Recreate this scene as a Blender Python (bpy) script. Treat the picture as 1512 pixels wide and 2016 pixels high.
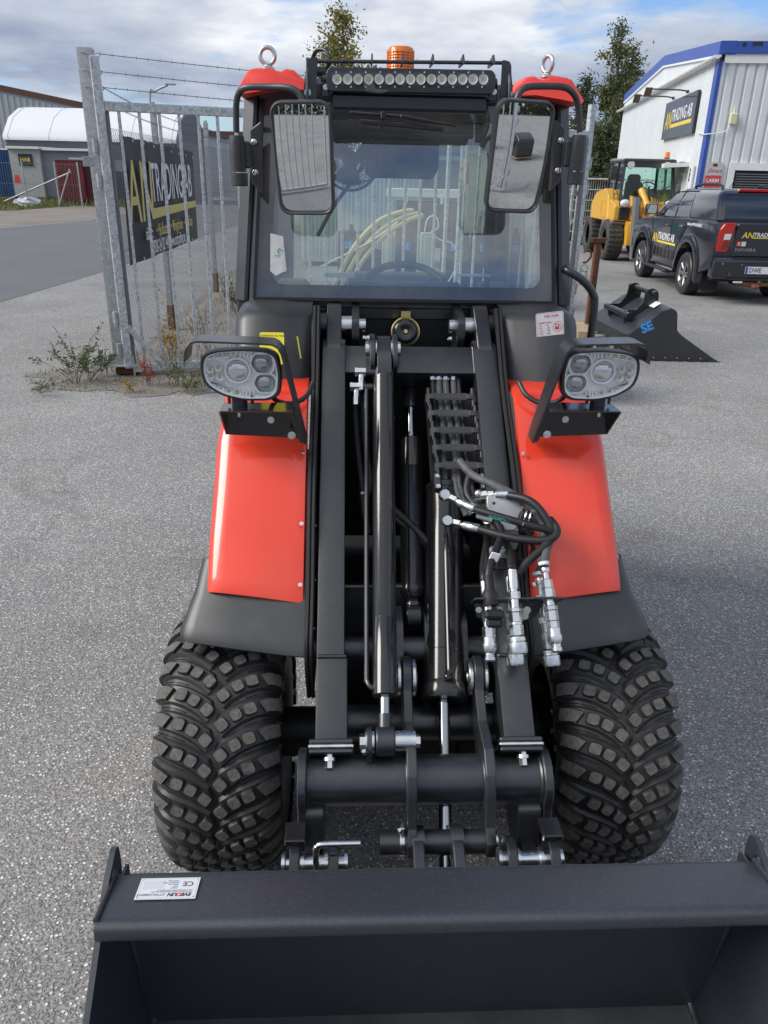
import bpy, bmesh, math, random
from math import sin, cos, pi, radians, sqrt, atan2, exp
from mathutils import Vector, Matrix
from mathutils.geometry import tessellate_polygon

for o in list(bpy.data.objects):
    bpy.data.objects.remove(o)
SC = bpy.context.scene
COL = SC.collection
random.seed(7)

# ------------------------------------------------------------------ camera
cam = bpy.data.cameras.new('camera')
cam.sensor_fit = 'VERTICAL'; cam.sensor_height = 36.0; cam.sensor_width = 27.0
cam.lens = 27.05
cam.clip_start = 0.05; cam.clip_end = 3000
camo = bpy.data.objects.new('camera', cam); COL.objects.link(camo)
camo.matrix_world = (Matrix.Translation((0, 0, 2.0)) @ Matrix.Rotation(radians(90 - 23.7), 4, 'X')
                     @ Matrix.Rotation(radians(1.3), 4, 'Z'))
SC.camera = camo

# ------------------------------------------------------------------ sky, sun, exposure
SUN_EL, SUN_AZ = radians(38), radians(-100)       # azimuth measured from +Y towards +X
world = bpy.data.worlds.new('World'); SC.world = world
world.use_nodes = True
nt = world.node_tree; nt.nodes.clear()
def N(tree, typ, **kw):
    n = tree.nodes.new(typ)
    for k, v in kw.items():
        if k.startswith('i_'):
            n.inputs[k[2:].replace('_', ' ')].default_value = v
        else:
            setattr(n, k, v)
    return n
out = N(nt, 'ShaderNodeOutputWorld'); bg = N(nt, 'ShaderNodeBackground')
bg.inputs['Strength'].default_value = 0.13
sky = N(nt, 'ShaderNodeTexSky', sky_type='NISHITA')
sky.sun_disc = False; sky.sun_elevation = SUN_EL; sky.sun_rotation = SUN_AZ
sky.altitude = 10; sky.air_density = 1.0; sky.dust_density = 0.6; sky.ozone_density = 1.5
tc = N(nt, 'ShaderNodeTexCoord'); sep = N(nt, 'ShaderNodeSeparateXYZ')
nt.links.new(tc.outputs['Generated'], sep.inputs[0])
zc = N(nt, 'ShaderNodeMath', operation='MAXIMUM'); zc.inputs[1].default_value = 0.0
nt.links.new(sep.outputs['Z'], zc.inputs[0])
za = N(nt, 'ShaderNodeMath', operation='ADD'); za.inputs[1].default_value = 0.16
nt.links.new(zc.outputs[0], za.inputs[0])
dx = N(nt, 'ShaderNodeMath', operation='DIVIDE'); dy = N(nt, 'ShaderNodeMath', operation='DIVIDE')
nt.links.new(sep.outputs['X'], dx.inputs[0]); nt.links.new(za.outputs[0], dx.inputs[1])
nt.links.new(sep.outputs['Y'], dy.inputs[0]); nt.links.new(za.outputs[0], dy.inputs[1])
cmb = N(nt, 'ShaderNodeCombineXYZ')
nt.links.new(dx.outputs[0], cmb.inputs[0]); nt.links.new(dy.outputs[0], cmb.inputs[1])
cmb.inputs[2].default_value = 5.6
n1 = N(nt, 'ShaderNodeTexNoise'); n1.inputs['Scale'].default_value = 0.95
n1.inputs['Detail'].default_value = 9; n1.inputs['Roughness'].default_value = 0.56
n1.inputs['Distortion'].default_value = 0.25
nt.links.new(cmb.outputs[0], n1.inputs['Vector'])
r1 = N(nt, 'ShaderNodeValToRGB')
r1.color_ramp.elements[0].position = 0.40; r1.color_ramp.elements[0].color = (0, 0, 0, 1)
r1.color_ramp.elements[1].position = 0.49; r1.color_ramp.elements[1].color = (1, 1, 1, 1)
nt.links.new(n1.outputs['Fac'], r1.inputs[0])
mp = N(nt, 'ShaderNodeVectorMath', operation='ADD'); mp.inputs[1].default_value = (3.1, -1.7, 5.2)
nt.links.new(cmb.outputs[0], mp.inputs[0])
n2 = N(nt, 'ShaderNodeTexNoise'); n2.inputs['Scale'].default_value = 0.8
n2.inputs['Detail'].default_value = 8; n2.inputs['Roughness'].default_value = 0.55
nt.links.new(mp.outputs[0], n2.inputs['Vector'])
r2 = N(nt, 'ShaderNodeValToRGB')
r2.color_ramp.elements[0].position = 0.40; r2.color_ramp.elements[0].color = (1.42, 1.68, 2.3, 1)
r2.color_ramp.elements[1].position = 0.66; r2.color_ramp.elements[1].color = (4.1, 4.2, 4.4, 1)
e = r2.color_ramp.elements.new(0.54); e.color = (2.5, 2.75, 3.2, 1)
nt.links.new(n2.outputs['Fac'], r2.inputs[0])
skg = N(nt, 'ShaderNodeVectorMath', operation='MULTIPLY'); skg.inputs[1].default_value = (0.44, 0.54, 0.70)
nt.links.new(sky.outputs[0], skg.inputs[0])
mx = N(nt, 'ShaderNodeMix', data_type='RGBA')
nt.links.new(r1.outputs[0], mx.inputs['Factor'])
nt.links.new(skg.outputs[0], mx.inputs[6]); nt.links.new(r2.outputs[0], mx.inputs[7])
nt.links.new(mx.outputs[2], bg.inputs['Color']); nt.links.new(bg.outputs[0], out.inputs[0])

sun = bpy.data.lights.new('sun', 'SUN'); sun.energy = 2.0; sun.angle = radians(32); sun.color = (1.0, 0.955, 0.88)
suno = bpy.data.objects.new('sun', sun); COL.objects.link(suno)
sdir = Vector((cos(SUN_EL) * sin(SUN_AZ), cos(SUN_EL) * cos(SUN_AZ), sin(SUN_EL)))
suno.rotation_euler = sdir.to_track_quat('Z', 'Y').to_euler(); suno.location = sdir * 50
SC.view_settings.view_transform = 'Standard'
SC.view_settings.look = 'None'
SC.view_settings.exposure = 0.85; SC.view_settings.gamma = 1.0
SC.view_settings.use_curve_mapping = False
SC.render.engine = 'CYCLES'
SC.cycles.max_bounces = 8; SC.cycles.transparent_max_bounces = 24; SC.cycles.glossy_bounces = 4
SC.render.resolution_x = 768; SC.render.resolution_y = 1024
# ------------------------------------------------------------------ helpers
def _bevel(bm, w, seg=1):
    if w > 0:
        bmesh.ops.bevel(bm, geom=list(bm.edges), offset=w, segments=seg, profile=0.6, affect='EDGES', clamp_overlap=True)

class MB:
    """collects shapes and links them as one mesh object"""
    def __init__(s):
        s.v = []; s.f = []; s.m = []; s.cuts = []
    def add(s, vs, fs, mi=0):
        b = len(s.v)
        s.v.extend([tuple(v) for v in vs]); s.f.extend([tuple(i + b for i in f) for f in fs]); s.m.extend([mi] * len(fs))
        return s
    def bm(s, bm, mi=0, M=None):
        bm.verts.index_update()
        vs = [(M @ v.co if M else v.co.copy()) for v in bm.verts]
        fs = [[v.index for v in f.verts] for f in bm.faces]
        bm.free()
        return s.add(vs, fs, mi)
    def box(s, c, d, R=None, bev=0.0, mi=0, seg=1):
        bm = bmesh.new(); bmesh.ops.create_cube(bm, size=1.0)
        for v in bm.verts:
            v.co = Vector((v.co.x * d[0], v.co.y * d[1], v.co.z * d[2]))
        _bevel(bm, bev, seg)
        M = Matrix.Translation(c) @ (R.to_4x4() if R else Matrix.Identity(4))
        return s.bm(bm, mi, M)
    def beam(s, p0, p1, w, h, bev=0.0, mi=0, up=(0, 0, 1)):
        """box section from p0 to p1; w across, h along the up side"""
        p0 = Vector(p0); p1 = Vector(p1); d = p1 - p0; L = d.length; d = d / L
        x = d.cross(Vector(up))
        x = x.normalized() if x.length > 1e-6 else Vector((1, 0, 0))
        z = x.cross(d)
        R = Matrix((x, d, z)).transposed()
        return s.box((p0 + p1) / 2, (w, L, h), R, bev, mi)
    def cyl(s, p0, p1, r0, r1=None, n=16, mi=0, caps=True):
        p0 = Vector(p0); p1 = Vector(p1); r1 = r0 if r1 is None else r1
        d = (p1 - p0).normalized()
        a = d.orthogonal().normalized(); b = d.cross(a)
        vs = []
        for p, r in ((p0, r0), (p1, r1)):
            for i in range(n):
                t = 2 * pi * i / n
                vs.append(p + (a * cos(t) + b * sin(t)) * r)
        fs = [(i, (i + 1) % n, n + (i + 1) % n, n + i) for i in range(n)]
        if caps:
            fs += [tuple(range(n - 1, -1, -1)), tuple(range(n, 2 * n))]
        return s.add(vs, fs, mi)
    def lathe(s, prof, org, axis, n=20, mi=0, mis=None):
        """prof: (radius, height) pairs along axis"""
        org = Vector(org); d = Vector(axis).normalized(); a = d.orthogonal().normalized(); b = d.cross(a)
        vs = []; k = len(prof)
        for r, h in prof:
            for i in range(n):
                t = 2 * pi * i / n
                vs.append(org + d * h + (a * cos(t) + b * sin(t)) * max(r, 1e-5))
        for j in range(k - 1):
            fs = [(j * n + i, j * n + (i + 1) % n, (j + 1) * n + (i + 1) % n, (j + 1) * n + i) for i in range(n)]
            if j == 0:
                base = len(s.v); s.add(vs, fs, mis[j] if mis else mi)
            else:
                s.f.extend([tuple(q + base for q in f) for f in fs]); s.m.extend([mis[j] if mis else mi] * n)
        return s
    def tube(s, pts, r, n=8, mi=0, sm=4, rib=0.0):
        P = [Vector(p) for p in pts]
        if sm > 1 and len(P) > 2:
            Q = []
            for i in range(len(P) - 1):
                p0 = P[max(i - 1, 0)]; p1 = P[i]; p2 = P[i + 1]; p3 = P[min(i + 2, len(P) - 1)]
                for k in range(sm):
                    t = k / sm
                    Q.append(0.5 * ((2 * p1) + (p2 - p0) * t + (2 * p0 - 5 * p1 + 4 * p2 - p3) * t * t + (3 * p1 - p0 - 3 * p2 + p3) * t ** 3))
            Q.append(P[-1]); P = Q
        if rib:                                     # corrugated conduit: alternate radii
            Q = [P[0]]
            for a, b in zip(P, P[1:]):
                k = max(1, int((b - a).length / rib))
                for j in range(k):
                    Q.append(a.lerp(b, (j + 1) / k))
            P = Q
        vs = []; fs = []; a = None; m = len(P)
        for i, p in enumerate(P):
            d = (P[min(i + 1, m - 1)] - P[max(i - 1, 0)])
            if d.length < 1e-9: d = Vector((0, 0, 1))
            d.normalize()
            a = d.orthogonal() if a is None else a - d * a.dot(d)
            if a.length < 1e-6: a = d.orthogonal()
            a.normalize(); b = d.cross(a)
            rr = r * (0.86 if (rib and i % 2) else 1.0)
            for k in range(n):
                t = 2 * pi * k / n
                vs.append(p + (a * cos(t) + b * sin(t)) * rr)
        for i in range(m - 1):
            for k in range(n):
                fs.append((i * n + k, i * n + (k + 1) % n, (i + 1) * n + (k + 1) % n, (i + 1) * n + k))
        fs += [tuple(range(n - 1, -1, -1)), tuple(range((m - 1) * n, m * n))]
        return s.add(vs, fs, mi)
    def prism(s, poly, plane, d0, d1, bev=0.0, mi=0, holes=(), M=None, seg=1):
        """2D outline in plane 'xz' / 'yz' / 'xy' pushed from d0 to d1 along the third axis"""
        def P(q, d):
            return {'xz': Vector((q[0], d, q[1])), 'yz': Vector((d, q[0], q[1])), 'xy': Vector((q[0], q[1], d))}[plane]
        bm = bmesh.new()
        loops = [list(poly)] + [list(h) for h in holes]
        if holes:
            tri = tessellate_polygon([[Vector((q[0], q[1], 0)) for q in l] for l in loops])
            flat = [q for l in loops for q in l]
            A = [bm.verts.new(P(q, d0)) for q in flat]; B = [bm.verts.new(P(q, d1)) for q in flat]
            for t in tri:
                try: bm.faces.new([A[i] for i in t]); bm.faces.new([B[i] for i in reversed(t)])
                except ValueError: pass
            k = 0
            for l in loops:
                m = len(l)
                for i in range(m):
                    bm.faces.new((A[k + i], A[k + (i + 1) % m], B[k + (i + 1) % m], B[k + i]))
                k += m
        else:
            A = [bm.verts.new(P(q, d0)) for q in poly]; B = [bm.verts.new(P(q, d1)) for q in poly]
            bm.faces.new(A); bm.faces.new(list(reversed(B))); m = len(poly)
            for i in range(m):
                bm.faces.new((A[i], B[i], B[(i + 1) % m], A[(i + 1) % m]))
        bmesh.ops.recalc_face_normals(bm, faces=list(bm.faces))
        if bev and not holes: _bevel(bm, bev, seg)
        return s.bm(bm, mi, M)
    def loft(s, secs, mi=0, caps=True, closed=True):
        """list of equal-length point rings"""
        n = len(secs[0]); vs = [p for r in secs for p in r]; fs = []
        for j in range(len(secs) - 1):
            for i in range(n if closed else n - 1):
                fs.append((j * n + i, j * n + (i + 1) % n, (j + 1) * n + (i + 1) % n, (j + 1) * n + i))
        if caps and closed:
            fs += [tuple(range(n - 1, -1, -1)), tuple(range((len(secs) - 1) * n, len(secs) * n))]
        return s.add(vs, fs, mi)
    def grid(s, rows, mi=0):
        return s.loft(rows, mi, caps=False, closed=False)
    def sphere(s, c, r, mi=0, u=12, v=8, sc=(1, 1, 1)):
        bm = bmesh.new(); bmesh.ops.create_uvsphere(bm, u_segments=u, v_segments=v, radius=r)
        for w in bm.verts: w.co = Vector((w.co.x * sc[0], w.co.y * sc[1], w.co.z * sc[2]))
        return s.bm(bm, mi, Matrix.Translation(c))
    def torus(s, c, axis, R, r, n=28, k=8, mi=0):
        c = Vector(c); d = Vector(axis).normalized(); a = d.orthogonal().normalized(); b = d.cross(a); vs = []; fs = []
        for i in range(n):
            t = 2 * pi * i / n; e = a * cos(t) + b * sin(t)
            for j in range(k):
                p = 2 * pi * j / k
                vs.append(c + e * (R + r * cos(p)) + d * (r * sin(p)))
        for i in range(n):
            for j in range(k):
                fs.append((i * k + j, ((i + 1) % n) * k + j, ((i + 1) % n) * k + (j + 1) % k, i * k + (j + 1) % k))
        return s.add(vs, fs, mi)
    def cut(s):
        s.cuts.append((len(s.v), len(s.f)))
    def bolt(s, p, axis, r=0.009, h=0.006, mi=0):
        s.cut()
        p = Vector(p); d = Vector(axis).normalized()
        s.cyl(p, p + d * h * 0.3, r * 1.35, n=14, mi=mi)
        s.cyl(p + d * h * 0.3, p + d * h, r, n=6, mi=mi)
        return s.cyl(p + d * h, p + d * h * 1.4, r * 0.5, n=8, mi=mi)
    def build(s, name, mats, parent=None, sharp=0.6, label=None, kind=None, flat=False, M=None, fixn=True):
        if len(s.cuts) > 1 or (s.cuts and s.cuts[0][0] > 0):       # each piece an object of its own
            ends = [(0, 0)] * (s.cuts[0][0] > 0) + s.cuts + [(len(s.v), len(s.f))]
            for (v0, f0), (v1, f1) in zip(ends, ends[1:]):
                if f1 == f0: continue
                q = MB(); q.v = s.v[v0:v1]; q.f = [tuple(i - v0 for i in f) for f in s.f[f0:f1]]; q.m = s.m[f0:f1]
                o = q.build(name, mats, parent, sharp, label, kind, flat, M, fixn)
            return o
        me = bpy.data.meshes.new(name)
        me.from_pydata([tuple(v) for v in s.v], [], s.f)
        if M: me.transform(M)
        mats = mats if isinstance(mats, (list, tuple)) else [mats]
        for m in mats: me.materials.append(m)
        if len(mats) > 1: me.polygons.foreach_set('material_index', s.m)
        if fixn and len(s.f) < 60000:
            b = bmesh.new(); b.from_mesh(me)
            bmesh.ops.recalc_face_normals(b, faces=list(b.faces)); b.to_mesh(me); b.free()
        if not flat:
            me.polygons.foreach_set('use_smooth', [True] * len(me.polygons))
            me.set_sharp_from_angle(angle=sharp)
        me.update()
        return link(name, me, parent, label, kind)

def link(name, me, parent=None, label=None, kind=None):
    o = bpy.data.objects.new(name, me); COL.objects.link(o)
    if parent is not None: o.parent = parent
    if label: o['label'] = label
    if kind: o['kind'] = kind
    return o
def thing(name, label, cat, loc=(0, 0, 0), rz=0.0, group=None):
    o = bpy.data.objects.new(name, None); COL.objects.link(o); o.empty_display_size = 0.2
    o.location = loc; o.rotation_euler = (0, 0, rz)
    return tag(o, label, cat, group)
def tag(o, label, cat, group=None):
    o['label'] = label; o['category'] = cat
    if group: o['group'] = group
    return o
def copy_tree(o, parent=None):
    c = o.copy(); COL.objects.link(c)
    if parent is not None: c.parent = parent
    for ch in o.children: copy_tree(ch, c)
    return c
def rrect(cx, cy, w, h, r, n=5):
    P = []
    for sx, sy, a0 in ((1, 1, 0), (-1, 1, 90), (-1, -1, 180), (1, -1, 270)):
        for i in range(n + 1):
            a = radians(a0 + 90 * i / n)
            P.append((cx + sx * (w / 2 - r) + r * cos(a), cy + sy * (h / 2 - r) + r * sin(a)))
    return P
def circ(cx, cy, r, n=16):
    return [(cx + r * cos(2 * pi * i / n), cy + r * sin(2 * pi * i / n)) for i in range(n)]
def rounded(poly, r, n=3):
    """round the corners of an outline"""
    out = []; m = len(poly)
    for i in range(m):
        p = Vector(poly[i]); a = Vector(poly[i - 1]) - p; b = Vector(poly[(i + 1) % m]) - p
        k = min(r, a.length * 0.45, b.length * 0.45)
        p0 = p + a.normalized() * k; p1 = p + b.normalized() * k
        for j in range(n + 1):
            t = j / n
            out.append(tuple((1 - t) ** 2 * p0 + 2 * t * (1 - t) * p + t * t * p1))
    return out

def text(s, size, mat, parent, M, name='lettering', bold=0.0, shear=0.0, sx=1.0, depth=0.0008, align='LEFT', res=3, space=1.0):
    """flat print: glyph outlines from the built-in font, baseline along +X, reading face +Z, placed by M"""
    cu = bpy.data.curves.new('t', 'FONT'); cu.body = s; cu.size = size; cu.offset = bold * size
    cu.shear = shear; cu.align_x = align; cu.resolution_u = res; cu.extrude = depth; cu.space_character = space
    ob = bpy.data.objects.new('t', cu); COL.objects.link(ob)
    dg = bpy.context.evaluated_depsgraph_get(); dg.update()
    me = bpy.data.meshes.new_from_object(ob.evaluated_get(dg))
    bpy.data.objects.remove(ob); bpy.data.curves.remove(cu)
    me.name = name; me.transform(M @ Matrix.Diagonal((sx, 1, 1, 1)))
    me.materials.clear(); me.materials.append(mat)
    return link(name, me, parent)
def frame(o, x, y):
    """matrix with origin o, X along x, Y roughly along y"""
    x = Vector(x).normalized(); y = Vector(y); z = x.cross(y).normalized(); y = z.cross(x)
    M = Matrix((x, y, z)).transposed().to_4x4(); M.translation = Vector(o)
    return M

# ------------------------------------------------------------------ materials
def newmat(name):
    m = bpy.data.materials.new(name); m.use_nodes = True
    t = m.node_tree; b = t.nodes['Principled BSDF']
    return m, t, b
def L(t, a, b): t.links.new(a, b)
def mat(name, col, rough=0.5, metal=0.0, coat=0.0, var=0.0, vs=8.0, bump=0.0, bs=60.0, dust=0.0, dcol=(0.30, 0.28, 0.25), ds=14.0, rv=0.0, spec=0.5, emit=None, cr=0.06):
    m, t, b = newmat(name)
    b.inputs['Base Color'].default_value = (*col, 1); b.inputs['Roughness'].default_value = rough
    b.inputs['Metallic'].default_value = metal; b.inputs['Coat Weight'].default_value = coat
    b.inputs['Coat Roughness'].default_value = cr; b.inputs['Specular IOR Level'].default_value = spec
    tc = N(t, 'ShaderNodeTexCoord')
    last = None
    if var > 0:
        n = N(t, 'ShaderNodeTexNoise'); n.inputs['Scale'].default_value = vs; n.inputs['Detail'].default_value = 6
        L(t, tc.outputs['Object'], n.inputs['Vector'])
        mr = N(t, 'ShaderNodeMapRange'); mr.inputs[1].default_value = 0.3; mr.inputs[2].default_value = 0.7
        mr.inputs[3].default_value = 1 - var; mr.inputs[4].default_value = 1 + var
        L(t, n.outputs['Fac'], mr.inputs[0])
        mu = N(t, 'ShaderNodeVectorMath', operation='SCALE'); mu.inputs[0].default_value = col
        L(t, mr.outputs[0], mu.inputs['Scale']); last = mu.outputs[0]
        if rv > 0:
            m2 = N(t, 'ShaderNodeMapRange'); m2.inputs[1].default_value = 0.3; m2.inputs[2].default_value = 0.7
            m2.inputs[3].default_value = max(0.02, rough - rv); m2.inputs[4].default_value = rough + rv
            L(t, n.outputs['Fac'], m2.inputs[0]); L(t, m2.outputs[0], b.inputs['Roughness'])
    if dust > 0:
        n = N(t, 'ShaderNodeTexNoise'); n.inputs['Scale'].default_value = ds; n.inputs['Detail'].default_value = 10
        n.inputs['Roughness'].default_value = 0.7
        L(t, tc.outputs['Object'], n.inputs['Vector'])
        mr = N(t, 'ShaderNodeMapRange'); mr.inputs[1].default_value = 0.48; mr.inputs[2].default_value = 0.75
        mr.inputs[3].default_value = 0; mr.inputs[4].default_value = dust
        L(t, n.outputs['Fac'], mr.inputs[0])
        mi = N(t, 'ShaderNodeMix', data_type='RGBA'); mi.inputs[6].default_value = (*col, 1); mi.inputs[7].default_value = (*dcol, 1)
        if last: L(t, last, mi.inputs[6])
        L(t, mr.outputs[0], mi.inputs['Factor']); last = mi.outputs[2]
    if last: L(t, last, b.inputs['Base Color'])
    if bump > 0:
        n = N(t, 'ShaderNodeTexNoise'); n.inputs['Scale'].default_value = bs; n.inputs['Detail'].default_value = 4
        L(t, tc.outputs['Object'], n.inputs['Vector'])
        bp = N(t, 'ShaderNodeBump'); bp.inputs['Strength'].default_value = bump; bp.inputs['Distance'].default_value = 0.002
        L(t, n.outputs['Fac'], bp.inputs['Height']); L(t, bp.outputs[0], b.inputs['Normal'])
    if emit:
        b.inputs['Emission Color'].default_value = (*emit[0], 1); b.inputs['Emission Strength'].default_value = emit[1]
    return m
def glass(name, tint=(0.9, 0.95, 0.93), refl=1.0, rough=0.02, haze=0.0, hcol=(0.4, 0.42, 0.42)):
    """thin pane: clear with tint, mirror by Fresnel, a little diffuse haze"""
    m = bpy.data.materials.new(name); m.use_nodes = True; t = m.node_tree; t.nodes.clear()
    o = N(t, 'ShaderNodeOutputMaterial'); tr = N(t, 'ShaderNodeBsdfTransparent'); tr.inputs[0].default_value = (*tint, 1)
    gl = N(t, 'ShaderNodeBsdfGlossy'); gl.inputs['Roughness'].default_value = rough
    lw = N(t, 'ShaderNodeLayerWeight'); lw.inputs[0].default_value = 0.5      # the same from both sides of the pane
    p5 = N(t, 'ShaderNodeMath', operation='POWER'); p5.inputs[1].default_value = 5; L(t, lw.outputs['Facing'], p5.inputs[0])
    fr = N(t, 'ShaderNodeMath', operation='MULTIPLY_ADD'); fr.inputs[1].default_value = 0.96; fr.inputs[2].default_value = 0.04; L(t, p5.outputs[0], fr.inputs[0])
    k = N(t, 'ShaderNodeMath', operation='MULTIPLY', use_clamp=True); k.inputs[1].default_value = 1.8 * refl
    L(t, fr.outputs[0], k.inputs[0])
    a = N(t, 'ShaderNodeMixShader'); L(t, k.outputs[0], a.inputs[0]); L(t, tr.outputs[0], a.inputs[1]); L(t, gl.outputs[0], a.inputs[2])
    last = a.outputs[0]
    if haze > 0:
        df = N(t, 'ShaderNodeBsdfDiffuse'); df.inputs[0].default_value = (*hcol, 1)
        n = N(t, 'ShaderNodeTexNoise'); n.inputs['Scale'].default_value = 5; n.inputs['Detail'].default_value = 6
        tc = N(t, 'ShaderNodeTexCoord'); L(t, tc.outputs['Object'], n.inputs['Vector'])
        k2 = N(t, 'ShaderNodeMath', operation='MULTIPLY'); k2.inputs[1].default_value = haze * 2; L(t, n.outputs['Fac'], k2.inputs[0])
        c = N(t, 'ShaderNodeMixShader'); L(t, k2.outputs[0], c.inputs[0]); L(t, last, c.inputs[1]); L(t, df.outputs[0], c.inputs[2]); last = c.outputs[0]
    L(t, last, o.inputs[0])
    return m
def galv(name, base=0.42, sc=26.0, lo=0.62, hi=1.25):
    """hot-dip zinc with spangle"""
    m, t, b = newmat(name)
    tc = N(t, 'ShaderNodeTexCoord'); v = N(t, 'ShaderNodeTexVoronoi'); v.inputs['Scale'].default_value = sc
    n = N(t, 'ShaderNodeTexNoise'); n.inputs['Scale'].default_value = sc * 0.6; n.inputs['Detail'].default_value = 5
    L(t, tc.outputs['Object'], n.inputs['Vector'])
    ad = N(t, 'ShaderNodeVectorMath', operation='MULTIPLY_ADD'); ad.inputs[1].default_value = (0.08,) * 3
    L(t, n.outputs['Color'], ad.inputs[0]); L(t, tc.outputs['Object'], ad.inputs[2]); L(t, ad.outputs[0], v.inputs['Vector'])
    s = N(t, 'ShaderNodeSeparateColor'); L(t, v.outputs['Color'], s.inputs[0])
    r = N(t, 'ShaderNodeValToRGB')
    r.color_ramp.elements[0].color = (base * lo, base * (lo + .04), base * (lo + .06), 1); r.color_ramp.elements[1].color = (base * hi, base * (hi + .04), base * (hi + .05), 1)
    L(t, s.outputs[0], r.inputs[0]); L(t, r.outputs[0], b.inputs['Base Color'])
    b.inputs['Metallic'].default_value = 0.35; b.inputs['Roughness'].default_value = 0.45
    rr = N(t, 'ShaderNodeMapRange'); rr.inputs[3].default_value = 0.34; rr.inputs[4].default_value = 0.6
    L(t, s.outputs[1], rr.inputs[0]); L(t, rr.outputs[0], b.inputs['Roughness'])
    return m
def stony(name, lo, mid, hi, cell=95.0, bright=0.55, big=1.0, bump=0.5, warm=0.0, fine=240.0, cracks=False):
    """worn asphalt: binder with chippings of several sizes, patchy wear"""
    m, t, b = newmat(name)
    tc = N(t, 'ShaderNodeTexCoord'); P = tc.outputs['Object']
    wn = N(t, 'ShaderNodeTexNoise'); wn.inputs['Scale'].default_value = cell * 0.7; wn.inputs['Detail'].default_value = 2
    L(t, P, wn.inputs['Vector'])
    wp = N(t, 'ShaderNodeVectorMath', operation='MULTIPLY_ADD'); wp.inputs[1].default_value = (0.7 / cell,) * 3
    L(t, wn.outputs['Color'], wp.inputs[0]); L(t, P, wp.inputs[2])
    v1 = N(t, 'ShaderNodeTexVoronoi'); v1.inputs['Scale'].default_value = cell; L(t, wp.outputs[0], v1.inputs['Vector'])
    v2 = N(t, 'ShaderNodeTexVoronoi'); v2.inputs['Scale'].default_value = fine; L(t, P, v2.inputs['Vector'])
    s1 = N(t, 'ShaderNodeSeparateColor'); L(t, v1.outputs['Color'], s1.inputs[0])
    s2 = N(t, 'ShaderNodeSeparateColor'); L(t, v2.outputs['Color'], s2.inputs[0])
    big1 = N(t, 'ShaderNodeTexNoise'); big1.inputs['Scale'].default_value = 0.55; big1.inputs['Detail'].default_value = 8; big1.inputs['Roughness'].default_value = 0.62
    L(t, P, big1.inputs['Vector'])
    # binder / fines
    r0 = N(t, 'ShaderNodeValToRGB'); r0.color_ramp.elements[0].color = (*lo, 1); r0.color_ramp.elements[1].color = (*mid, 1)
    r0.color_ramp.elements[0].position = 0.15; r0.color_ramp.elements[1].position = 0.85
    L(t, s2.outputs[0], r0.inputs[0])
    # chippings
    r1 = N(t, 'ShaderNodeValToRGB'); E = r1.color_ramp.elements
    E[0].position = 0.0; E[0].color = (*[c * 0.62 for c in mid], 1); E[1].position = 1.0; E[1].color = (*hi, 1)
    a = E.new(bright); a.color = (*mid, 1); a = E.new(min(0.97, bright + 0.28)); a.color = (*[(p + q) / 2 * 1.0 for p, q in zip(mid, hi)], 1)
    L(t, s1.outputs[0], r1.inputs[0])
    msk = N(t, 'ShaderNodeMapRange'); msk.inputs[1].default_value = 0.42; msk.inputs[2].default_value = 0.30; msk.inputs[3].default_value = 0; msk.inputs[4].default_value = 1
    L(t, v1.outputs['Distance'], msk.inputs[0])
    mx = N(t, 'ShaderNodeMix', data_type='RGBA'); L(t, msk.outputs[0], mx.inputs['Factor']); L(t, r0.outputs[0], mx.inputs[6]); L(t, r1.outputs[0], mx.inputs[7])
    # patchy wear and faint staining
    mr = N(t, 'ShaderNodeMapRange'); mr.inputs[1].default_value = 0.3; mr.inputs[2].default_value = 0.7; mr.inputs[3].default_value = 1 - 0.14 * big; mr.inputs[4].default_value = 1 + 0.14 * big
    L(t, big1.outputs['Fac'], mr.inputs[0])
    sc = N(t, 'ShaderNodeVectorMath', operation='SCALE'); L(t, mx.outputs[2], sc.inputs[0]); L(t, mr.outputs[0], sc.inputs['Scale'])
    b2 = N(t, 'ShaderNodeTexNoise'); b2.inputs['Scale'].default_value = 1.7; b2.inputs['Detail'].default_value = 7
    L(t, P, b2.inputs['Vector'])
    m2 = N(t, 'ShaderNodeMapRange'); m2.inputs[1].default_value = 0.5; m2.inputs[2].default_value = 0.8; m2.inputs[3].default_value = 0; m2.inputs[4].default_value = 0.28 + warm
    L(t, b2.outputs['Fac'], m2.inputs[0])
    wc = N(t, 'ShaderNodeMix', data_type='RGBA', blend_type='MULTIPLY'); wc.inputs[7].default_value = (1.0, 0.90, 0.79, 1)
    L(t, m2.outputs[0], wc.inputs['Factor']); L(t, sc.outputs[0], wc.inputs[6]); last = wc.outputs[2]
    if cracks:                                                       # hairline cracks and old stains
        cn = N(t, 'ShaderNodeTexNoise'); cn.inputs['Scale'].default_value = 2.2; cn.inputs['Detail'].default_value = 6; L(t, P, cn.inputs['Vector'])
        cp = N(t, 'ShaderNodeVectorMath', operation='MULTIPLY_ADD'); cp.inputs[1].default_value = (0.7,) * 3; L(t, cn.outputs['Color'], cp.inputs[0]); L(t, P, cp.inputs[2])
        cv = N(t, 'ShaderNodeTexVoronoi', feature='DISTANCE_TO_EDGE'); cv.inputs['Scale'].default_value = 0.42; L(t, cp.outputs[0], cv.inputs['Vector'])
        cm = N(t, 'ShaderNodeMapRange'); cm.inputs[1].default_value = 0.0; cm.inputs[2].default_value = 0.010; cm.inputs[3].default_value = 1; cm.inputs[4].default_value = 0; L(t, cv.outputs['Distance'], cm.inputs[0])
        ck = N(t, 'ShaderNodeMapRange'); ck.inputs[1].default_value = 0.46; ck.inputs[2].default_value = 0.56; ck.inputs[3].default_value = 0; ck.inputs[4].default_value = 0.28; L(t, big1.outputs['Fac'], ck.inputs[0])
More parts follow.
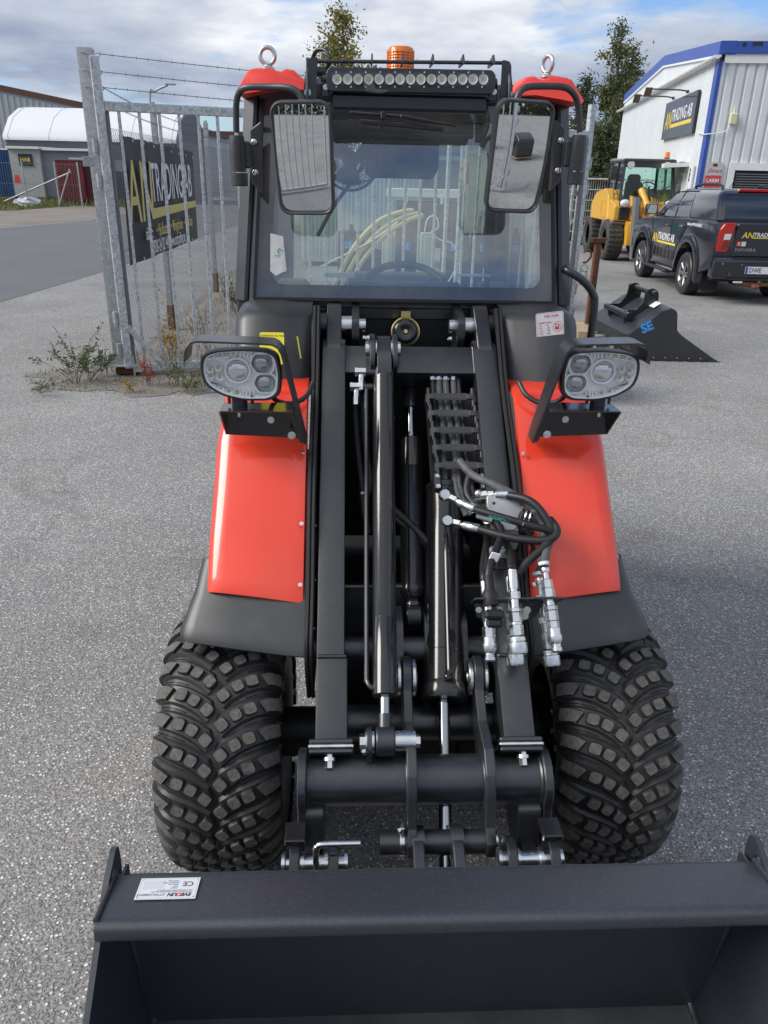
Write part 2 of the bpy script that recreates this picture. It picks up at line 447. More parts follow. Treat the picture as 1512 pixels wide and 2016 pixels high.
        cx_ = N(t, 'ShaderNodeMath', operation='MULTIPLY'); L(t, cm.outputs[0], cx_.inputs[0]); L(t, ck.outputs[0], cx_.inputs[1])
        sn = N(t, 'ShaderNodeTexNoise'); sn.inputs['Scale'].default_value = 0.8; sn.inputs['Detail'].default_value = 3; sn.inputs['Distortion'].default_value = 1.0; L(t, P, sn.inputs['Vector'])
        sm = N(t, 'ShaderNodeMapRange'); sm.inputs[1].default_value = 0.60; sm.inputs[2].default_value = 0.72; sm.inputs[3].default_value = 0; sm.inputs[4].default_value = 0.30; L(t, sn.outputs['Fac'], sm.inputs[0])
        mxx = N(t, 'ShaderNodeMath', operation='MAXIMUM'); L(t, cx_.outputs[0], mxx.inputs[0]); L(t, sm.outputs[0], mxx.inputs[1])
        cc = N(t, 'ShaderNodeMix', data_type='RGBA'); cc.inputs[7].default_value = (.06, .058, .055, 1); L(t, mxx.outputs[0], cc.inputs['Factor']); L(t, last, cc.inputs[6]); last = cc.outputs[2]
    L(t, last, b.inputs['Base Color'])
    b.inputs['Roughness'].default_value = 0.86; b.inputs['Specular IOR Level'].default_value = 0.35
    h = N(t, 'ShaderNodeMath', operation='ADD'); L(t, msk.outputs[0], h.inputs[0])
    h2 = N(t, 'ShaderNodeMath', operation='MULTIPLY'); h2.inputs[1].default_value = 0.6; L(t, s1.outputs[1], h2.inputs[0]); L(t, h2.outputs[0], h.inputs[1])
    bp = N(t, 'ShaderNodeBump'); bp.inputs['Strength'].default_value = bump; bp.inputs['Distance'].default_value = 0.004
    L(t, h.outputs[0], bp.inputs['Height']); L(t, bp.outputs[0], b.inputs['Normal'])
    return m
def leafmat(name, c0, c1, c2=None, hue=0.15):
    """foliage: colour varies leaf by leaf, light passes through"""
    m = bpy.data.materials.new(name); m.use_nodes = True; t = m.node_tree; t.nodes.clear()
    o = N(t, 'ShaderNodeOutputMaterial'); g = N(t, 'ShaderNodeNewGeometry')
    r = N(t, 'ShaderNodeValToRGB'); r.color_ramp.elements[0].color = (*c0, 1); r.color_ramp.elements[1].color = (*c1, 1)
    if c2:
        e = r.color_ramp.elements.new(0.9); e.color = (*c1, 1); r.color_ramp.elements[2].color = (*c2, 1)
    L(t, g.outputs['Random Per Island'], r.inputs[0])
    d = N(t, 'ShaderNodeBsdfPrincipled'); d.inputs['Roughness'].default_value = 0.6; L(t, r.outputs[0], d.inputs['Base Color'])
    tl = N(t, 'ShaderNodeBsdfTranslucent'); L(t, r.outputs[0], tl.inputs[0])
    mxs = N(t, 'ShaderNodeMixShader'); mxs.inputs[0].default_value = 0.3
    L(t, d.outputs[0], mxs.inputs[1]); L(t, tl.outputs[0], mxs.inputs[2]); L(t, mxs.outputs[0], o.inputs[0])
    return m

K = {}
K['black'] = mat('satin_black_paint', (0.015, 0.0165, 0.0195), 0.36, coat=0.35, cr=0.30, spec=0.8, var=0.12, vs=6, bump=0.08, bs=300, dust=0.05, ds=30, rv=0.06)
K['blackrough'] = mat('textured_black_plastic', (0.023, 0.024, 0.027), 0.46, coat=0.25, cr=0.4, spec=0.7, var=0.15, vs=4, bump=0.12, bs=500, dust=0.07, ds=9)
K['blackgloss'] = mat('gloss_black_paint', (0.014, 0.014, 0.015), 0.20, coat=0.4, var=0.15, vs=5, rv=0.04)
K['deep'] = mat('dark_chassis_paint', (0.010, 0.010, 0.012), 0.55, var=0.2)
K['bucket'] = mat('dark_bucket_paint', (0.026, 0.031, 0.040), 0.42, spec=0.9, var=0.12, vs=3, bump=0.06, bs=220, dust=0.16, dcol=(0.16, 0.18, 0.21), ds=120, rv=0.05)
K['red'] = mat('red_panel_paint', (0.82, 0.048, 0.018), 0.34, coat=0.7, var=0.05, vs=3, rv=0.08, dust=0.16, dcol=(0.70, 0.22, 0.12), ds=5)
K['redcast'] = mat('red_textured_paint', (0.72, 0.048, 0.030), 0.42, var=0.06, vs=5, bump=0.15, bs=260)
K['zinc'] = mat('zinc_plate', (0.74, 0.75, 0.74), 0.26, 1.0, var=0.12, vs=40, rv=0.08)
K['zincmatte'] = mat('brushed_zinc', (0.60, 0.60, 0.58), 0.42, 0.9, var=0.12, vs=30)
K['alu'] = mat('cast_aluminium', (0.50, 0.50, 0.50), 0.5, 0.7, var=0.1, vs=20, bump=0.1, bs=200)
K['chrome'] = mat('chromed_rod', (0.36, 0.38, 0.41), 0.08, 1.0)
K['brass'] = mat('yellow_zinc', (0.72, 0.58, 0.26), 0.28, 1.0, var=0.1, vs=30)
K['rubber'] = mat('tyre_rubber', (0.027, 0.026, 0.026), 0.45, var=0.2, vs=7, dust=0.22, dcol=(0.10, 0.095, 0.085), ds=6)
K['tread'] = mat('dusty_tread_rubber', (0.110, 0.104, 0.094), 0.92, var=0.35, vs=90, dust=0.6, dcol=(0.20, 0.19, 0.17), ds=160, bump=0.4, bs=300)
K['hose'] = mat('hose_rubber', (0.018, 0.018, 0.019), 0.45, var=0.15, vs=40)
K['hosegrey'] = mat('dusty_hose_rubber', (0.10, 0.10, 0.105), 0.6, var=0.3, vs=60)
K['seal'] = mat('rubber_seal', (0.012, 0.012, 0.013), 0.6)
K['frit'] = mat('windscreen_border', (0.050, 0.046, 0.043), 0.08, coat=0.8, spec=0.9, var=0.35, vs=5, dust=0.5, dcol=(0.16, 0.14, 0.12), ds=5)
K['mirror'] = mat('mirror_silver', (0.80, 0.82, 0.83), 0.015, 1.0)
K['screen'] = glass('windscreen_glass', (0.90, 0.98, 0.95), 3.6, haze=0.075, hcol=(0.72, 0.78, 0.80))  # pale haze colour stands in for bright sky reflected in the pane
K['pane'] = glass('clear_glass', (0.82, 0.92, 0.88), 1.0, haze=0.02)
K['lens'] = glass('lamp_cover_glass', (0.98, 0.99, 0.99), 0.7, haze=0.0)
K['optic'] = mat('projector_glass', (0.46, 0.48, 0.50), 0.06, 0.6, coat=1.0)
K['opticb'] = mat('bright_projector_glass', (0.80, 0.80, 0.78), 0.10, 0.5, coat=1.0)
K['reflector'] = mat('chrome_reflector', (0.93, 0.94, 0.95), 0.16, 0.12, coat=0.6, var=0.04, vs=60, bump=0.6, bs=150)
K['led'] = mat('led_chip', (0.62, 0.58, 0.22), 0.4)
K['amber'] = mat('amber_beacon_lens', (0.85, 0.20, 0.008), 0.2, coat=0.6, var=0.12, vs=30)
K['white'] = mat('white_label', (0.78, 0.79, 0.80), 0.35)
K['plate'] = mat('printed_aluminium_plate', (0.72, 0.74, 0.77), 0.3, 0.1)
K['ink'] = mat('black_print', (0.03, 0.03, 0.035), 0.5)
K['greyink'] = mat('grey_print', (0.32, 0.33, 0.35), 0.5)
K['redink'] = mat('red_print', (0.62, 0.06, 0.06), 0.45)
K['yellowsticker'] = mat('yellow_label', (0.85, 0.72, 0.03), 0.4)
K['yellowink'] = mat('yellow_print', (0.80, 0.60, 0.07), 0.45)
K['bannerink'] = mat('faded_yellow_print', (0.62, 0.52, 0.18), 0.6)
K['bannerwhite'] = mat('white_print', (0.74, 0.74, 0.76), 0.55)
K['blueink'] = mat('blue_print', (0.05, 0.33, 0.78), 0.4)
K['teal'] = mat('teal_marker', (0.02, 0.42, 0.38), 0.6)
K['paper'] = mat('masking_tape', (0.66, 0.67, 0.65), 0.85, var=0.08, vs=60)
K['galv'] = galv('galvanised_steel', 0.54, 42, .68, 1.22)
K['galvdull'] = galv('weathered_zinc', 0.40, 44, .78, 1.14)
K['wire'] = mat('fence_wire', (0.17, 0.18, 0.19), 0.5, 0.5)
K['barb'] = mat('barbed_wire_steel', (0.12, 0.12, 0.12), 0.5, 0.5)
K['rust'] = mat('rusty_steel', (0.13, 0.052, 0.026), 0.85, var=0.35, vs=18, bump=0.3, bs=90)
K['banner'] = mat('black_banner_vinyl', (0.020, 0.021, 0.024), 0.5, var=0.15, vs=3)
K['wall'] = mat('white_sheet_metal', (0.68, 0.71, 0.72), 0.42, var=0.05, vs=1.2)
K['wallblue'] = mat('blue_sheet_metal', (0.035, 0.085, 0.36), 0.4, var=0.06, vs=1.5)
K['trimwhite'] = mat('white_painted_trim', (0.78, 0.78, 0.77), 0.5, var=0.04)
K['darkglass'] = mat('dark_window_glass', (0.02, 0.024, 0.028), 0.05, coat=0.5)
K['carblack'] = mat('dark_blue_black_car_paint', (0.012, 0.014, 0.022), 0.18, coat=1.0, var=0.1, vs=3)
K['carplastic'] = mat('dark_car_plastic', (0.022, 0.023, 0.026), 0.55)
K['carglass'] = mat('tinted_car_glass', (0.016, 0.019, 0.024), 0.03, coat=1.0, spec=1.0)
K['alloy'] = mat('alloy_wheel', (0.38, 0.39, 0.41), 0.3, 0.8)
K['tailred'] = mat('tail_lamp_red', (0.52, 0.010, 0.008), 0.12, coat=1.0)
K['lampwhite'] = mat('clear_lamp', (0.70, 0.70, 0.69), 0.15, coat=1.0)
K['yellow'] = mat('yellow_machine_paint', (0.70, 0.38, 0.04), 0.38, coat=0.2, var=0.07, vs=4)
K['greypaint'] = mat('grey_machine_paint', (0.16, 0.165, 0.17), 0.5, var=0.08)
K['cabglass'] = glass('green_cab_glass', (0.50, 0.78, 0.68), 0.9)
K['bucketfloor'] = mat('lit_dusty_bucket_floor', (0.075, 0.077, 0.080), 0.5, var=.25, vs=5, dust=.3, dcol=(.17, .165, .155), ds=9)  # dusty grey, with the daylight on the floor put into the colour
K['soil'] = mat('bare_soil', (0.16, 0.13, 0.105), 0.95, var=0.3, vs=9, bump=0.6, bs=70)
K['timber'] = mat('pallet_timber', (0.36, 0.27, 0.17), 0.8, var=0.25, vs=12)
K['greywood'] = mat('weathered_timber', (0.30, 0.28, 0.25), 0.85, var=0.25, vs=9)
K['seat'] = mat('black_seat_vinyl', (0.020, 0.021, 0.023), 0.55)
K['interior'] = mat('grey_cab_trim', (0.045, 0.05, 0.055), 0.7)
# ================================================================== the setting
K['yard'] = stony('worn_yard_asphalt', (.150, .147, .143), (.37, .363, .35), (.86, .84, .80), 78, .46, 1.3, .9, fine=190, warm=.25, cracks=True)
K['roadm'] = stony('road_asphalt', (.125, .128, .132), (.17, .173, .178), (.26, .26, .26), 120, .7, .5, .25)
K['gravelm'] = stony('pale_gravel', (.19, .165, .14), (.27, .24, .205), (.42, .39, .35), 60, .5, 1.2, .5, warm=.3)
K['soilm'] = stony('gritty_soil', (.15, .138, .122), (.27, .25, .225), (.52, .49, .45), 80, .6, 1.3, .6, warm=.4)
K['turf'] = mat('verge_turf', (.085, .11, .035), .95, var=.45, vs=2.5, bump=.6, bs=30)
def sheet(name, pts, z, m):
    b = MB(); b.add([(x, y, z) for x, y in pts], [tuple(range(len(pts)))])
    o = b.build(name, m, flat=True, fixn=False); o['kind'] = 'structure'
    return o
sheet('ground', [(-400, -300), (400, -300), (400, 500), (-400, 500)], 0, K['yard'])
sheet('road', [(-6.25, 4), (-6.2, 12.5), (-6.0, 17), (-6.1, 30), (-6.6, 60), (-6.6, 140), (-13.6, 140), (-13.0, 45), (-12.5, 33.5), (-13.6, 28.2), (-18, 22), (-60, 10), (-60, -14), (-14, -8), (-8, 0)], .004, K['roadm'])
sheet('gravel_shoulder', [(-14, 28.0), (-12.8, 33.5), (-13.2, 45), (-13.6, 70), (-19.5, 70), (-18.6, 50.5), (-19.2, 39.5), (-24, 33), (-60, 22), (-60, 12), (-18.5, 22)], .006, K['gravelm'])
sheet('grass_verge', [(-18.3, 39.6), (-17.6, 50), (-17, 75), (-90, 75), (-90, 25), (-24, 33.5)], .010, K['turf'])
rs = random.Random(5)
def blob(cx, cy, rx, ry, n=26, j=.18):
    return [(cx + rx * cos(2 * pi * i / n) * (1 + rs.uniform(-j, j)), cy + ry * sin(2 * pi * i / n) * (1 + rs.uniform(-j, j))) for i in range(n)]
sheet('soil_strip', blob(-2.45, 7.85, 1.15, .62, 40, .22), .005, K['soilm'])
sheet('bare_strip', [(-2.9, 8.3), (-1.2, 8.8), (-.2, 10), (-1.2, 12), (-1.8, 16), (-2.2, 30), (-3.6, 30), (-3.4, 16), (-3.1, 11)], .003, K['soilm'])

def plane_frame(o, x, y): return frame(o, x, y)

# ------------------------------------------------------------------ white workshop on the right
C0_ = Vector((7.4, 20.2, 0)); wa = Vector((.13, 1, 0)).normalized(); wb = Vector((wa.y, -wa.x, 0)); UP = Vector((0, 0, 1))
WS = thing('workshop_building', 'white sheet metal workshop with blue corner and eaves, on the right of the yard', 'building')
def WL(t, z, off=0.0): return C0_ + wa * t + UP * z - wb * off        # left wall, off = outwards
def WF(s, z, off=0.0): return C0_ + wb * s + UP * z - wa * off        # front wall
def ribs(P, L_, z0, z1, pitch, depth, name, m, slots=()):
    """trapezoid sheet"""
    b = MB(); prof = []
    n = int(L_ / pitch)
    for i in range(n):
        u = i * pitch
        prof += [(u, 0), (u + pitch * .62, 0), (u + pitch * .72, -depth), (u + pitch * .90, -depth)]
    prof.append((n * pitch, 0))
    zt = z1 if callable(z1) else (lambda u: z1)
    b.grid([[P(u, z0, o) for u, o in prof], [P(u, zt(u), o) for u, o in prof]])
    return b.build(name, m, WS, flat=True, fixn=False)
ribs(WL, 15.2, 0, 4.62, .19, .028, 'side_cladding', K['wall'])
ribs(WF, 12.0, 0, 4.50, .22, .040, 'front_cladding', K['wall'])
gz = lambda u: 4.86 + (.60 * u / 7.2 if u < 7.2 else .60 - .36 * (u - 7.2) / 8.1)
b = MB(); prof = []
for i in range(80):
    u = .05 + i * .19; prof += [(u, -.02), (u + .12, -.02), (u + .135, -.045), (u + .17, -.045)]
b.grid([[WL(u, 4.55, o) for u, o in prof], [WL(u, gz(u) - .20, o) for u, o in prof]]); b.build('gable_cladding', K['wall'], WS, flat=True, fixn=False)
b = MB()
for u0, u1 in ((-.06, 7.2), (7.2, 15.3)):
    b.loft([[WL(u, gz(u) - .22, .03), WL(u, gz(u) + .05, .03), WL(u, gz(u) + .05, -.3), WL(u, gz(u) - .22, -.3)] for u in (u0, u1)])
b.loft([[WF(s, 4.66, .05), WF(s, 4.90, .05), WF(s, 4.90, -.3), WF(s, 4.66, -.3)] for s in (-.06, 12)])
b.loft([[WF(s, 4.655, .075), WF(s, 4.775, .075), WF(s, 4.775, .052), WF(s, 4.655, .052)] for s in (-.05, 12)])
b.build('blue_eaves', K['wallblue'], WS, flat=True)
b = MB()
b.loft([[WL(.34, z, .012), WL(-.012, z, .012), WF(.07, z, .012), WF(.07, z, -.03), WL(.34, z, -.03)] for z in (0, 4.52)])
b.build('blue_corner_trim', K['wallblue'], WS, flat=True)
b = MB()
for u0, u1 in ((-.02, 7.2), (7.2, 15.3)):
    b.loft([[WL(u, gz(u) - .27, .035), WL(u, gz(u) - .222, .035), WL(u, gz(u) - .222, -.02), WL(u, gz(u) - .27, -.02)] for u in (u0, u1)])
b.loft([[WF(s, 4.47, .04), WF(s, 4.652, .04), WF(s, 4.652, -.03), WF(s, 4.47, -.03)] for s in (.10, 12)])
b.build('eaves_trim', K['trimwhite'], WS, flat=True)
b = MB()
r_ = [(.02 + .07 * cos(radians(a)), -.07 * sin(radians(a))) for a in range(0, 181, 30)]
b.loft([[WL(u, 4.60 + z, .10 + x) for x, z in r_] + [WL(u, 4.605, .02), WL(u, 4.605, .17)] for u in (-.25, 15.9)])
b.build('gutter', K['trimwhite'], WS)
b = MB(); rr_ = random.Random(2)                                       # flaked dark patches on the fascia
for s0, s1 in ((.42, .50), (.62, .85), (.95, 1.75), (1.9, 2.1)):
    n = 7; top = [WF(s0 + (s1 - s0) * i / n, 4.885 - rr_.uniform(0, .012), .0525) for i in range(n + 1)]; bot = [WF(s0 + (s1 - s0) * i / n + rr_.uniform(-.02, .02), 4.78 + rr_.uniform(0, .035), .0525) for i in range(n, -1, -1)]
    b.add(top + bot, [tuple(range(2 * n + 2))])
b.build('flaked_patch', mat('flaked_fascia', (.02, .026, .022), .8, var=.3), WS, flat=True, fixn=False)
b = MB(); b.add([WL(-.05, 4.88, -.3), WF(12, 4.88, -.3), WF(12, 4.88, -.3) + wa * 15.3, WL(7.2, 5.47, -.3) + wb * 12, WL(15.3, 4.9, -.3), WL(7.2, 5.47, -.3)], [(0, 1, 3, 5), (5, 3, 2, 4)]); b.build('roof', K['greypaint'], WS, flat=True, fixn=False)
b = MB(); b.add([WL(15.2, 0), WL(15.2, 4.9), WL(15.2, 4.9) + wb * 12, WL(15.2, 0) + wb * 12], [(0, 1, 2, 3)]); b.build('rear_wall', K['wall'], WS, flat=True, fixn=False)
# door with canopy, house number
b = MB()
for q in ((1.62, 1.70), (2.62, 2.70)): b.loft([[WL(q[0], z, .05), WL(q[1], z, .05), WL(q[1], z, -.02), WL(q[0], z, -.02)] for z in (.05, 2.2)])
b.loft([[WL(u, 2.10, .05), WL(u, 2.2, .05), WL(u, 2.2, -.02), WL(u, 2.1, -.02)] for u in (1.705, 2.615)])
b.loft([[WL(u, 2.30, .62), WL(u, 2.40, .62), WL(u, 2.44, .0), WL(u, 2.34, .0)] for u in (1.35, 3.15)])
b.build('door_frame', K['trimwhite'], WS, flat=True)
b = MB(); b.loft([[WL(u, .06, .03), WL(u, 2.09, .03), WL(u, 2.09, .005), WL(u, .06, .005)] for u in (1.705, 2.615)]); d_ = b.build('door', K['trimwhite'], WS, flat=True)
b = MB(); b.add([WL(1.85, .9, .032), WL(2.47, .9, .032), WL(2.47, 1.98, .032), WL(1.85, 1.98, .032)], [(0, 1, 2, 3)]); b.build('door_glass', mat('frosted_door_glass', (.22, .25, .23), .2, coat=.5), d_, flat=True, fixn=False)
text('8', .42, K['ink'], WS, frame(WL(1.12, 2.00, .032), -wa, UP), name='house_number', bold=.02)
b = MB(); b.loft([[WL(u, 1.56, .034), WL(u, 1.90, .034), WL(u, 1.90, .02), WL(u, 1.56, .02)] for u in (.75, 1.05)]); nb = b.build('notice', K['trimwhite'], WS, flat=True)
b = MB()
for i in range(5): b.add([WL(.80, 1.84 - .05 * i, .0355), WL(1.0 - .03 * (i % 2), 1.84 - .05 * i, .0355), WL(1.0 - .03 * (i % 2), 1.815 - .05 * i, .0355), WL(.80, 1.815 - .05 * i, .0355)], [(0, 1, 2, 3)])
b.build('notice_print', K['greyink'], nb, flat=True, fixn=False)
b = MB(); b.tube([WL(.60, .1, .06), WL(.60, 2.35, .06)], .045, 12, sm=1); b.build('downpipe', K['trimwhite'], WS)
# front window
b = MB()
for s0, s1, z0, z1 in ((.62, .76, .7, 2.42), (.762, 3.4, 2.26, 2.42), (3.40, 3.54, .7, 2.42)): b.loft([[WF(s0, z, .045), WF(s1, z, .045), WF(s1, z, -.03), WF(s0, z, -.03)] for z in (z0, z1)])
fw_ = b.build('window_frame', K['trimwhite'], WS, flat=True)
b = MB(); b.add([WF(.76, .75, .012), WF(3.4, .75, .012), WF(3.4, 2.26, .012), WF(.76, 2.26, .012)], [(0, 1, 2, 3)]); b.build('window', K['darkglass'], WS, flat=True, fixn=False)
b = MB()
for i in range(14): b.box(WF(2.08, 2.18 - .055 * i, .018), (2.55, .006, .02), Matrix((wb, -wa, UP)).transposed())
b.build('window_blind', K['greypaint'], WS, flat=True)
# cable and siren box
b = MB(); b.tube([WL(.9, 3.10, .045), WL(.1, 3.02, .05), WF(.02, 3.02, .05), WF(.30, 3.05, .05), WF(.42, 3.12, .05), WF(.45, 3.22, .05)], .012, 8, sm=4); b.build('wall_cable', K['trimwhite'], WS)
b = MB(); b.box(WF(.50, 3.34, .07), (.16, .10, .24), Matrix((wb, -wa, UP)).transposed(), bev=.02); b.cyl(WF(.50, 3.46, .07), WF(.50, 3.60, .07), .03, .008, n=12); b.build('alarm_siren', mat('cream_plastic', (.66, .62, .42), .5), WS)

# company sign, lamps, alarm sign: hung on the wall, so things of their own
SG = thing('company_sign', 'black signboard with yellow and white lettering and underline on the white workshop wall', 'sign')
b = MB(); b.loft([[WL(u, 3.10, .09), WL(u, 4.06, .09), WL(u, 4.06, .03), WL(u, 3.10, .03)] for u in (1.32, 2.585)]); b.build('sign_panel', K['blackgloss'], SG, flat=True)
b = MB(); b.loft([[WL(u, 3.10, .09), WL(u, 4.06, .09), WL(u, 4.06, .03), WL(u, 3.10, .03)] for u in (2.60, 5.36)]); b.build('sign_panel', K['blackgloss'], SG, flat=True)
MW = lambda t, z: frame(WL(t, z, .093), -wa, UP)
text('AN', .62, K['yellowink'], SG, MW(5.08, 3.36), bold=.012, sx=.98, shear=.08); text('TRADING AB', .42, K['bannerwhite'], SG, MW(4.22, 3.52), bold=.014, sx=1.02, shear=.08)
b = MB(); b.add([WL(4.20, 3.36, .093), WL(1.60, 3.36, .093), WL(1.60, 3.45, .093), WL(4.20, 3.45, .093)], [(0, 1, 2, 3)]); b.build('underline', K['yellowink'], SG, flat=True, fixn=False)
for t_, lab in ((2.75, 'black spotlight arm above the sign, closer to the blue corner'), (4.6, 'black spotlight arm above the sign, farther from the blue corner')):
    sl = thing('sign_lamp', lab, 'lamp', group='spotlights over the company sign')
    b = MB(); b.tube([WL(t_, 4.14, .05), WL(t_, 4.18, .25), WL(t_ + .05, 4.20, .95)], .018, 8, sm=2); b.build('lamp_arm', K['black'], sl)
    b = MB(); b.box(WL(t_ + .06, 4.13, 1.05), (.30, .18, .05), Matrix((wa, wb, UP)).transposed() @ Matrix.Rotation(radians(35), 3, 'Y'), bev=.01); b.build('lamp_head', K['black'], sl)
    b = MB(); b.box(WL(t_, 4.14, .06), (.10, .06, .08), Matrix((wa, wb, UP)).transposed(), bev=.01); b.build('wall_mount', K['black'], sl)
AS = thing('alarm_sign', 'red and silver LARM sign beside the blue corner of the workshop', 'sign')
b = MB(); b.loft([[WF(s, 2.135, .05), WF(s, 2.42, .05), WF(s, 2.42, .03), WF(s, 2.135, .03)] for s in (.11, .47)]); b.build('silver_panel', mat('silver_sign', (.50, .51, .52), .4), AS, flat=True)
b = MB(); b.loft([[WF(s, 1.86, .05), WF(s, 2.13, .05), WF(s, 2.13, .03), WF(s, 1.86, .03)] for s in (.11, .47)]); b.build('red_panel', K['redink'], AS, flat=True)
FW = lambda s, z: frame(WF(s, z, .052), wb, UP)
text('Direct', .12, K['redink'], AS, FW(.135, 2.20), shear=.35, bold=.01); text('LARM', .115, K['white'], AS, FW(.14, 1.985), bold=.02, sx=1.0); text('MOT STÖLDER', .042, K['white'], AS, FW(.15, 1.92))
b = MB(); b.add([WF(.24, 2.33, .0525), WF(.34, 2.33, .0525), WF(.34, 2.39, .0525), WF(.24, 2.39, .0525)], [(0, 1, 2, 3)]); b.build('sign_emblem', mat('dark_red_print', (.10, .012, .015), .5), AS, flat=True, fixn=False)

# ------------------------------------------------------------------ buildings across the road, on the left
def house(name, label, cat, poly, plane, d0, d1, m, **kw):
    t = thing(name, label, cat); b = MB(); b.prism(poly, plane, d0, d1); b.build('wall', m, t, flat=True); return t
K['greywall'] = mat('pale_grey_sheet', (.40, .43, .46), .55, var=.05)
K['brownedge'] = mat('brown_fascia', (.105, .045, .034), .7)
K['canvas'] = mat('white_hall_canvas', (.74, .75, .77), .55, var=.04)
K['darkcanvas'] = mat('grey_hall_canvas', (.115, .125, .145), .6, var=.06)
K['shed'] = mat('light_grey_shed', (.42, .43, .42), .6, var=.06)
K['shed2'] = mat('blue_grey_shed', (.26, .28, .32), .6, var=.06)
K['oxred'] = mat('weathered_red_container', (.19, .028, .030), .65, var=.25, vs=2)
wh = thing('warehouse', 'large grey warehouse with brown roof edge behind the white tent hall', 'building')
pol = [(-62, 0), (-17.5, 0), (-17.5, 5.3), (-34, 8.2), (-62, 11.4)]
b = MB(); b.prism(pol, 'xz', 66, 90)
for i in range(90):
    x = -60 + i * .47; zt = 5.3 + (-17.5 - x) * .176 if x > -34 else 8.2 + (-34 - x) * .114
    b.box((x, 65.97, zt / 2 - .2), (.16, .06, zt - .5))
b.build('wall', K['greywall'], wh, flat=True)
b = MB()
for x0, z0, x1, z1 in ((-62, 11.4, -34, 8.2), (-34, 8.2, -17.2, 5.3)): b.loft([[(x, 65.85, z - .28), (x, 65.85, z + .12), (x, 90.3, z + .12), (x, 90.3, z - .28)] for x, z in ((x0, z0), (x1, z1))])
b.build('roof_edge', K['brownedge'], wh, flat=True)
b = MB(); b.tube([(-24.5, 70, 6.5), (-24.5, 70, 9.2)], .04, 6, sm=1); b.tube([(-24.1, 70, 6.5), (-24.1, 70, 8.3)], .03, 6, sm=1); b.build('mast', K['greypaint'], wh)
th = thing('tent_hall', 'white canvas storage hall with dark grey end, across the road', 'building')
arc = [(52, 3.45), (52.0, 3.7), (53.2, 4.75), (54.8, 5.35), (56, 5.5), (57.2, 5.35), (58.8, 4.75), (60, 3.7), (60, 3.45)]
b = MB(); b.prism(arc, 'yz', -23.8, -13.2); b.build('roof', K['canvas'], th, sharp=.9)
b = MB(); b.prism([(52.1, 0), (52.1, 3.445), (59.9, 3.445), (59.9, 0)], 'yz', -23.7, -13.3); b.build('wall', K['darkcanvas'], th, flat=True)
b = MB(); b.prism([(p[0], p[1] - .02) for p in arc] , 'yz', -13.19, -13.1); b.prism([(52, 0), (52, 3.43), (60, 3.43), (60, 0)], 'yz', -13.19, -13.1); b.build('end_wall', K['darkcanvas'], th, flat=True)
b = MB()
for i in range(5):
    x = -23.5 + i * 2.5; b.tube([(x, y - .005 if y < 56 else y, z + .008) for y, z in arc], .016, 6, sm=1)
b.build('roof_seam', K['canvas'], th)
s1 = thing('site_shed', 'pale grey flat-roofed shed with small black sign with yellow letters', 'shed')
b = MB(); b.box((-21.2, 50, 1.62), (1.78, 2.6, 2.55)); b.build('wall', K['shed'], s1, flat=True)
b = MB(); b.box((-21.2, 49.95, 2.97), (1.9, 2.9, .13)); b.build('roof', K['trimwhite'], s1, flat=True)
b = MB(); b.box((-21.15, 48.66, 2.33), (.78, .05, .62)); hs_ = b.build('sign_board', K['ink'], s1, flat=True)
text('HAB', .30, K['yellowink'], hs_, frame((-21.46, 48.63, 2.24), (1, 0, 0), UP), bold=.02)
s2 = thing('site_shed', 'blue-grey shed with a window, beside the red container', 'shed')
b = MB(); b.box((-18.8, 50.3, 1.6), (3.0, 2.6, 2.5)); b.build('wall', K['shed2'], s2, flat=True)
b = MB(); b.box((-18.75, 50.2, 2.92), (2.95, 2.9, .13)); b.build('roof', K['trimwhite'], s2, flat=True)
b = MB(); b.prism([(-18.75, 1.65), (-17.85, 1.65), (-17.85, 2.5), (-18.75, 2.5)], 'xz', 48.93, 48.99, holes=[[(-18.66, 1.74), (-17.94, 1.74), (-17.94, 2.41), (-18.66, 2.41)]]); w_ = b.build('window', K['trimwhite'], s2, flat=True)
b = MB(); b.add([(-18.66, 48.97, 1.74), (-17.94, 48.97, 1.74), (-17.94, 48.97, 2.41), (-18.66, 48.97, 2.41)], [(0, 1, 2, 3)]); b.build('pane', K['darkglass'], w_, flat=True, fixn=False)
b = MB(); b.box((-18.3, 48.95, 2.08), (.04, .04, .66)); b.build('glazing_bar', K['trimwhite'], w_, flat=True)
rc = thing('red_container', 'weathered dark red container in the grass in front of the sheds', 'container')
b = MB(); b.box((-17.9, 47.4, 1.32), (1.5, 1.6, 2.05))
for i in range(10): b.box((-18.55 + i * .145, 46.59, 1.32), (.06, .05, 1.9))
b.build('wall', K['oxred'], rc, flat=True)
b = MB(); b.box((-16.86, 47.5, 1.28), (.56, 1.5, 2.0)); b.build('end_door', mat('dark_oxide', (.07, .014, .018), .6), rc, flat=True)
b = MB(); b.box((-17.65, 47.4, 2.37), (2.1, 1.7, .06)); b.build('roof', K['greypaint'], rc, flat=True)
bc = thing('blue_container', 'blue container beside the pale grey shed', 'container')
b = MB(); b.box((-23.65, 50, 1.55), (3.0, 2.5, 2.5))
for i in range(20): b.box((-25 + i * .15, 48.73, 1.55), (.07, .05, 2.3))
b.build('wall', mat('blue_container_paint', (.02, .07, .20), .5, var=.15), bc, flat=True)
b = MB(); b.box((-23.6, 50, 2.86), (3.1, 2.6, .08)); b.build('roof', K['trimwhite'], bc, flat=True)
fb_ = thing('far_hall', 'pale far hall with brown roof edge seen past the fence posts', 'building')
b = MB(); b.box((-22, 98, 2.7), (12.4, 10, 5.4)); b.build('wall', K['greywall'], fb_, flat=True)
b = MB(); b.box((-22, 97.9, 5.65), (12.6, 10.4, .5)); b.build('roof_edge', K['brownedge'], fb_, flat=True)
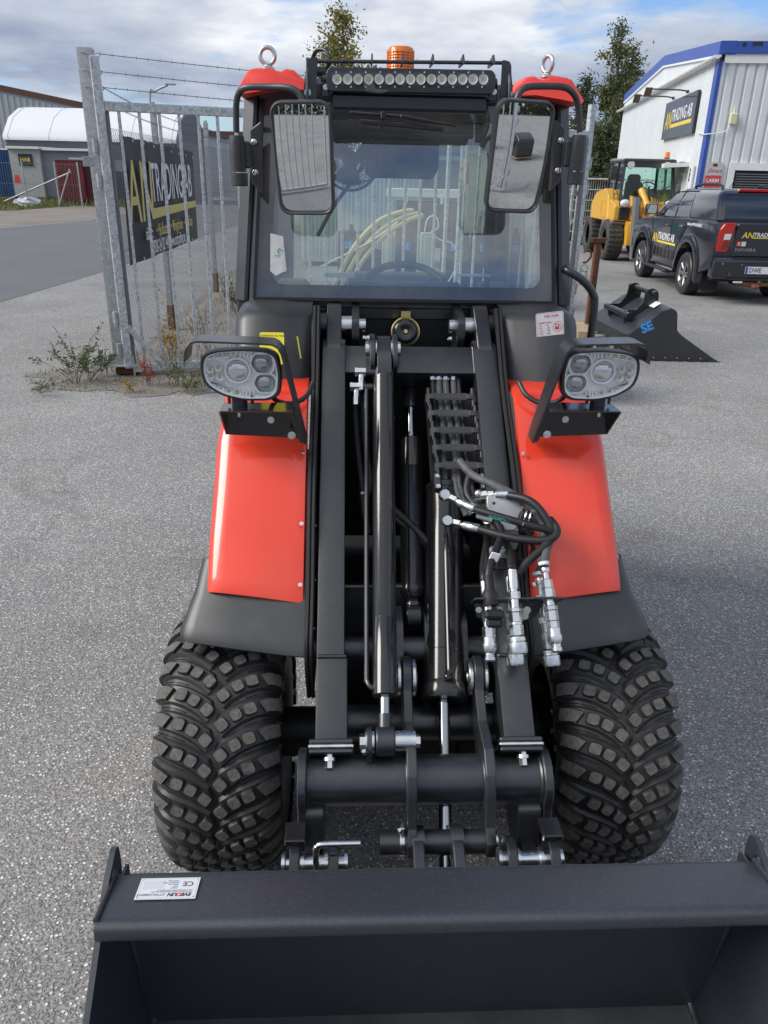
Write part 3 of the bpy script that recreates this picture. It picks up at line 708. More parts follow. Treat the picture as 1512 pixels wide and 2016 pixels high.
fb_ = thing('far_shed', 'dark grey far shed right of the brown-edged hall', 'building')
b = MB(); b.box((-10.5, 100, 2.3), (9, 8, 4.6)); b.build('wall', K['shed2'], fb_, flat=True)
b = MB(); b.box((-10.5, 99.9, 4.75), (9.3, 8.4, .35)); b.build('roof', K['darkcanvas'], fb_, flat=True)
# distant light-coloured units and machines beyond the gate
fb_ = thing('pale_unit', 'pale flat-roofed unit far beyond the gate', 'building')
b = MB(); b.box((7.4, 62, 1.9), (5.5, 6, 3.8)); b.build('wall', mat('cream_unit', (.55, .56, .50), .6), fb_, flat=True)
b = MB(); b.box((7.4, 61.9, 3.85), (5.7, 6.3, .14)); b.build('roof', K['greypaint'], fb_, flat=True)

# street lamp
sl = thing('street_lamp', 'tall grey street lamp with bent arm across the road', 'street lamp')
b = MB(); b.tube([(-12.9, 46, 0), (-12.9, 46, 5.3), (-12.6, 46, 5.75), (-11.9, 46, 6.05)], .06, 8, sm=4); b.build('pole', K['galvdull'], sl)
b = MB(); b.box((-11.75, 46, 6.10), (.55, .22, .10), bev=.03); b.build('lamp_head', K['galvdull'], sl)
fl = thing('floodlight_mast', 'thin floodlight mast far beyond the gate', 'lamp')
b = MB(); b.tube([(7.35, 55, 0), (7.35, 55, 6.2)], .05, 6, sm=1); b.build('pole', K['greypaint'], fl)
b = MB(); b.box((7.35, 54.9, 6.3), (.3, .12, .42)); b.build('lamp_head', K['black'], fl)

# ------------------------------------------------------------------ trees
K['birchleaf'] = leafmat('birch_leaf', (.12, .14, .032), (.27, .25, .05), (.50, .26, .05))
K['aspenleaf'] = leafmat('aspen_leaf', (.060, .085, .030), (.15, .175, .055), (.26, .15, .06))
K['needle'] = leafmat('pine_needle', (.045, .070, .030), (.105, .135, .050))
K['farleaf'] = leafmat('far_foliage', (.028, .042, .018), (.075, .09, .03))
K['weed'] = leafmat('weed_leaf', (.045, .085, .022), (.12, .17, .045), (.24, .10, .04))
K['redleaf'] = leafmat('red_weed_leaf', (.22, .03, .025), (.40, .10, .03))
K['goldleaf'] = leafmat('yellow_weed_leaf', (.30, .20, .03), (.50, .34, .05))
K['bark'] = mat('grey_bark', (.12, .105, .09), .9, var=.3, vs=14)
K['pinebark'] = mat('pine_bark', (.15, .085, .05), .9, var=.3, vs=14)
K['stem'] = mat('dry_stem', (.11, .075, .05), .85)
def leafquad(b, p, size, rnd, droop=.0, thin=.55):
    a = Vector((rnd.gauss(0, 1), rnd.gauss(0, 1), rnd.gauss(0, .7) - droop)).normalized(); c = a.cross(Vector((rnd.gauss(0, 1), rnd.gauss(0, 1), rnd.gauss(0, 1)))).normalized()
    s = size * rnd.uniform(.7, 1.3); w = s * thin
    b.add([p, p + a * s * .5 + c * w * .5, p + a * s, p + a * s * .5 - c * w * .5], [(0, 1, 2, 3)])
def tree(name, label, x, y, h, crown0, rad, nl, leaf, leafm, barkm, seed, shape='egg', limbs=26, group=None, clump=14, thin=.6, up=.55):
    rnd = random.Random(seed); t = thing(name, label, 'tree', (x, y, 0), 0, group)
    tr = MB(); lean = Vector((rnd.uniform(-.03, .03), rnd.uniform(-.03, .03), 0))
    axis = lambda z: Vector((lean.x * z + .05 * sin(z * .9 + seed), lean.y * z + .05 * cos(z * .7 + seed), z))
    n = 9; r0 = .018 * h + .02; a = None
    ringz = [h * i / n for i in range(n + 1)]; secs = []
    for z in ringz:
        rr = r0 * (1 - .93 * z / h); c = axis(z); secs.append([c + Vector((rr * cos(2 * pi * k / 8), rr * sin(2 * pi * k / 8), 0)) for k in range(8)])
    tr.loft(secs)
    cr = MB(); pts = []
    for i in range(limbs):
        f = (i + rnd.random()) / limbs; z = crown0 + (h - crown0) * f * .97
        if shape == 'egg': R = rad * (sin(pi * min(1, .12 + f * .88)) ** .6) * (1.05 - .25 * f)
        elif shape == 'col': R = rad * (.55 + .45 * sin(pi * (f * .8 + .15))) * (1 - f ** 5 * .85)
        else: R = rad * (1.05 - .85 * f ** 1.3) * rnd.uniform(.6, 1.15)
        R *= rnd.uniform(.65, 1.15); ang = rnd.uniform(0, 2 * pi) + i * 2.4
        p0 = axis(z); d = Vector((cos(ang), sin(ang), 0)); p1 = p0 + d * R + Vector((0, 0, R * up * rnd.uniform(.5, 1.2)))
        pm = (p0 + p1) / 2 + Vector((0, 0, -R * .08))
        tr.tube([p0, pm, p1], max(.008, r0 * .22 * (1 - f * .7)), 5, sm=2)
        k = max(2, int(R / rad * clump * rnd.uniform(.5, 1.2)))
        for j in range(k):
            q = rnd.uniform(.22, 1.05); c = p0.lerp(p1, q) + Vector((rnd.gauss(0, .09), rnd.gauss(0, .09), rnd.gauss(0, .09))) * rad
            pts.append((c, rad * rnd.uniform(.08, .20)))
            if rnd.random() < .3: tr.tube([p0.lerp(p1, q * .85), c], .006, 3, sm=1)
    per = max(1, nl // max(1, len(pts)))
    for c, cr_ in pts:
        for j in range(int(per * rnd.uniform(.5, 1.5))):
            v = Vector((rnd.gauss(0, 1), rnd.gauss(0, 1), rnd.gauss(0, .8))) * cr_
            leafquad(cr, c + v, leaf, rnd, .3, thin)
    tr.build('trunk', barkm, t, fixn=False); cr.build('crown', leafm, t, flat=True, fixn=False)
    return t
tree('birch_tree', 'slender birch tree with thin green and yellow leaves rising behind the loader roof', -1.62, 30, 7.05, 3.0, 1.05, 7000, .105, K['birchleaf'], K['bark'], 4, 'egg', 40, None, 16)
tree('aspen_tree', 'tall aspen tree with reddish top left of the white workshop', 10.25, 40, 8.5, 1.0, 1.15, 11000, .13, K['aspenleaf'], K['bark'], 8, 'col', 46, None, 12, up=.9)
for x, y, h, rd, sd, lb in ((9.0, 41, 6.6, 1.15, 21, 'dark pine close beside the tall aspen'), (11.6, 43, 7.2, 1.3, 5, 'pine nearest the workshop, behind the aspen'), (8.0, 44, 5.3, 1.2, 13, 'low dark pine at the left end of the tree group behind the gate post'), (9.6, 38.5, 4.4, 1.25, 34, 'short dense pine at the foot of the aspen'), (10.9, 37.5, 3.9, 1.2, 44, 'bushy low pine against the workshop end')):
    tree('pine_tree', lb, x, y, h, .3, rd, 8000, .24, K['needle'], K['pinebark'], sd, 'cone', 54, 'pines behind the yellow loader', 14, thin=.24, up=.35)
tree('small_tree', 'green leafy tree seen through the cab glass behind the fan', -2.1, 23, 4.0, .8, .95, 4200, .10, K['aspenleaf'], K['bark'], 61, 'egg', 34, None, 14)
tree('pine_tree', 'tiny spruce top behind the orange beacon', .62, 34, 6.3, 3.4, .42, 1500, .16, K['needle'], K['pinebark'], 71, 'cone', 24, None, 12, thin=.13)
# far wood: reads as one mass
fw2 = MB(); rnd = random.Random(11)
for i in range(900):
    x = rnd.uniform(-170, 190); y = rnd.uniform(150, 190); h = rnd.uniform(4.5, 8.5) + 1.5 * sin(x * .07) ; w = rnd.uniform(.9, 1.9)
    for j in range(16):
        f = rnd.random(); leafquad(fw2, Vector((x + rnd.gauss(0, w * (1.05 - f)), y + rnd.gauss(0, w * (1 - f)), h * f)), 1.5, rnd, .2, .6)
for i in range(700):                                                  # and behind the camera
    x = rnd.uniform(-80, 80); y = rnd.uniform(-75, -55); h = rnd.uniform(5, 10); w = 1.6
    for j in range(14):
        f = rnd.random(); leafquad(fw2, Vector((x + rnd.gauss(0, w * (1.05 - f)), y + rnd.gauss(0, w * (1 - f)), h * f)), 1.5, rnd, .2, .6)
o = fw2.build('far_wood', K['farleaf'], flat=True, fixn=False); o['kind'] = 'stuff'
# grass on the verge and along the fence
gb = MB(); rnd = random.Random(12)
def blade(b, x, y, h, w=.02):
    a = rnd.uniform(0, 2 * pi); dx_, dy_ = cos(a), sin(a); l = h * rnd.uniform(.1, .6)
    b.add([(x - dy_ * w, y + dx_ * w, 0), (x + dy_ * w, y - dx_ * w, 0), (x + dx_ * l, y + dy_ * l, h)], [(0, 1, 2)])
for i in range(9000):
    y = rnd.uniform(39.8, 50); x = rnd.uniform(-27, -14.5)
    if x > -18.3 + (y - 39.6) * .07 + rnd.uniform(-.3, .3): 
        if y < 46: continue
    blade(gb, x, y, rnd.uniform(.08, .34) * (1.5 if y > 45 else .8), .028)
for i in range(3500):
    y = rnd.uniform(24, 36); x = 4 + rnd.random() * 4.6
    if abs(x - 4.0 - (y - 24) * .3) > 1.2: continue
    blade(gb, x, y, rnd.uniform(.05, .28), .02)
o = gb.build('verge_grass', leafmat('grass_blade', (.10, .13, .03), (.26, .25, .08)), flat=True, fixn=False); o['kind'] = 'stuff'
gb = MB()
for i in range(2600):
    a = rnd.uniform(0, 2 * pi); q = sqrt(rnd.random())
    x = -2.5 + 1.25 * q * cos(a); y = 7.85 + .62 * q * sin(a)
    if rnd.random() < .35: x = -2.3 + rnd.uniform(-.2, 1.4); y = 8.2 + (x + 2.8) * .4 + rnd.gauss(0, .2)
    dens = .5 + .5 * sin(x * 5.1 + 1.3) * cos(y * 6.3)
    if rnd.random() > dens: continue
    blade(gb, x, y, rnd.uniform(.012, .06) * (2.0 if rnd.random() < .08 else 1), .004)
for i in range(800):
    y = rnd.uniform(8.4, 18); x = -2.75 - (y - 8) * .05 + rnd.gauss(.35, .28)
    blade(gb, x, y, rnd.uniform(.02, .12), .006)
o = gb.build('weedy_grass', leafmat('dry_grass_blade', (.10, .11, .035), (.28, .24, .11)), flat=True, fixn=False); o['kind'] = 'stuff'
# ================================================================== the compact loader
LD = thing('compact_loader', 'red and black compact wheel loader with a wide black front bucket, in the foreground', 'loader', (0.095, 1.946, 0), radians(3.0))

# ------------------------------------------------------------------ wheels
_cr = [(0, .379), (.045, .3785), (.088, .376), (.118, .368), (.140, .351), (.155, .330), (.163, .300), (.165, .268), (.159, .238), (.146, .214), (.132, .2)]
_S = [0.0]
for a, b in zip(_cr, _cr[1:]): _S.append(_S[-1] + sqrt((a[0] - b[0]) ** 2 + (a[1] - b[1]) ** 2))
def _prof(s):
    s = min(max(s, 0), _S[-1] - 1e-6)
    for i in range(len(_S) - 1):
        if s <= _S[i + 1]:
            t = (s - _S[i]) / (_S[i + 1] - _S[i]); a, b = _cr[i], _cr[i + 1]
            dx, dr = b[0] - a[0], b[1] - a[1]; l = sqrt(dx * dx + dr * dr)
            return a[0] + dx * t, a[1] + dr * t, -dr / l, dx / l
def _tp(s, arc, h, sg, ph0):
    """point on the tyre: s across from the centre line, arc along the tread, h above the carcass"""
    x, r, nx, nr = _prof(abs(s)); ph = ph0 + arc / 0.39
    x += nx * h; r += nr * h
    return (sg * x, -r * cos(ph), r * sin(ph))
def _fa(s): return 0.094 * (1 - exp(-s / 0.085))
def _fd(s): return 0.094 / 0.085 * exp(-s / 0.085)
def make_wheel(parent, loc):
    hub = MB()
    hub.lathe([(0.0, -.09), (.05, -.09), (.06, -.07), (.10, -.06), (.15, -.03), (.19, -.02), (.205, -.13), (.222, -.125), (.222, .125), (.205, .13), (.19, .02), (.12, .03), (.10, .06), (.055, .075), (0, .08)], (0, 0, 0), (1, 0, 0), 40)
    w = hub.build('wheel', K['blackgloss'], parent)
    w.location = loc
    nu = MB()
    for i in range(8):
        a = 2 * pi * i / 8
        for sx in (-1, 1):
            nu.cut(); nu.cyl((sx * .045, .082 * cos(a), .082 * sin(a)), (sx * .088, .082 * cos(a), .082 * sin(a)), .011, n=6)
    nu.build('wheel_nut', K['zinc'], w)
    t = MB(); n = 96
    prof = []
    k = 26
    for i in range(-k, k + 1):
        s = _S[-1] * abs(i) / k; x, r, _, _ = _prof(s); prof.append((r, x if i >= 0 else -x))
    t.lathe(prof, (0, 0, 0), (1, 0, 0), n, 0)
    LUGS = 32; pitch = 2 * pi / LUGS
    for sg in (-1, 1):
        for q in range(LUGS):
            ph = q * pitch + (0 if sg < 0 else pitch / 2)
            # the low rib that the blocks sit on
            rows = []; M_ = 9
            for i in range(M_ + 1):
                s = 0.004 + 0.208 * i / M_; f = _fa(s); d = _fd(s); l = sqrt(1 + d * d)
                hh = 0.008 * (1 - 0.6 * max(0, (i - 6) / 3))
                r = []
                for o, h in ((-.033, -.003), (-.022, hh), (.022, hh), (.033, -.003)):
                    r.append(_tp(max(0.0005, s - d / l * o), f + o / l, h, sg, ph))
                rows.append(r)
            t.grid(rows, 0)
            # three square blocks
            for sc_, w_ in ((.020, .0305), (.056, .0295), (.091, .0295)):
                f = _fa(sc_); d = _fd(sc_); l = sqrt(1 + d * d); T = (1 / l, d / l); Nn = (-d / l, 1 / l)
                def ring(k_, h):
                    pol = rounded([(-k_, -k_), (k_, -k_), (k_, k_), (-k_, k_)], k_ * .55, 2)
                    return [_tp(max(0.0005, sc_ + p[0] * T[0] + p[1] * Nn[0]), f + p[0] * T[1] + p[1] * Nn[1], h, sg, ph) for p in pol]
                r0 = ring(w_ * .60, .006); r1 = ring(w_ * .53, .0165); r2 = ring(w_ * .48, .0188); m_ = len(r0)
                t.loft([r0, r1, r2], 0, caps=False)
                t.add(r2, [tuple(range(m_))], 1)
            # long shoulder block
            rows = []; M_ = 7
            for i in range(M_ + 1):
                s = 0.116 + 0.100 * i / M_; f = _fa(s) + 0.0; d = _fd(s); l = sqrt(1 + d * d)
                hh = 0.0180 * (1 - 0.5 * max(0, (i - 4) / 3)); ww = .017 + .003 * i / M_
                r = []
                for o, h in ((-ww - .004, .002), (-ww, hh), (ww, hh), (ww + .004, .002)):
                    oo = o + (-.006 if i == 0 and o > 0 else 0)
                    r.append(_tp(s - d / l * oo + (.010 if i == 0 and o < 0 else 0), f + oo / l, h, sg, ph))
                rows.append(r)
            vs = [p for r in rows for p in r]; b0 = len(t.v); t.v.extend(vs)
            for i in range(M_):
                for j in range(3):
                    t.f.append(tuple(b0 + q_ for q_ in (i * 4 + j, i * 4 + j + 1, (i + 1) * 4 + j + 1, (i + 1) * 4 + j)))
                    t.m.append(1 if (j == 1 and i < 4) else 0)
            t.add([rows[0][0], rows[0][1], rows[0][2], rows[0][3]], [(0, 1, 2, 3)], 0)
            # thin moulded ridges in the groove
            for o2 in (.036, .047):
                rows = []
                for i in range(5):
                    s = .078 + .10 * i / 4; f = _fa(s) + o2
                    rows.append([_tp(s, f - .0018, 0, sg, ph), _tp(s, f, .003, sg, ph), _tp(s, f + .0018, 0, sg, ph)])
                t.grid(rows, 0)
    t.build('tyre', [K['rubber'], K['tread']], w, sharp=0.5, fixn=False)
    # moulding whiskers at the shoulders
    hs = MB(); rnd = random.Random(3)
    for i in range(170):
        s = rnd.choice((.135, .16, .2, .225)); ph = rnd.uniform(0, 2 * pi); sg = rnd.choice((-1, 1))
        p0 = Vector(_tp(s, 0, 0.004, sg, ph)); p1 = Vector(_tp(s + rnd.uniform(-.01, .01), rnd.uniform(-.006, .006), rnd.uniform(.016, .036), sg, ph))
        hs.tube([p0, p1], .0006, 3, sm=1)
    o = hs.build('tyre_whiskers', K['hose'], w); o['kind'] = 'stuff'
    return w
W0 = make_wheel(LD, (-.547, 0, .398))
for lx, ly in ((.562, 0), (-.555, 1.62), (.562, 1.62)):
    c = copy_tree(W0, LD); c.location = (lx, ly, .398)

# ------------------------------------------------------------------ chassis
c = MB()
c.cyl((-.40, .0, .40), (.40, .0, .40), .075, n=20)
c.box((0, .02, .40), (.30, .26, .22), bev=.02)
c.box((0, .62, .50), (.46, 1.05, .30), bev=.015)
c.box((0, 1.6, .55), (.52, .9, .45), bev=.02)
c.cyl((-.40, 1.62, .40), (.40, 1.62, .40), .075, n=16)
c.build('chassis', K['deep'], LD)
c = MB()
c.cyl((-.30, -.11, .775), (.29, -.11, .775), .036, n=20)             # cross pipe low in the boom well
c.box((0, .02, .83), (.56, .02, .16), bev=.004)
c.box((0, .10, .62), (.56, .03, .30), bev=.004)
c.cyl((-.25, -.20, .59), (.25, -.20, .59), .05, n=20)
c.box((0, -.14, .51), (.5, .03, .06), bev=.004)
for x in (-.05, .03, .13):
    c.prism(rounded([(-.02, .60), (-.18, .60), (-.2, .72), (-.10, .86), (0, .86)], .03), 'yz', x - .01, x + .01)
c.build('boom_support', K['black'], LD)
c = MB()
c.box((0, .80, 1.12), (.60, .02, .84)); c.box((0, .42, .66), (.56, .7, .02))
for sx in (-1, 1):
    c.prism(rounded([(.78, 1.58), (.62, 1.595), (.40, 1.375), (-.11, .90), (-.19, .80), (-.10, .62), (.78, .62)], .03), 'yz', sx * .296 - .006, sx * .296 + .006)
c.build('inner_guard', K['deep'], LD)
for sx in (-1, 1):                                                   # rolled edges beside the boom
    c = MB()
    pts = [(sx * .302, .62, 1.60), (sx * .302, .405, 1.385), (sx * .304, .13, 1.172), (sx * .304, -.08, .935), (sx * .305, -.195, .815), (sx * .305, -.12, .62)]
    for o in (0, .012): c.cut(); c.tube([(p[0] - sx * o, p[1] - .004, p[2] + .004) for p in pts], .0065, 6, sm=5)
    c.build('edge_trim', K['seal'], LD)
    c = MB()
    for y, z in ((.20, 1.245), (.05, 1.085), (-.07, .955)):
        c.bolt((sx * .325, y - .004, z + .006), (0, -.7, .7), .0045, .004)
    for y, z in ((.12, 1.05), (.01, .93), (-.09, .83)):
        c.bolt((sx * .289, y, z), (-sx, -.3, 0), .006, .004)
    c.build('panel_screw', K['zinc'], LD)

# ------------------------------------------------------------------ bonnet halves, red panels, mudguards
for sx in (-1, 1):
    def X(v): return sx * v
    h = MB()
    rows = []
    prof = [(.79, 1.602), (.66, 1.600), (.600, 1.590), (.575, 1.570), (.520, 1.47), (.478, 1.395), (.470, 1.378), (.50, 1.36)]
    for y, z in prof:
        f = (1.60 - z)
        r = [(X(.312), y + .03, z), (X(.345), y, z), (X(.385), y - .004, z + .001), (X(.41), y - .022, z + .004), (X(.515), y - .026, z + .003), (X(.548), y - .008, z - .012), (X(.558 + .03 * f), y + .03, z - .035), (X(.562 + .04 * f), y + .16, z - .06), (X(.566 + .04 * f), y + .40, z - .08)]
        rows.append([Vector(p) for p in r])
    h.grid(rows)
    h.build('bonnet_cover', K['blackrough'], LD, sharp=.75)
    p = MB(); rows = []
    prof = [(.60, 1.402), (.44, 1.398), (.355, 1.388), (.310, 1.352), (.235, 1.276), (.13, 1.166), (.03, 1.058), (-.045, .972), (-.062, .950), (-.066, .940), (-.05, .930)]
    for i, (y, z) in enumerate(prof):
        k = -.008 if i < 4 else .0
        r = [(.314, .016), (.318, .002), (.34, -.001), (.44, -.006), (.53, -.003), (.562, .004), (.576, .014), (.584, .034), (.588, .08), (.590, .18), (.592, .42)]
        rows.append([Vector((X(x + (.004 if i > 5 and x > .5 else 0) + (-.012 if i < 4 and x > .5 else 0)), y + o * .72 + (k if x < .5 else 0) - .030 * max(0, i - 5) / 5 * max(0, .592 - x) / .28, z - o * .68 * (1 if o < .1 else .55) - .036 * max(0, i - 5) / 5 * max(0, .592 - x) / .28)) for x, o in r])
    p.grid(rows)
    p.build('red_side_panel', K['red'], LD, sharp=.8)
    g = MB(); rows = []
    path = [(-.02, .985), (-.10, .915), (-.165, .862), (-.192, .836), (-.198, .822), (-.188, .812), (-.15, .82), (.0, .90)]
    for i, (y, z) in enumerate(path):
        ex = [0, .014, .036, .046, .046, .040, .03, .0][i]
        r = [(.308, .01), (.312, 0), (.36, 0), (.50, 0), (.585 + ex * .6, .004), (.60 + ex * .8, .012), (.608 + ex, .03), (.612 + ex, .07)]
        rows.append([Vector((X(x), y + o + (.040 * max(0, (x - .33)) / .3), z - o * .2 + (.022 * max(0, (x - .33)) / .3) - .012)) for x, o in r])
    g.grid(rows)
    rows = []
    for a in range(0, 11):                                            # the arch running back over the tyre
        t = radians(118 - a * 10.5 - 0); y = .02 - .47 * cos(radians(180) - t) ; z = .40 + .50 * sin(t)
        rows.append([Vector((X(.31), y + .06, z)), Vector((X(.58), y + .06, z)), Vector((X(.635), y + .06, z - .012)), Vector((X(.645), y + .06, z - .05))])
    g.grid(rows)
    g.build('mudguard', K['blackrough'], LD, sharp=.8)

# stickers on the bonnet
M_ = frame((-.468, .496, 1.536), (1, 0, 0), (0, .42, .9))
s = MB(); s.prism(rrect(.036, -.045, .076, .10, .006), 'xy', 0, .0012)
o = s.build('oil_tank_sticker', K['yellowsticker'], LD, M=M_)
text('HYDRAULIC OIL TANK', .0075, K['ink'], o, M_ @ Matrix.Translation((.0, -.008, .0015)), depth=.0002)
s = MB(); s.prism(rrect(.022, -.04, .004, .07, .001), 'xy', 0, .0012)
M_ = frame((-.376, .512, 1.53), (1, 0.45, 0), (0, .42, .9)) ; s.build('yellow_side_sticker', K['yellowsticker'], LD, M=M_)
M_ = frame((.405, .538, 1.606), (1, .03, .12), (-.09, .1, 1))
s = MB(); s.prism(rrect(.042, -.042, .090, .078, .007), 'xy', 0, .0012)
o = s.build('fuel_tank_sticker', K['white'], LD, M=M_)
F_ = lambda x, y: M_ @ Matrix.Translation((x, y, .0015))
text('FUEL TANK', .009, K['redink'], o, F_(.024, -.018), bold=.02, depth=.0002)
for i, (a_, b_) in enumerate((('AMBIENT', 'DIESEL'), ('>4C', '0#'), ('>-5C', '-10#'), ('>-14C', '-20#'), ('>-29C', '-35#'))):
    text(a_, .0058, K['redink'], o, F_(.004, -.036 - .0085 * i), depth=.0002)
    text(b_, .0058, K['redink'], o, F_(.030, -.036 - .0085 * i), depth=.0002)
s = MB(); s.prism(circ(.067, -.05, .016, 24), 'xy', .0013, .0016, holes=[circ(.067, -.05, .0148, 24)])
s.prism(rrect(.064, -.05, .012, .018, .002), 'xy', .0013, .0016, holes=[rrect(.064, -.0465, .008, .006, .001)])
s.tube([(.070, -.057, .0015), (.074, -.057, .0015), (.074, -.046, .0015), (.072, -.043, .0015)], .0008, 4, sm=1)
s.prism(rrect(.042, -.042, .086, .074, .006), 'xy', .0012, .0014, holes=[rrect(.042, -.042, .0845, .0725, .0055)])
s.build('fuel_pump_print', K['redink'], o, M=M_)

# ------------------------------------------------------------------ boom
def A(x, u, off=0.0): return Vector((x, .67 - .756 * u - .655 * off, 1.54 - .655 * u + .756 * off))
_R = Matrix(((1, 0, 0), (0, -.756, -.655), (0, -.655, .756))).to_3x3()     # columns: x, along, off
_R = Matrix((Vector((1, 0, 0)), Vector((0, -.756, -.655)), Vector((0, -.655, .756)))).transposed()
for sx, xc in ((-1, -.240), (1, .248)):
    b = MB()
    hp = rounded([(-.075, -.05), (-.02, -.065), (.16, -.055), (.16, .055), (.04, .05), (-.075, .03)], .035, 4)
    b.prism([(A(0, u, o)[1], A(0, u, o)[2]) for u, o in hp], 'yz', xc - .024, xc + .024, bev=.003)
    pol = rounded([(.05, -.05), (.10, -.055), (1.16, -.06), (1.16, .055), (.12, .052), (.075, .02)], .015, 2)
    xb = xc - sx * .0
    b.prism([(A(0, u, o)[1], A(0, u, o)[2]) for u, o in pol], 'yz', xb - .037, xb + .037, bev=.006, seg=2)
    b.box(A(xb - .004 * sx, 1.255, -.002), (.082, .23, .112), _R, bev=.007, seg=2)
    b.box(A(xb - .004 * sx, 1.143, 0), (.080, .012, .118), _R, bev=.004)            # weld bead
    arm = b.build('boom_arm', K['black'], LD)
    pl = MB()
    pl.box(A(xb - .004 * sx, 1.362, .005), (.108, .012, .135), _R, bev=.003, mi=0)
    pl.box(A(xb - .004 * sx, 1.374, .005), (.112, .011, .139), _R, bev=.003, mi=1)
    pl.box(A(xb - .004 * sx, 1.386, .005), (.108, .012, .135), _R, bev=.003, mi=0)
    pl.cyl(A(xb, 1.385, .052), A(xb, 1.425, .052), .011, n=6, mi=1); pl.cyl(A(xb, 1.40, .052), A(xb, 1.408, .052), .016, n=14, mi=1)
    pl.build('flange_plate', [K['black'], K['zinc']], LD)
    pv = MB()
    xi = xc - sx * .03
    pv.cyl((xc - sx * .024, .672, 1.535), (xc - sx * .058, .672, 1.535), .032, n=22, mi=1)
    pv.cyl((xc - sx * .082, .672, 1.535), (xc - sx * .104, .672, 1.535), .024, n=22, mi=1)
    pv.bolt((xc - sx * .095, .655, 1.495), (-sx, 0, 0), .009, .01, 1)
    pv.prism(rounded([(.60, 1.50), (.60, 1.57), (.80, 1.60), (.80, 1.40), (.68, 1.40)], .02), 'yz', xc - sx * .058, xc - sx * .082)
    pv.cyl((xc + sx * .024, .672, 1.535), (xc + sx * .05, .672, 1.535), .04, n=20)
    pv.build('boom_pivot', [K['black'], K['zinc']], LD)
b = MB()
b.box(A(.004, .17, .0), (.422, .105, .075), _R, bev=.006, seg=2)
b.build('boom_crossbeam', K['black'], LD)
b = MB()
for xw in (-.203, .211): b.cut(); b.box(A(xw, .17, .0), (.008, .108, .080), _R, bev=.003)
b.build('weld_bead', K['black'], LD)

# cross tube with end plates and the two link plates
b = MB()
b.cyl((-.30, -.42, .587), (.296, -.42, .587), .0615, n=40)
b.build('cross_tube', K['black'], LD)
for sx in (-1, 1):
    b = MB()
    pol = [(-.42 + .082 * cos(radians(a)), .587 + .082 * sin(radians(a))) for a in range(-20, 201, 20)] + [(-.515, .50), (-.50, .41), (-.40, .41), (-.36, .50)]
    x0 = -.318 if sx < 0 else .294
    b.prism(pol, 'yz', x0, x0 + .022, bev=.003)
    xb = -.282 if sx < 0 else .262
    b.prism(rounded([(-.37, .56), (-.50, .56), (-.515, .42), (-.46, .40), (-.38, .44)], .02), 'yz', xb - .03, xb + .03, bev=.004)
    b.prism(rounded([(-.45, .45), (-.52, .46), (-.655, .52), (-.665, .44), (-.52, .38)], .03), 'yz', xb - .018, xb + .018, bev=.003)
    b.torus((x0 + (.024 if sx < 0 else -.002), -.42, .587), (1, 0, 0), .0635, .005, 30, 6)
    b.build('tube_end_plate', K['black'], LD)
for xc in (-.036, .158):
    b = MB()
    top = [(-.205 + .05 * cos(radians(a)), .755 + .05 * sin(radians(a))) for a in range(20, 161, 20)]
    pol = top + [(-.262, .745), (-.335, .70), (-.43, .692), (-.485, .655), (-.508, .59), (-.53, .53), (-.56, .505), (-.56, .465), (-.53, .442), (-.495, .455), (-.475, .50), (-.44, .545), (-.36, .575), (-.27, .63), (-.20, .70), (-.155, .74)]
    b.prism(pol, 'yz', xc - .0125, xc + .0125, bev=.0025)
    b.torus((xc, -.42, .587), (1, 0, 0), .0635, .016, 30, 6)
    b.build('link_plate', K['black'], LD)
    d = MB()
    for s_ in (-1, 1):
        d.lathe([(0, .0), (.047, .0), (.050, .003), (.050, .010), (.047, .013), (.02, .013), (.018, .016), (0, .016)], (xc + s_ * .0135, -.205, .745), (s_, 0, 0), 30)
    d.build('pivot_disc', K['zinc'], LD)
# pivot at the lower end of the links
b = MB()
b.cyl((-.115, -.525, .482), (.15, -.525, .482), .030, n=26)
for xx in (-.022, .075): 
    b.cyl((xx - .016, -.525, .482), (xx + .016, -.525, .482), .041, n=26)
    b.prism(rounded([(-.49, .49), (-.55, .52), (-.66, .48), (-.66, .35), (-.54, .39)], .025), 'yz', xx - .014, xx + .014, bev=.003)
b.build('coupler_link', K['black'], LD)
b = MB()
b.cyl((-.055, -.525, .482), (-.066, -.525, .482), .031, n=22); b.cyl((-.066, -.525, .482), (-.072, -.525, .482), .018, n=18)
b.cut(); b.box((-.06, -.525, .515), (.009, .022, .05), bev=.002); b.bolt((-.064, -.53, .53), (-1, 0, 0), .008, .006)
b.cut(); b.cyl((.172, -.525, .482), (.178, -.525, .482), .024, n=18)
b.cut(); b.cyl((-.05, -.62, .42), (-.038, -.62, .42), .024, n=16); b.cut(); b.cyl((.1, -.62, .42), (.115, -.62, .42), .024, n=16)
b.build('link_pin', K['zinc'], LD)
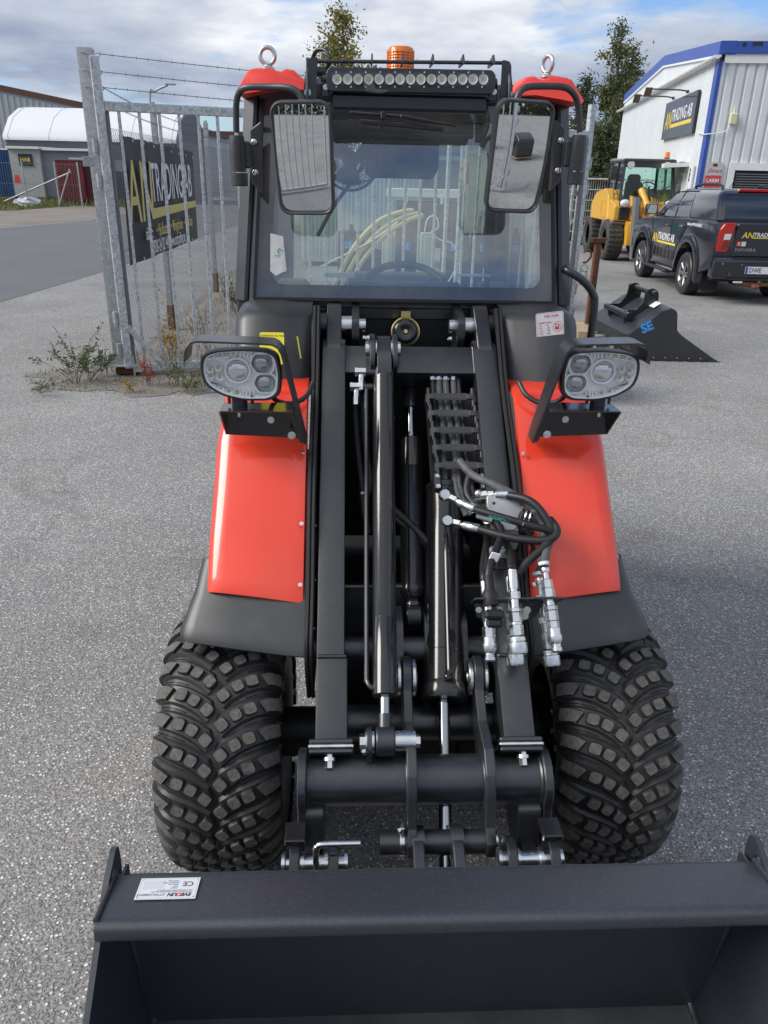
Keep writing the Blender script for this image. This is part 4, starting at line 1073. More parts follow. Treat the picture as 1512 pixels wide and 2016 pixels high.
# quick coupler ears with pins, both sides
for sx in (-1, 1):
    xm = -.272 if sx < 0 else .238
    b = MB()
    for dx_ in (-.045, .045) if sx < 0 else (-.045, .055):
        b.cut(); b.prism(rounded([(-.54, .49), (-.57, .555), (-.62, .56), (-.70, .49), (-.70, .36), (-.58, .40)], .02), 'yz', xm + dx_ - .012, xm + dx_ + .012, bev=.003)
    b.cut(); b.box((xm + (-.045 if sx < 0 else .055), -.57, .566), (.05, .06, .018), bev=.003)
    b.build('coupler_ear', K['blackgloss'], LD)
    b = MB()
    b.cyl((xm - .066, -.61, .512), (xm + .074, -.61, .512), .020, n=22)
    for q in (-.072, -.028, .028, .074): b.cut(); b.cyl((xm + q - .004, -.61, .512), (xm + q + .004, -.61, .512), .028, n=22)
    b.build('coupler_pin', K['zinc'], LD)
b = MB()
b.tube([(-.266, -.632, .47), (-.267, -.632, .575), (-.262, -.632, .59), (-.248, -.632, .597), (-.165, -.632, .598)], .0075, 12, sm=4)
b.build('locking_handle', K['zinc'], LD)

# ------------------------------------------------------------------ hydraulic cylinders
def cylinder(name, p0, p1, r, rod=None, collar=True, m=None):
    p0 = Vector(p0); p1 = Vector(p1); d = (p1 - p0).normalized(); Lh = (p1 - p0).length
    b = MB()
    pr = [(0, 0), (r * .72, 0), (r * .95, .012), (r * 1.06, .02), (r * 1.06, .034), (r, .04), (r, Lh * .80), (r * .985, Lh * .80 + .001), (r * .985, Lh * .80 + .002), (r, Lh * .80 + .003), (r, Lh * .93)]
    if collar: pr += [(r * 1.04, Lh * .93 + .002), (r * 1.10, Lh * .95), (r * 1.12, Lh - .012), (r * 1.06, Lh), (r * .4, Lh)]
    else: pr += [(r, Lh - .004), (r * .9, Lh), (r * .4, Lh)]
    b.lathe(pr, p0, d, 36)
    o = b.build(name, m or K['blackgloss'], LD, sharp=.5)
    if rod:
        q = Vector(rod[0]); b = MB(); b.cyl(p1, q, rod[1], n=24); b.build('piston_rod', rod[2], o)
    return o, d
tilt, td = cylinder('tilt_cylinder', (-.083, .475, 1.452), (-.099, -.315, .766), .0325, ((-.100, -.352, .734), .0135, K['chrome']), collar=False)
b = MB()
b.cyl((-.100, -.349, .737), (-.101, -.385, .706), .0165, n=20)
b.cut(); b.lathe([(0, -.024), (.034, -.024), (.037, -.02), (.037, .02), (.034, .024), (0, .024)], (-.100, -.398, .692), (1, 0, 0), 26)
b.cut(); b.prism([(A(0, u, o)[1], A(0, u, o)[2]) for u, o in rounded([(.11, .055), (.22, .045), (.27, .055), (.27, .09), (.21, .115), (.12, .10)], .02)], 'yz', -.104, -.060, bev=.004)
b.build('cylinder_eye', K['black'], tilt)
b = MB()
b.prism(rounded([(-.36, .64), (-.43, .64), (-.44, .70), (-.40, .735), (-.36, .71)], .02), 'yz', -.146, -.134)
b.build('pin_lug', K['black'], LD)
b = MB()
b.cyl((-.150, -.398, .692), (-.128, -.398, .692), .030, n=22); b.cut(); b.cyl((-.075, -.398, .692), (-.0235, -.398, .692), .026, n=26)
b.cut(); b.cyl((-.164, -.398, .692), (-.150, -.398, .692), .019, n=6); b.bolt((-.150, -.405, .668), (-1, 0, 0), .009, .008)
b.cut(); b.cyl((-.0225, -.398, .692), (-.012, -.398, .692), .017, n=6)
b.build('tilt_pin', K['zinc'], LD)
b = MB()                                                              # clevis at the top
for xx in (-.118, -.048): b.cut(); b.prism([(A(0, u, o)[1], A(0, u, o)[2]) for u, o in rounded([(.11, .03), (.24, .03), (.24, .10), (.18, .125), (.115, .11)], .03)], 'yz', xx - .008, xx + .008, bev=.002)
b.build('cylinder_clevis', K['black'], LD)
b = MB()
pc = A(0, .165, .082)
for x0, x1, r_ in ((-.140, -.128, .024), (-.108, -.104, .028), (-.060, -.056, .028), (-.040, -.030, .024)): b.cut(); b.cyl((x0, pc.y, pc.z), (x1, pc.y, pc.z), r_, n=22)
b.bolt((-.128, pc.y - .01, pc.z + .035), (-1, 0, 0), .009, .009)
b.build('clevis_pin', K['zinc'], LD)
b = MB()
b.tube([(-.137, .415, 1.385), (-.141, .1, 1.115), (-.145, -.25, .822), (-.144, -.285, .795), (-.134, -.300, .785), (-.118, -.302, .784)], .0068, 10, sm=5)
b.build('oil_pipe', K['black'], LD)
def banjo(pts, mats=None, par=None):
    """hexed fitting with crimped ferrule from a to b"""
    b = MB()
    a_, c_ = Vector(pts[0]), Vector(pts[1]); d = c_ - a_; l = d.length; d.normalize()
    b.lathe([(0, 0), (.0085, 0), (.0085, l * .12)], a_, d, 12)
    b.cyl(a_ + d * l * .10, a_ + d * l * .34, .0125, n=6)
    b.lathe([(.0075, l * .34), (.0075, l * .42), (.0125, l * .44), (.013, l * .58), (.0125, l * .6), (.0135, l * .62), (.0135, l * .96), (.011, l)], a_, d, 18)
    return b
for p_ in ((-.153, .44, 1.432), (-.168, .42, 1.390)):
    b = MB(); p_ = Vector(p_)
    b.cyl(p_ + Vector((-.012, 0, 0)), p_ + Vector((.014, 0, 0)), .0145, n=6); b.cyl(p_ + Vector((-.02, 0, 0)), p_ + Vector((-.012, 0, 0)), .0155, n=6)
    b.cyl(p_, p_ + Vector((.0, -.016, -.034)), .010, n=14); b.cyl(p_ + Vector((0, -.014, -.026)), p_ + Vector((0, -.026, -.050)), .0125, n=6)
    b.build('elbow_fitting', K['zinc'], LD)
    b = MB(); b.cyl(p_ + Vector((.012, 0, 0)), p_ + Vector((.05, 0, 0)), .0115, n=14); b.build('port_stub', K['black'], LD)
cylc, _ = cylinder('steering_cylinder', (-.006, .00, .872), (.008, .40, 1.222), .036, ((.010, .50, 1.312), .0145, K['chrome']), collar=False)
b = MB(); b.cyl((.010, .49, 1.30), (.012, .56, 1.36), .022, n=18)
b.cut(); b.lathe([(0, -.022), (.030, -.022), (.033, -.018), (.033, .018), (.030, .022), (0, .022)], (-.006, -.045, .842), (1, 0, 0), 24); b.box((-.006, -.02, .862), (.038, .05, .05), bev=.008)
b.build('cylinder_eye', K['blackgloss'], cylc)
big, bd = cylinder('lift_cylinder', (.103, .265, 1.130), (.067, -.232, .690), .0575, ((.048, -.60, .365), .0165, K['chrome']))
b = MB(); b.tube([(.086, .045, 1.065), (.085, .01, 1.01), (.078, -.19, .825), (.076, -.235, .785), (.074, -.240, .765)], .0065, 10, sm=5); b.sphere((.074, -.236, .768), .014)
b.build('oil_pipe', K['blackgloss'], LD)
for bj, ft in (((.080, .080, 1.165), (.158, .002, 1.155)), ((.086, .045, 1.100), (.174, -.008, 1.099))):
    b = MB(); p_ = Vector(bj)
    b.sphere(p_, .0175, 0, 16, 10); b.cyl(p_ + Vector((0, -.006, .004)), p_ + Vector((0, -.020, .012)), .0135, n=20)
    b.build('banjo_bolt', K['zinc'], LD)
    d_ = (Vector(ft) - p_).normalized()
    banjo((p_ + d_ * .012, ft)).build('hose_fitting', K['zinc'], LD)

# ------------------------------------------------------------------ cable chain with its hoses
cc = MB(); C0 = Vector((.128, .435, 1.375)); C1 = Vector((.132, .205, 1.172)); cd = (C1 - C0).normalized(); cn = Vector((0, -.655, .756)); cx = Vector((1, 0, 0))
RC = Matrix((cx, cd, cn)).transposed(); CL = (C1 - C0).length
cc.box(C0 + cd * CL * .5 - cn * .04, (.15, CL, .006), RC)
chain = cc.build('cable_chain', K['deep'], LD)
for i in range(5):
    k = C0 + cd * (CL * (i + .42) / 5) + cx * (.0035 * i)
    lk = MB()
    for sx in (-1, 1):
        lk.box(k + cx * (sx * .070) - cn * .012, (.009, CL / 5 * 1.12, .042), RC, bev=.002)
        lk.box(k + cx * (sx * .0765) + cd * .004 - cn * .012, (.005, CL / 5 * .5, .036), RC, bev=.001)
        lk.box(k + cx * (sx * .058) + cn * .009, (.016, .019, .006), RC, bev=.001)
    lk.box(k + cn * .008, (.142, .019, .006), RC, bev=.0015)
    lk.box(k + cn * .008, (.100, .026, .004), RC, bev=.001)
    lk.build('chain_link', K['blackrough'], chain)
b = MB()
for sx in (-1, 1):
    q = C1 + cx * (sx * .070 + .012) + cd * .012
    b.box(q - cn * .012, (.02, .055, .03), RC, bev=.003)
    for e_ in (-.015, .02): b.bolt(q + cd * e_ + cn * .004, cn, .005, .004, 1)
b.build('chain_end_bracket', [K['blackrough'], K['zinc']], chain)
for i, (xa, xb, m_, r_) in enumerate(((.078, .085, 'hose', .0085), (.098, .098, 'hosegrey', .010), (.120, .130, 'hosegrey', .0105), (.145, .140, 'hosegrey', .0095), (.162, .178, 'hose', .0085))):
    b = MB()
    P = [(xa, .53, 1.452), (xa, .45, 1.375), (xa + .004, .36, 1.30), ((xa + xb) / 2 + (.012 if i == 2 else 0), .28, 1.228), (xb, .20, 1.158), (xb + (.03 if i > 1 else -.01), .135, 1.085)]
    b.tube([Vector(p) - cn * .016 for p in P], r_, 10, sm=6, rib=.007 if i == 4 else 0)
    b.build('hydraulic_hose', K[m_], LD)
    if i < 4:
        b = MB(); q = Vector((xa, .50, 1.438)) - cn * .01
        b.cyl(q, q + Vector((0, -.012, -.034)), .0115, n=6); b.cyl(q + Vector((0, -.012, -.034)), q + Vector((0, -.018, -.052)), .008, n=12); b.cyl(q + Vector((0, -.016, -.046)), q + Vector((0, -.026, -.066)), .0105, n=6)
        b.build('hose_fitting', K['zinc'], LD)

# ------------------------------------------------------------------ hoses, valve block and quick couplings on the right
HZ = {
 'a': ([(.131, .17, 1.238), (.164, .12, 1.212), (.235, .06, 1.197), (.302, .02, 1.168), (.345, -.02, 1.139), (.361, -.05, 1.099), (.340, -.105, 1.085), (.328, -.14, 1.076), (.320, -.165, 1.070)], .0115, 'hosegrey'),
 'b': ([(.250, .04, 1.183), (.303, .0, 1.184), (.338, -.035, 1.159), (.358, -.07, 1.119), (.336, -.10, 1.095), (.285, -.13, 1.06), (.255, -.15, 1.035)], .0115, 'hose'),
 'c': ([(.154, .001, 1.157), (.222, -.04, 1.151), (.296, -.07, 1.140), (.345, -.075, 1.128), (.366, -.065, 1.105), (.36, -.03, 1.09)], .0105, 'hose'),
 'd': ([(.170, -.008, 1.100), (.234, -.05, 1.098), (.300, -.08, 1.100), (.350, -.09, 1.108), (.372, -.07, 1.125), (.36, -.03, 1.14)], .0115, 'hose'),
 'e': ([(.205, .05, 1.084), (.196, .0, 1.051), (.172, -.10, 1.04), (.160, -.17, 1.045), (.160, -.19, 1.03)], .0095, 'hose'),
 'f': ([(.236, .03, 1.11), (.243, .0, 1.072), (.245, -.09, 1.065), (.232, -.17, 1.072), (.229, -.19, 1.068)], .011, 'hose'),
 'g': ([(.300, -.03, 1.11), (.318, -.05, 1.06), (.305, -.06, 1.02), (.28, -.05, 1.03)], .007, 'hose'),
 'h': ([(.318, -.02, 1.165), (.345, -.03, 1.12), (.338, -.08, 1.07), (.322, -.125, 1.025)], .0115, 'hosegrey'),
}
for k_, (P, r_, m_) in HZ.items():
    b = MB(); b.tube(P, r_, 12, sm=6); o = b.build('hydraulic_hose', K[m_], LD)
    if k_ == 'c':                                                     # printed hose
        M_ = frame((.190, -.036, 1.1515), (1, -.36, -.10), (0, .2, 1)); 
        t_ = text('EXCELLENT HYDRAULIC', .0095, K['teal'], o, M_ @ Matrix.Translation((0, -.003, .0045)), sx=.75, depth=.0004, bold=.02)
        M_ = frame((.276, -.064, 1.1435), (1, -.2, -.22), (0, .2, 1)); text('Made by', .0105, K['white'], o, M_ @ Matrix.Translation((.0, -.003, .0095)), sx=.95, depth=.0004, bold=.02)
b = MB(); b.tube([(.160, .14, 1.212), (.146, .10, 1.173), (.160, .065, 1.150), (.201, .03, 1.128), (.232, -.02, 1.099), (.205, -.10, 1.085), (.178, -.16, 1.07), (.170, -.19, 1.048)], .0115, 12, sm=5, rib=.0045)
b.build('corrugated_conduit', K['hose'], LD, sharp=.9)
b = MB(); b.tube([(.165, .14, 1.20), (.150, .11, 1.165), (.160, .08, 1.150), (.2, .05, 1.14)], .009, 10, sm=5, rib=.0045)
b.build('corrugated_conduit', K['hose'], LD, sharp=.9)
s = MB(); s.box((.190, -.152, 1.086), (.026, .004, .026), Matrix.Rotation(radians(18), 3, 'Y'), bev=.002); s.build('conduit_label', K['white'], LD)
for dy in (0, .02):
    b = MB(); b.tube([(-.09, .20, 1.085 + dy), (-.052, .18, 1.052 + dy), (-.011, .15, 1.029 + dy * .8), (.036, .11, .999 + dy * .5), (.06, .09, .985)], .0125, 12, sm=5, rib=.012)
    b.build('spiral_wrapped_hose', K['hose'], LD, sharp=.9)
for dx_ in (0, .026):
    b = MB(); b.tube([(-.172 + dx_, .44, 1.36), (-.170 + dx_, .42, 1.277), (-.162 + dx_, .38, 1.179), (-.151 + dx_, .33, 1.099), (-.146, .26, 1.05), (-.13, .22, .98)], .0125, 12, sm=5, rib=.014)
    b.build('spiral_wrapped_hose', K['hose'], LD, sharp=.9)
b = MB(); b.lathe([(0, 0), (.010, 0), (.011, .004), (.011, .034), (.007, .036), (.007, .055)], (-.150, .30, 1.085), (.05, -.4, -.9), 14); b.build('hose_fitting', K['zincmatte'], LD)
# valve block
b = MB()
VR = Matrix((Vector((1, 0, 0)), Vector((0, .62, -.78)), Vector((0, -.78, -.62)))).transposed()
b.prism(rounded([(.195, .055), (.30, .055), (.30, .02), (.285, .0), (.275, -.045), (.225, -.045), (.222, -.02), (.195, .02)], .010), 'xy', 0, .02, bev=.002, M=Matrix.Translation((.0, .03, 1.125)) @ Matrix.Rotation(radians(58), 4, 'X'))
b.box((.25, .055, 1.10), (.075, .06, .10), bev=.006)
b.box((.262, .02, 1.065), (.05, .05, .07), bev=.006)
b.build('valve_block', K['alu'], LD)
b = MB()
for q in ((.210, .012, 1.170), (.286, .012, 1.166)): b.cut(); b.cyl(q, (q[0], q[1] - .004, q[2] + .0015), .0045, n=12)
b.build('block_screw', K['ink'], LD)
b = MB(); b.cyl((.285, .0, 1.138), (.335, -.01, 1.125), .021, n=20); b.cut(); b.cyl((.29, .0, 1.098), (.325, -.008, 1.090), .016, n=18); b.build('solenoid', K['hose'], LD)
b = MB(); b.torus((.296, -.002, 1.136), (1, -.2, -.25), .0205, .003, 20, 6); b.cut(); b.torus((.308, -.004, 1.133), (1, -.2, -.25), .0205, .003, 20, 6); b.build('solenoid_ring', K['zinc'], LD)
b = MB(); b.lathe([(0, 0), (.026, 0), (.028, .006), (.026, .022), (0, .022)], (.222, -.055, 1.065), (0, -.25, -1), 24, 0); b.build('cap_ring', K['alu'], LD)
b = MB(); b.lathe([(.0, 0), (.024, 0), (.024, .034), (.021, .038), (0, .038)], (.222, -.06, 1.045), (0, -.25, -1), 24, 0)
for i in range(14):
    a = 2 * pi * i / 14; b.box((.222 + .024 * cos(a), -.064 + .024 * sin(a), 1.027), (.004, .004, .032))
b.build('filler_cap', K['blackrough'], LD)
b = MB(); p_ = Vector((.176, .06, 1.174)); b.cyl(p_, p_ + Vector((.022, -.004, .004)), .013, n=6); b.cyl(p_ + Vector((-.003, 0, .008)), p_ + Vector((0, .01, -.03)), .011, n=14); b.sphere(p_ + Vector((-.002, 0, .004)), .0135); b.build('elbow_fitting', K['zinc'], LD)
banjo(((.194, .056, 1.177), (.256, .04, 1.184))).build('hose_fitting', K['zinc'], LD)
b = MB(); b.cyl((.17, .03, 1.128), (.21, .01, 1.118), .0115, n=16); b.torus((.2, .02, 1.115), (.5, .3, -.8), .012, .004, 18, 8); b.build('hose_fitting', K['zincmatte'], LD)
# bracket plate: square to the couplings, so nearly edge-on from the front
CA = Vector((0.02, -.62, -.785)).normalized()
CR = Matrix((Vector((1, 0, 0)), CA.cross(Vector((1, 0, 0))).normalized(), CA)).transposed()
b = MB()
b.box((.205, -.212, .990), (.150, .075, .006), CR, bev=.0015); b.box((.322, -.206, .987), (.085, .085, .006), CR, bev=.0015)
b.prism(rounded([(.262, .990), (.268, .935), (.300, .930), (.322, .985)], .01), 'xz', -.205, -.200)
b.prism(rounded([(.132, .990), (.140, .950), (.160, .950), (.160, .990)], .006), 'xz', -.232, -.227)
b.build('coupling_bracket', K['black'], LD)
b = MB()
for q in ((.276, .957), (.272, .940)): b.bolt((q[0], -.206, q[1]), (0, -1, .2), .008, .008)
for q in ((.142, .978), (.196, .978)): b.bolt((q[0], -.238, q[1]), (0, -1, .3), .006, .004)
b.build('bracket_bolt', K['zinc'], LD)
def coupling(p0, p1, stack, tail):
    """zinc quick coupling hanging through the bracket from p0 to p1; stack of (kind, radius, length)"""
    b = MB(); p = Vector(p0); d = Vector(p1) - p; Lt = d.length; d.normalize(); h = 0
    k = (Lt - .045) / sum(l for _, _, l in stack)
    for kind_, r_, l_ in stack:
        l_ *= k
        if kind_ == 'h': b.lathe([(0, h), (r_ * .92, h), (r_, h + .0015), (r_, h + l_ - .0015), (r_ * .92, h + l_), (0, h + l_)], p, d, 6)
        elif kind_ == 'f': b.lathe([(0, h), (r_ * .93, h), (r_, h + l_ * .15), (r_, h + l_ * .8), (r_ * .9, h + l_), (0, h + l_)], p, d, 22)
        else: b.cyl(p + d * h, p + d * (h + l_), r_, n=20)
        h += l_
    if tail == 'f':
        b.lathe([(.018, h), (.021, h + .003), (.021, h + .012), (.019, h + .014), (.0235, h + .017), (.024, h + .038), (.022, h + .044), (.016, h + .045), (.014, h + .038), (.006, h + .036), (0, h + .040)], p, d, 28)
    else:
        b.lathe([(.0185, h), (.019, h + .012), (.0145, h + .022), (.0125, h + .024), (.0125, h + .032), (.0145, h + .033), (.0145, h + .041), (.010, h + .045), (0, h + .045)], p, d, 26)
    return b.build('quick_coupling', K['zinc'], LD, sharp=.5)
coupling((.230, -.190, 1.068), (.2355, -.325, .900), (('f', .0130, .052), ('c', .009, .006), ('h', .0165, .022), ('c', .0115, .022), ('h', .0185, .012), ('h', .0165, .026), ('c', .0145, .006), ('h', .0175, .030)), 'f')
coupling((.236, -.140, 1.020), (.2440, -.280, .835), (('f', .0105, .040), ('h', .0145, .018), ('c', .011, .02), ('h', .017, .012), ('h', .016, .026), ('c', .013, .008), ('h', .017, .03)), 'f')
coupling((.3205, -.172, 1.064), (.339, -.309, .893), (('f', .0120, .012), ('c', .008, .018), ('h', .0155, .022), ('h', .0170, .024), ('c', .012, .02), ('h', .0180, .012), ('h', .0170, .026), ('h', .016, .018), ('c', .0165, .016)), 'm')
coupling((.320, -.132, 1.012), (.345, -.265, .820), (('f', .0115, .012), ('c', .0075, .018), ('h', .0145, .020), ('c', .011, .02), ('h', .017, .012), ('c', .014, .016), ('h', .016, .03)), 'f')
coupling((.168, -.214, .997), (.167, -.311, .868), (('c', .011, .03), ('h', .0160, .022), ('c', .0135, .012), ('h', .0170, .024), ('c', .016, .014)), 'm')
b = MB(); b.lathe([(0, 0), (.0095, 0), (.0105, .004), (.0105, .050), (.008, .055)], (.160, -.185, 1.035), (.05, -.62, -.8), 16); b.build('hose_fitting', K['zinc'], LD)
b = MB()
b.lathe([(.011, -.012), (.012, .02), (.017, .028), (.0215, .036), (.0215, .058), (.0195, .066)], (.170, -.198, 1.042), (.05, -.62, -.8), 22)
b.box((.180, -.252, .972), (.050, .03, .024), CR, bev=.006); b.box((.180, -.262, .952), (.042, .022, .024), CR, bev=.006)
b.build('electric_socket', K['seal'], LD)
for q in ((.319, -.165, 1.074), (.318, -.124, 1.022)):
    b = MB(); b.lathe([(0, -.004), (.0145, -.004), (.0145, .004), (.011, .006)], q, (.1, -.62, -.785), 18); b.build('hose_ring', K['white'], LD)

# ------------------------------------------------------------------ cab
gl0 = Vector((0, .745, 1.612)); gl1 = Vector((0, .860, 2.212)); gu = (gl1 - gl0).normalized(); GH = (gl1 - gl0).length
def G(x, v): return Vector((x, gl0.y + gu.y * v, gl0.z + gu.z * v))          # point on the windscreen plane
GM = frame(gl0, (1, 0, 0), gu)
outer = [(-.505, 0), (.505, 0), (.462, GH), (-.462, GH)]
inner = [( -.452, .042), (.462, .042), (.425, GH - .055), (-.420, GH - .055)]
b = MB()
for sx in (-1, 1):
    b.beam((sx * .550, .80, 1.585), (sx * .492, .90, 2.262), .052, .06, .008)
    b.beam((sx * .522, .775, 1.585), (sx * .474, .885, 2.25), .022, .02, .004)
    b.beam((sx * .545, 1.86, 1.40), (sx * .50, 1.86, 2.26), .06, .06, .008)
    b.beam((sx * .495, .87, 2.235), (sx * .50, 1.88, 2.235), .06, .05, .008)
    b.beam((sx * .556, .78, 1.575), (sx * .553, 1.88, 1.42), .04, .05, .006)
    b.prism([(.80, 1.56), (1.90, 1.42), (1.90, .85), (1.25, .85), (.85, 1.1)], 'yz', sx * .55 - .012, sx * .55 + .012)
b.box((0, .88, 2.238), (.96, .07, .055), bev=.008)
b.box((0, 1.40, 2.262), (.98, 1.06, .02), bev=.006)
b.box((0, .795, 1.592), (1.06, .05, .034), bev=.004)
b.box((0, 1.86, 1.40), (1.1, .05, .06)); b.box((0, 1.87, 2.18), (1.0, .05, .10), bev=.02)
b.box((0, 1.30, 1.36), (1.06, 1.1, .03))
b.box((0, .80, 1.595), (.52, .06, .022), bev=.004)
cab = b.build('cab_frame', K['black'], LD)
b = MB()
b.box((0, .792, 1.560), (.545, .02, .045), bev=.003)
b.bolt((.004, .78, 1.585), (0, -1, .3), .006, .004)
b.box((-.33, .785, 1.603), (.36, .02, .010)); b.box((.33, .785, 1.603), (.36, .02, .010))
b.build('cab_front_rail', K['black'], LD)
b = MB(); b.prism([(p[0], p[1]) for p in outer], 'xy', -.004, .003, holes=[rounded(inner, .045, 6)])
b.build('windscreen_border', K['frit'], LD, M=GM, sharp=.3)
b = MB(); b.grid([[G(-.498 + .040 * j / 4 if False else -.5 + (.042) * (j / 4), GH * j / 4) + Vector(((.998 - .084 * j / 4) * i / 6, 0, 0)) for i in range(7)] for j in range(5)])
b.build('windscreen', K['screen'], LD, fixn=False)
b = MB()
b.prism([(p[0] * 1.018, p[1] + (.010 if p[1] > .1 else -.010)) for p in outer], 'xy', -.010, .010, holes=[outer])
b.build('windscreen_seal', K['seal'], LD, M=GM)
# dotted edge of the border
b = MB()
for i in range(150):
    for r_ in range(3):
        b.add([G(-.44 + .0060 * i + .003 * (r_ % 2) + dx_, .0445 + .0042 * r_ + dz_) + Vector((0, -.0035, 0)) for dx_, dz_ in ((-.0013, 0), (0, -.0013), (.0013, 0), (0, .0013))], [(0, 1, 2, 3)])
for i in range(86):
    for sx in (-1, 1):
        for r_ in range(3):
            v = .05 + .006 * i + .003 * (r_ % 2)
            if v > GH - .07: continue
            x = sx * (.452 - .030 * v / GH) - sx * .0042 * (r_ + .6) + (.01 if sx > 0 else 0)
            b.add([G(x + dx_, v + dz_) + Vector((0, -.0035, 0)) for dx_, dz_ in ((-.0013, 0), (0, -.0013), (.0013, 0), (0, .0013))], [(0, 1, 2, 3)])
o = b.build('border_dots', K['frit'], LD, flat=True, fixn=False); o['kind'] = 'stuff'
# masking tape on the glass with a green 5-like mark
b = MB(); b.add([G(-.452, .205) + Vector((0, -.005, 0)), G(-.410, .196) + Vector((0, -.0062, 0)), G(-.400, .085) + Vector((0, -.005, 0)), G(-.413, .082) + Vector((0, -.006, 0)), G(-.436, .070) + Vector((0, -.005, 0)), G(-.455, .085) + Vector((0, -.005, 0))], [(0, 1, 2, 3, 4, 5)])
tp = b.build('masking_tape', K['paper'], LD, flat=True)
b = MB(); b.tube([G(-.424, .158) + Vector((0, -.008, 0)), G(-.431, .150) + Vector((0, -.008, 0)), G(-.425, .143) + Vector((0, -.008, 0)), G(-.432, .134) + Vector((0, -.008, 0)), G(-.439, .137) + Vector((0, -.008, 0))], .0012, 5, sm=4)
b.tube([G(-.424, .158) + Vector((0, -.008, 0)), G(-.412, .150) + Vector((0, -.008, 0))], .0012, 5, sm=1); b.build('tape_mark', K['teal'], tp)
# side and rear glass
for sx in (-1, 1):
    b = MB(); b.add([(sx * .552, .83, 1.60), (sx * .55, 1.83, 1.45), (sx * .505, 1.83, 2.21), (sx * .498, .93, 2.21)], [(0, 1, 2, 3)]); b.build('side_window', K['pane'], LD, fixn=False)
b = MB(); b.prism([(-.52, 1.40), (.52, 1.40), (.49, 2.23), (-.49, 2.23)], 'xz', 1.83, 1.845, holes=[rounded([(-.455, 1.43), (.455, 1.43), (.43, 2.125), (-.43, 2.125)], .06, 6)])
b.build('rear_window_frame', K['interior'], LD)
b = MB(); b.add([(-.46, 1.838, 1.42), (.46, 1.838, 1.42), (.44, 1.838, 2.14), (-.44, 1.838, 2.14)], [(0, 1, 2, 3)]); b.build('rear_window', K['pane'], LD, fixn=False)
# red roof caps
for sx in (-1, 1):
    b = MB(); secs = []
    base = [(.312, 2.232), (.322, 2.255), (.362, 2.290), (.385, 2.294), (.402, 2.285), (.415, 2.287), (.440, 2.297), (.490, 2.291), (.504, 2.282), (.520, 2.252), (.536, 2.222), (.528, 2.212), (.46, 2.226), (.385, 2.238)]
    for y0, k in ((.712, .0), (.722, .5), (.74, .85), (.78, 1.0), (1.80, 1.0), (1.86, .8), (1.88, .2)):
        sh = .0
        secs.append([Vector((sx * x * (1 if k > .4 else .995), y0 + (z - 2.2) * .55 * (1 if y0 < 1 else -.3), 2.215 + (z - 2.215) * (.80 + .20 * k) + (.0))) for x, z in base])
    b.loft(secs)
    b.build('roof_cap', K['redcast'], LD, sharp=.7)
    e_ = MB(); ex, ey = sx * .435 - .008, .80
    e_.lathe([(0, .0), (.020, .0), (.020, .006), (.013, .010), (.012, .012)], (ex, ey, 2.288), (0, 0, 1), 20)
    ax = (0.05, 1, 0) if sx < 0 else (.95, .55, 0)
    e_.torus((ex, ey, 2.325), ax, .0225, .0065, 36, 12)
    e_.build('lifting_eye', K['zincmatte'], LD)
# beacon and aerial
b = MB()
pr = [(0, .0), (.047, 0)]
for i in range(17): pr += [(.0465 if i % 2 else .0447, .006 + i * .0042)]
pr += [(.043, .082), (.038, .086), (0, .087)]
b.lathe(pr, (-.016, 1.10, 2.312), (0, 0, 1), 40)
for i in range(20):
    a = 2 * pi * i / 20; b.box((-.016 + .046 * cos(a), 1.10 + .046 * sin(a), 2.354), (.0022, .0022, .066))
b.build('beacon_lens', K['amber'], LD, sharp=.3)
b = MB(); b.lathe([(0, 0), (.055, 0), (.055, .022), (.048, .042), (0, .042)], (-.016, 1.10, 2.272), (0, 0, 1), 28); b.build('beacon_base', K['black'], LD)
b = MB(); b.lathe([(0, 0), (.008, 0), (.006, .02), (.005, .14), (0, .143)], (-.030, 1.22, 2.272), (0, 0, 1), 10); b.build('aerial', K['black'], LD)

# light bar
b = MB()
b.prism(rounded([(-.258, 2.230), (-.258, 2.266), (-.250, 2.279), (.222, 2.283), (.234, 2.270), (.234, 2.234), (.226, 2.222), (-.250, 2.218)], .006), 'xz', .605, .660, bev=.003)
b.box((-.012, .66, 2.195), (.47, .05, .045), bev=.008)
for x in (-.262, .236): b.cyl((x - .008, .640, 2.25), (x + .008, .640, 2.252), .014, n=18)
b.tube([(-.29, .64, 2.296), (.262, .64, 2.306)], .0052, 10, sm=1)
for i in range(6):
    x = -.215 + .0885 * i; z = 2.298 + .0015 * i
    b.prism([(.60, z - .006), (.634, z + .020), (.72, z + .004), (.72, z - .006)], 'yz', x - .0022, x + .0022)
b.cyl((-.30, .655, 2.272), (-.26, .655, 2.272), .013, n=16)
bar = b.build('light_bar', K['blackrough'], LD)
for i in range(15):
    x = -.228 + .0303 * i; z = 2.2475 + .00073 * i
    b = MB()
    b.lathe([(.0138, .0), (.0136, -.004), (.0120, -.001), (.0095, .004), (.006, .007), (.0048, .008), (0, .008)], (x, .5965, z), (0, 1, 0), 22)
    o = b.build('led_reflector', K['reflector'], bar, fixn=False)
    b = MB(); b.box((x, .6028, z), (.0056, .003, .0068)); b.build('led_chip', K['led'], bar)
b = MB()
for i in range(11):
    x = -.23 + .0425 * i; z = 2.2475 + .001 * i
    for dz_ in (.0185, -.0185): b.cut(); b.cyl((x, .605, z + dz_), (x, .602, z + dz_), .0027, n=10)
b.build('light_bar_screw', K['zinc'], bar)
b = MB(); b.add([(-.243, .5905, 2.232), (.212, .5905, 2.240), (.212, .5905, 2.272), (-.243, .5905, 2.264)], [(0, 1, 2, 3)]); b.build('light_bar_cover', K['lens'], bar, fixn=False)
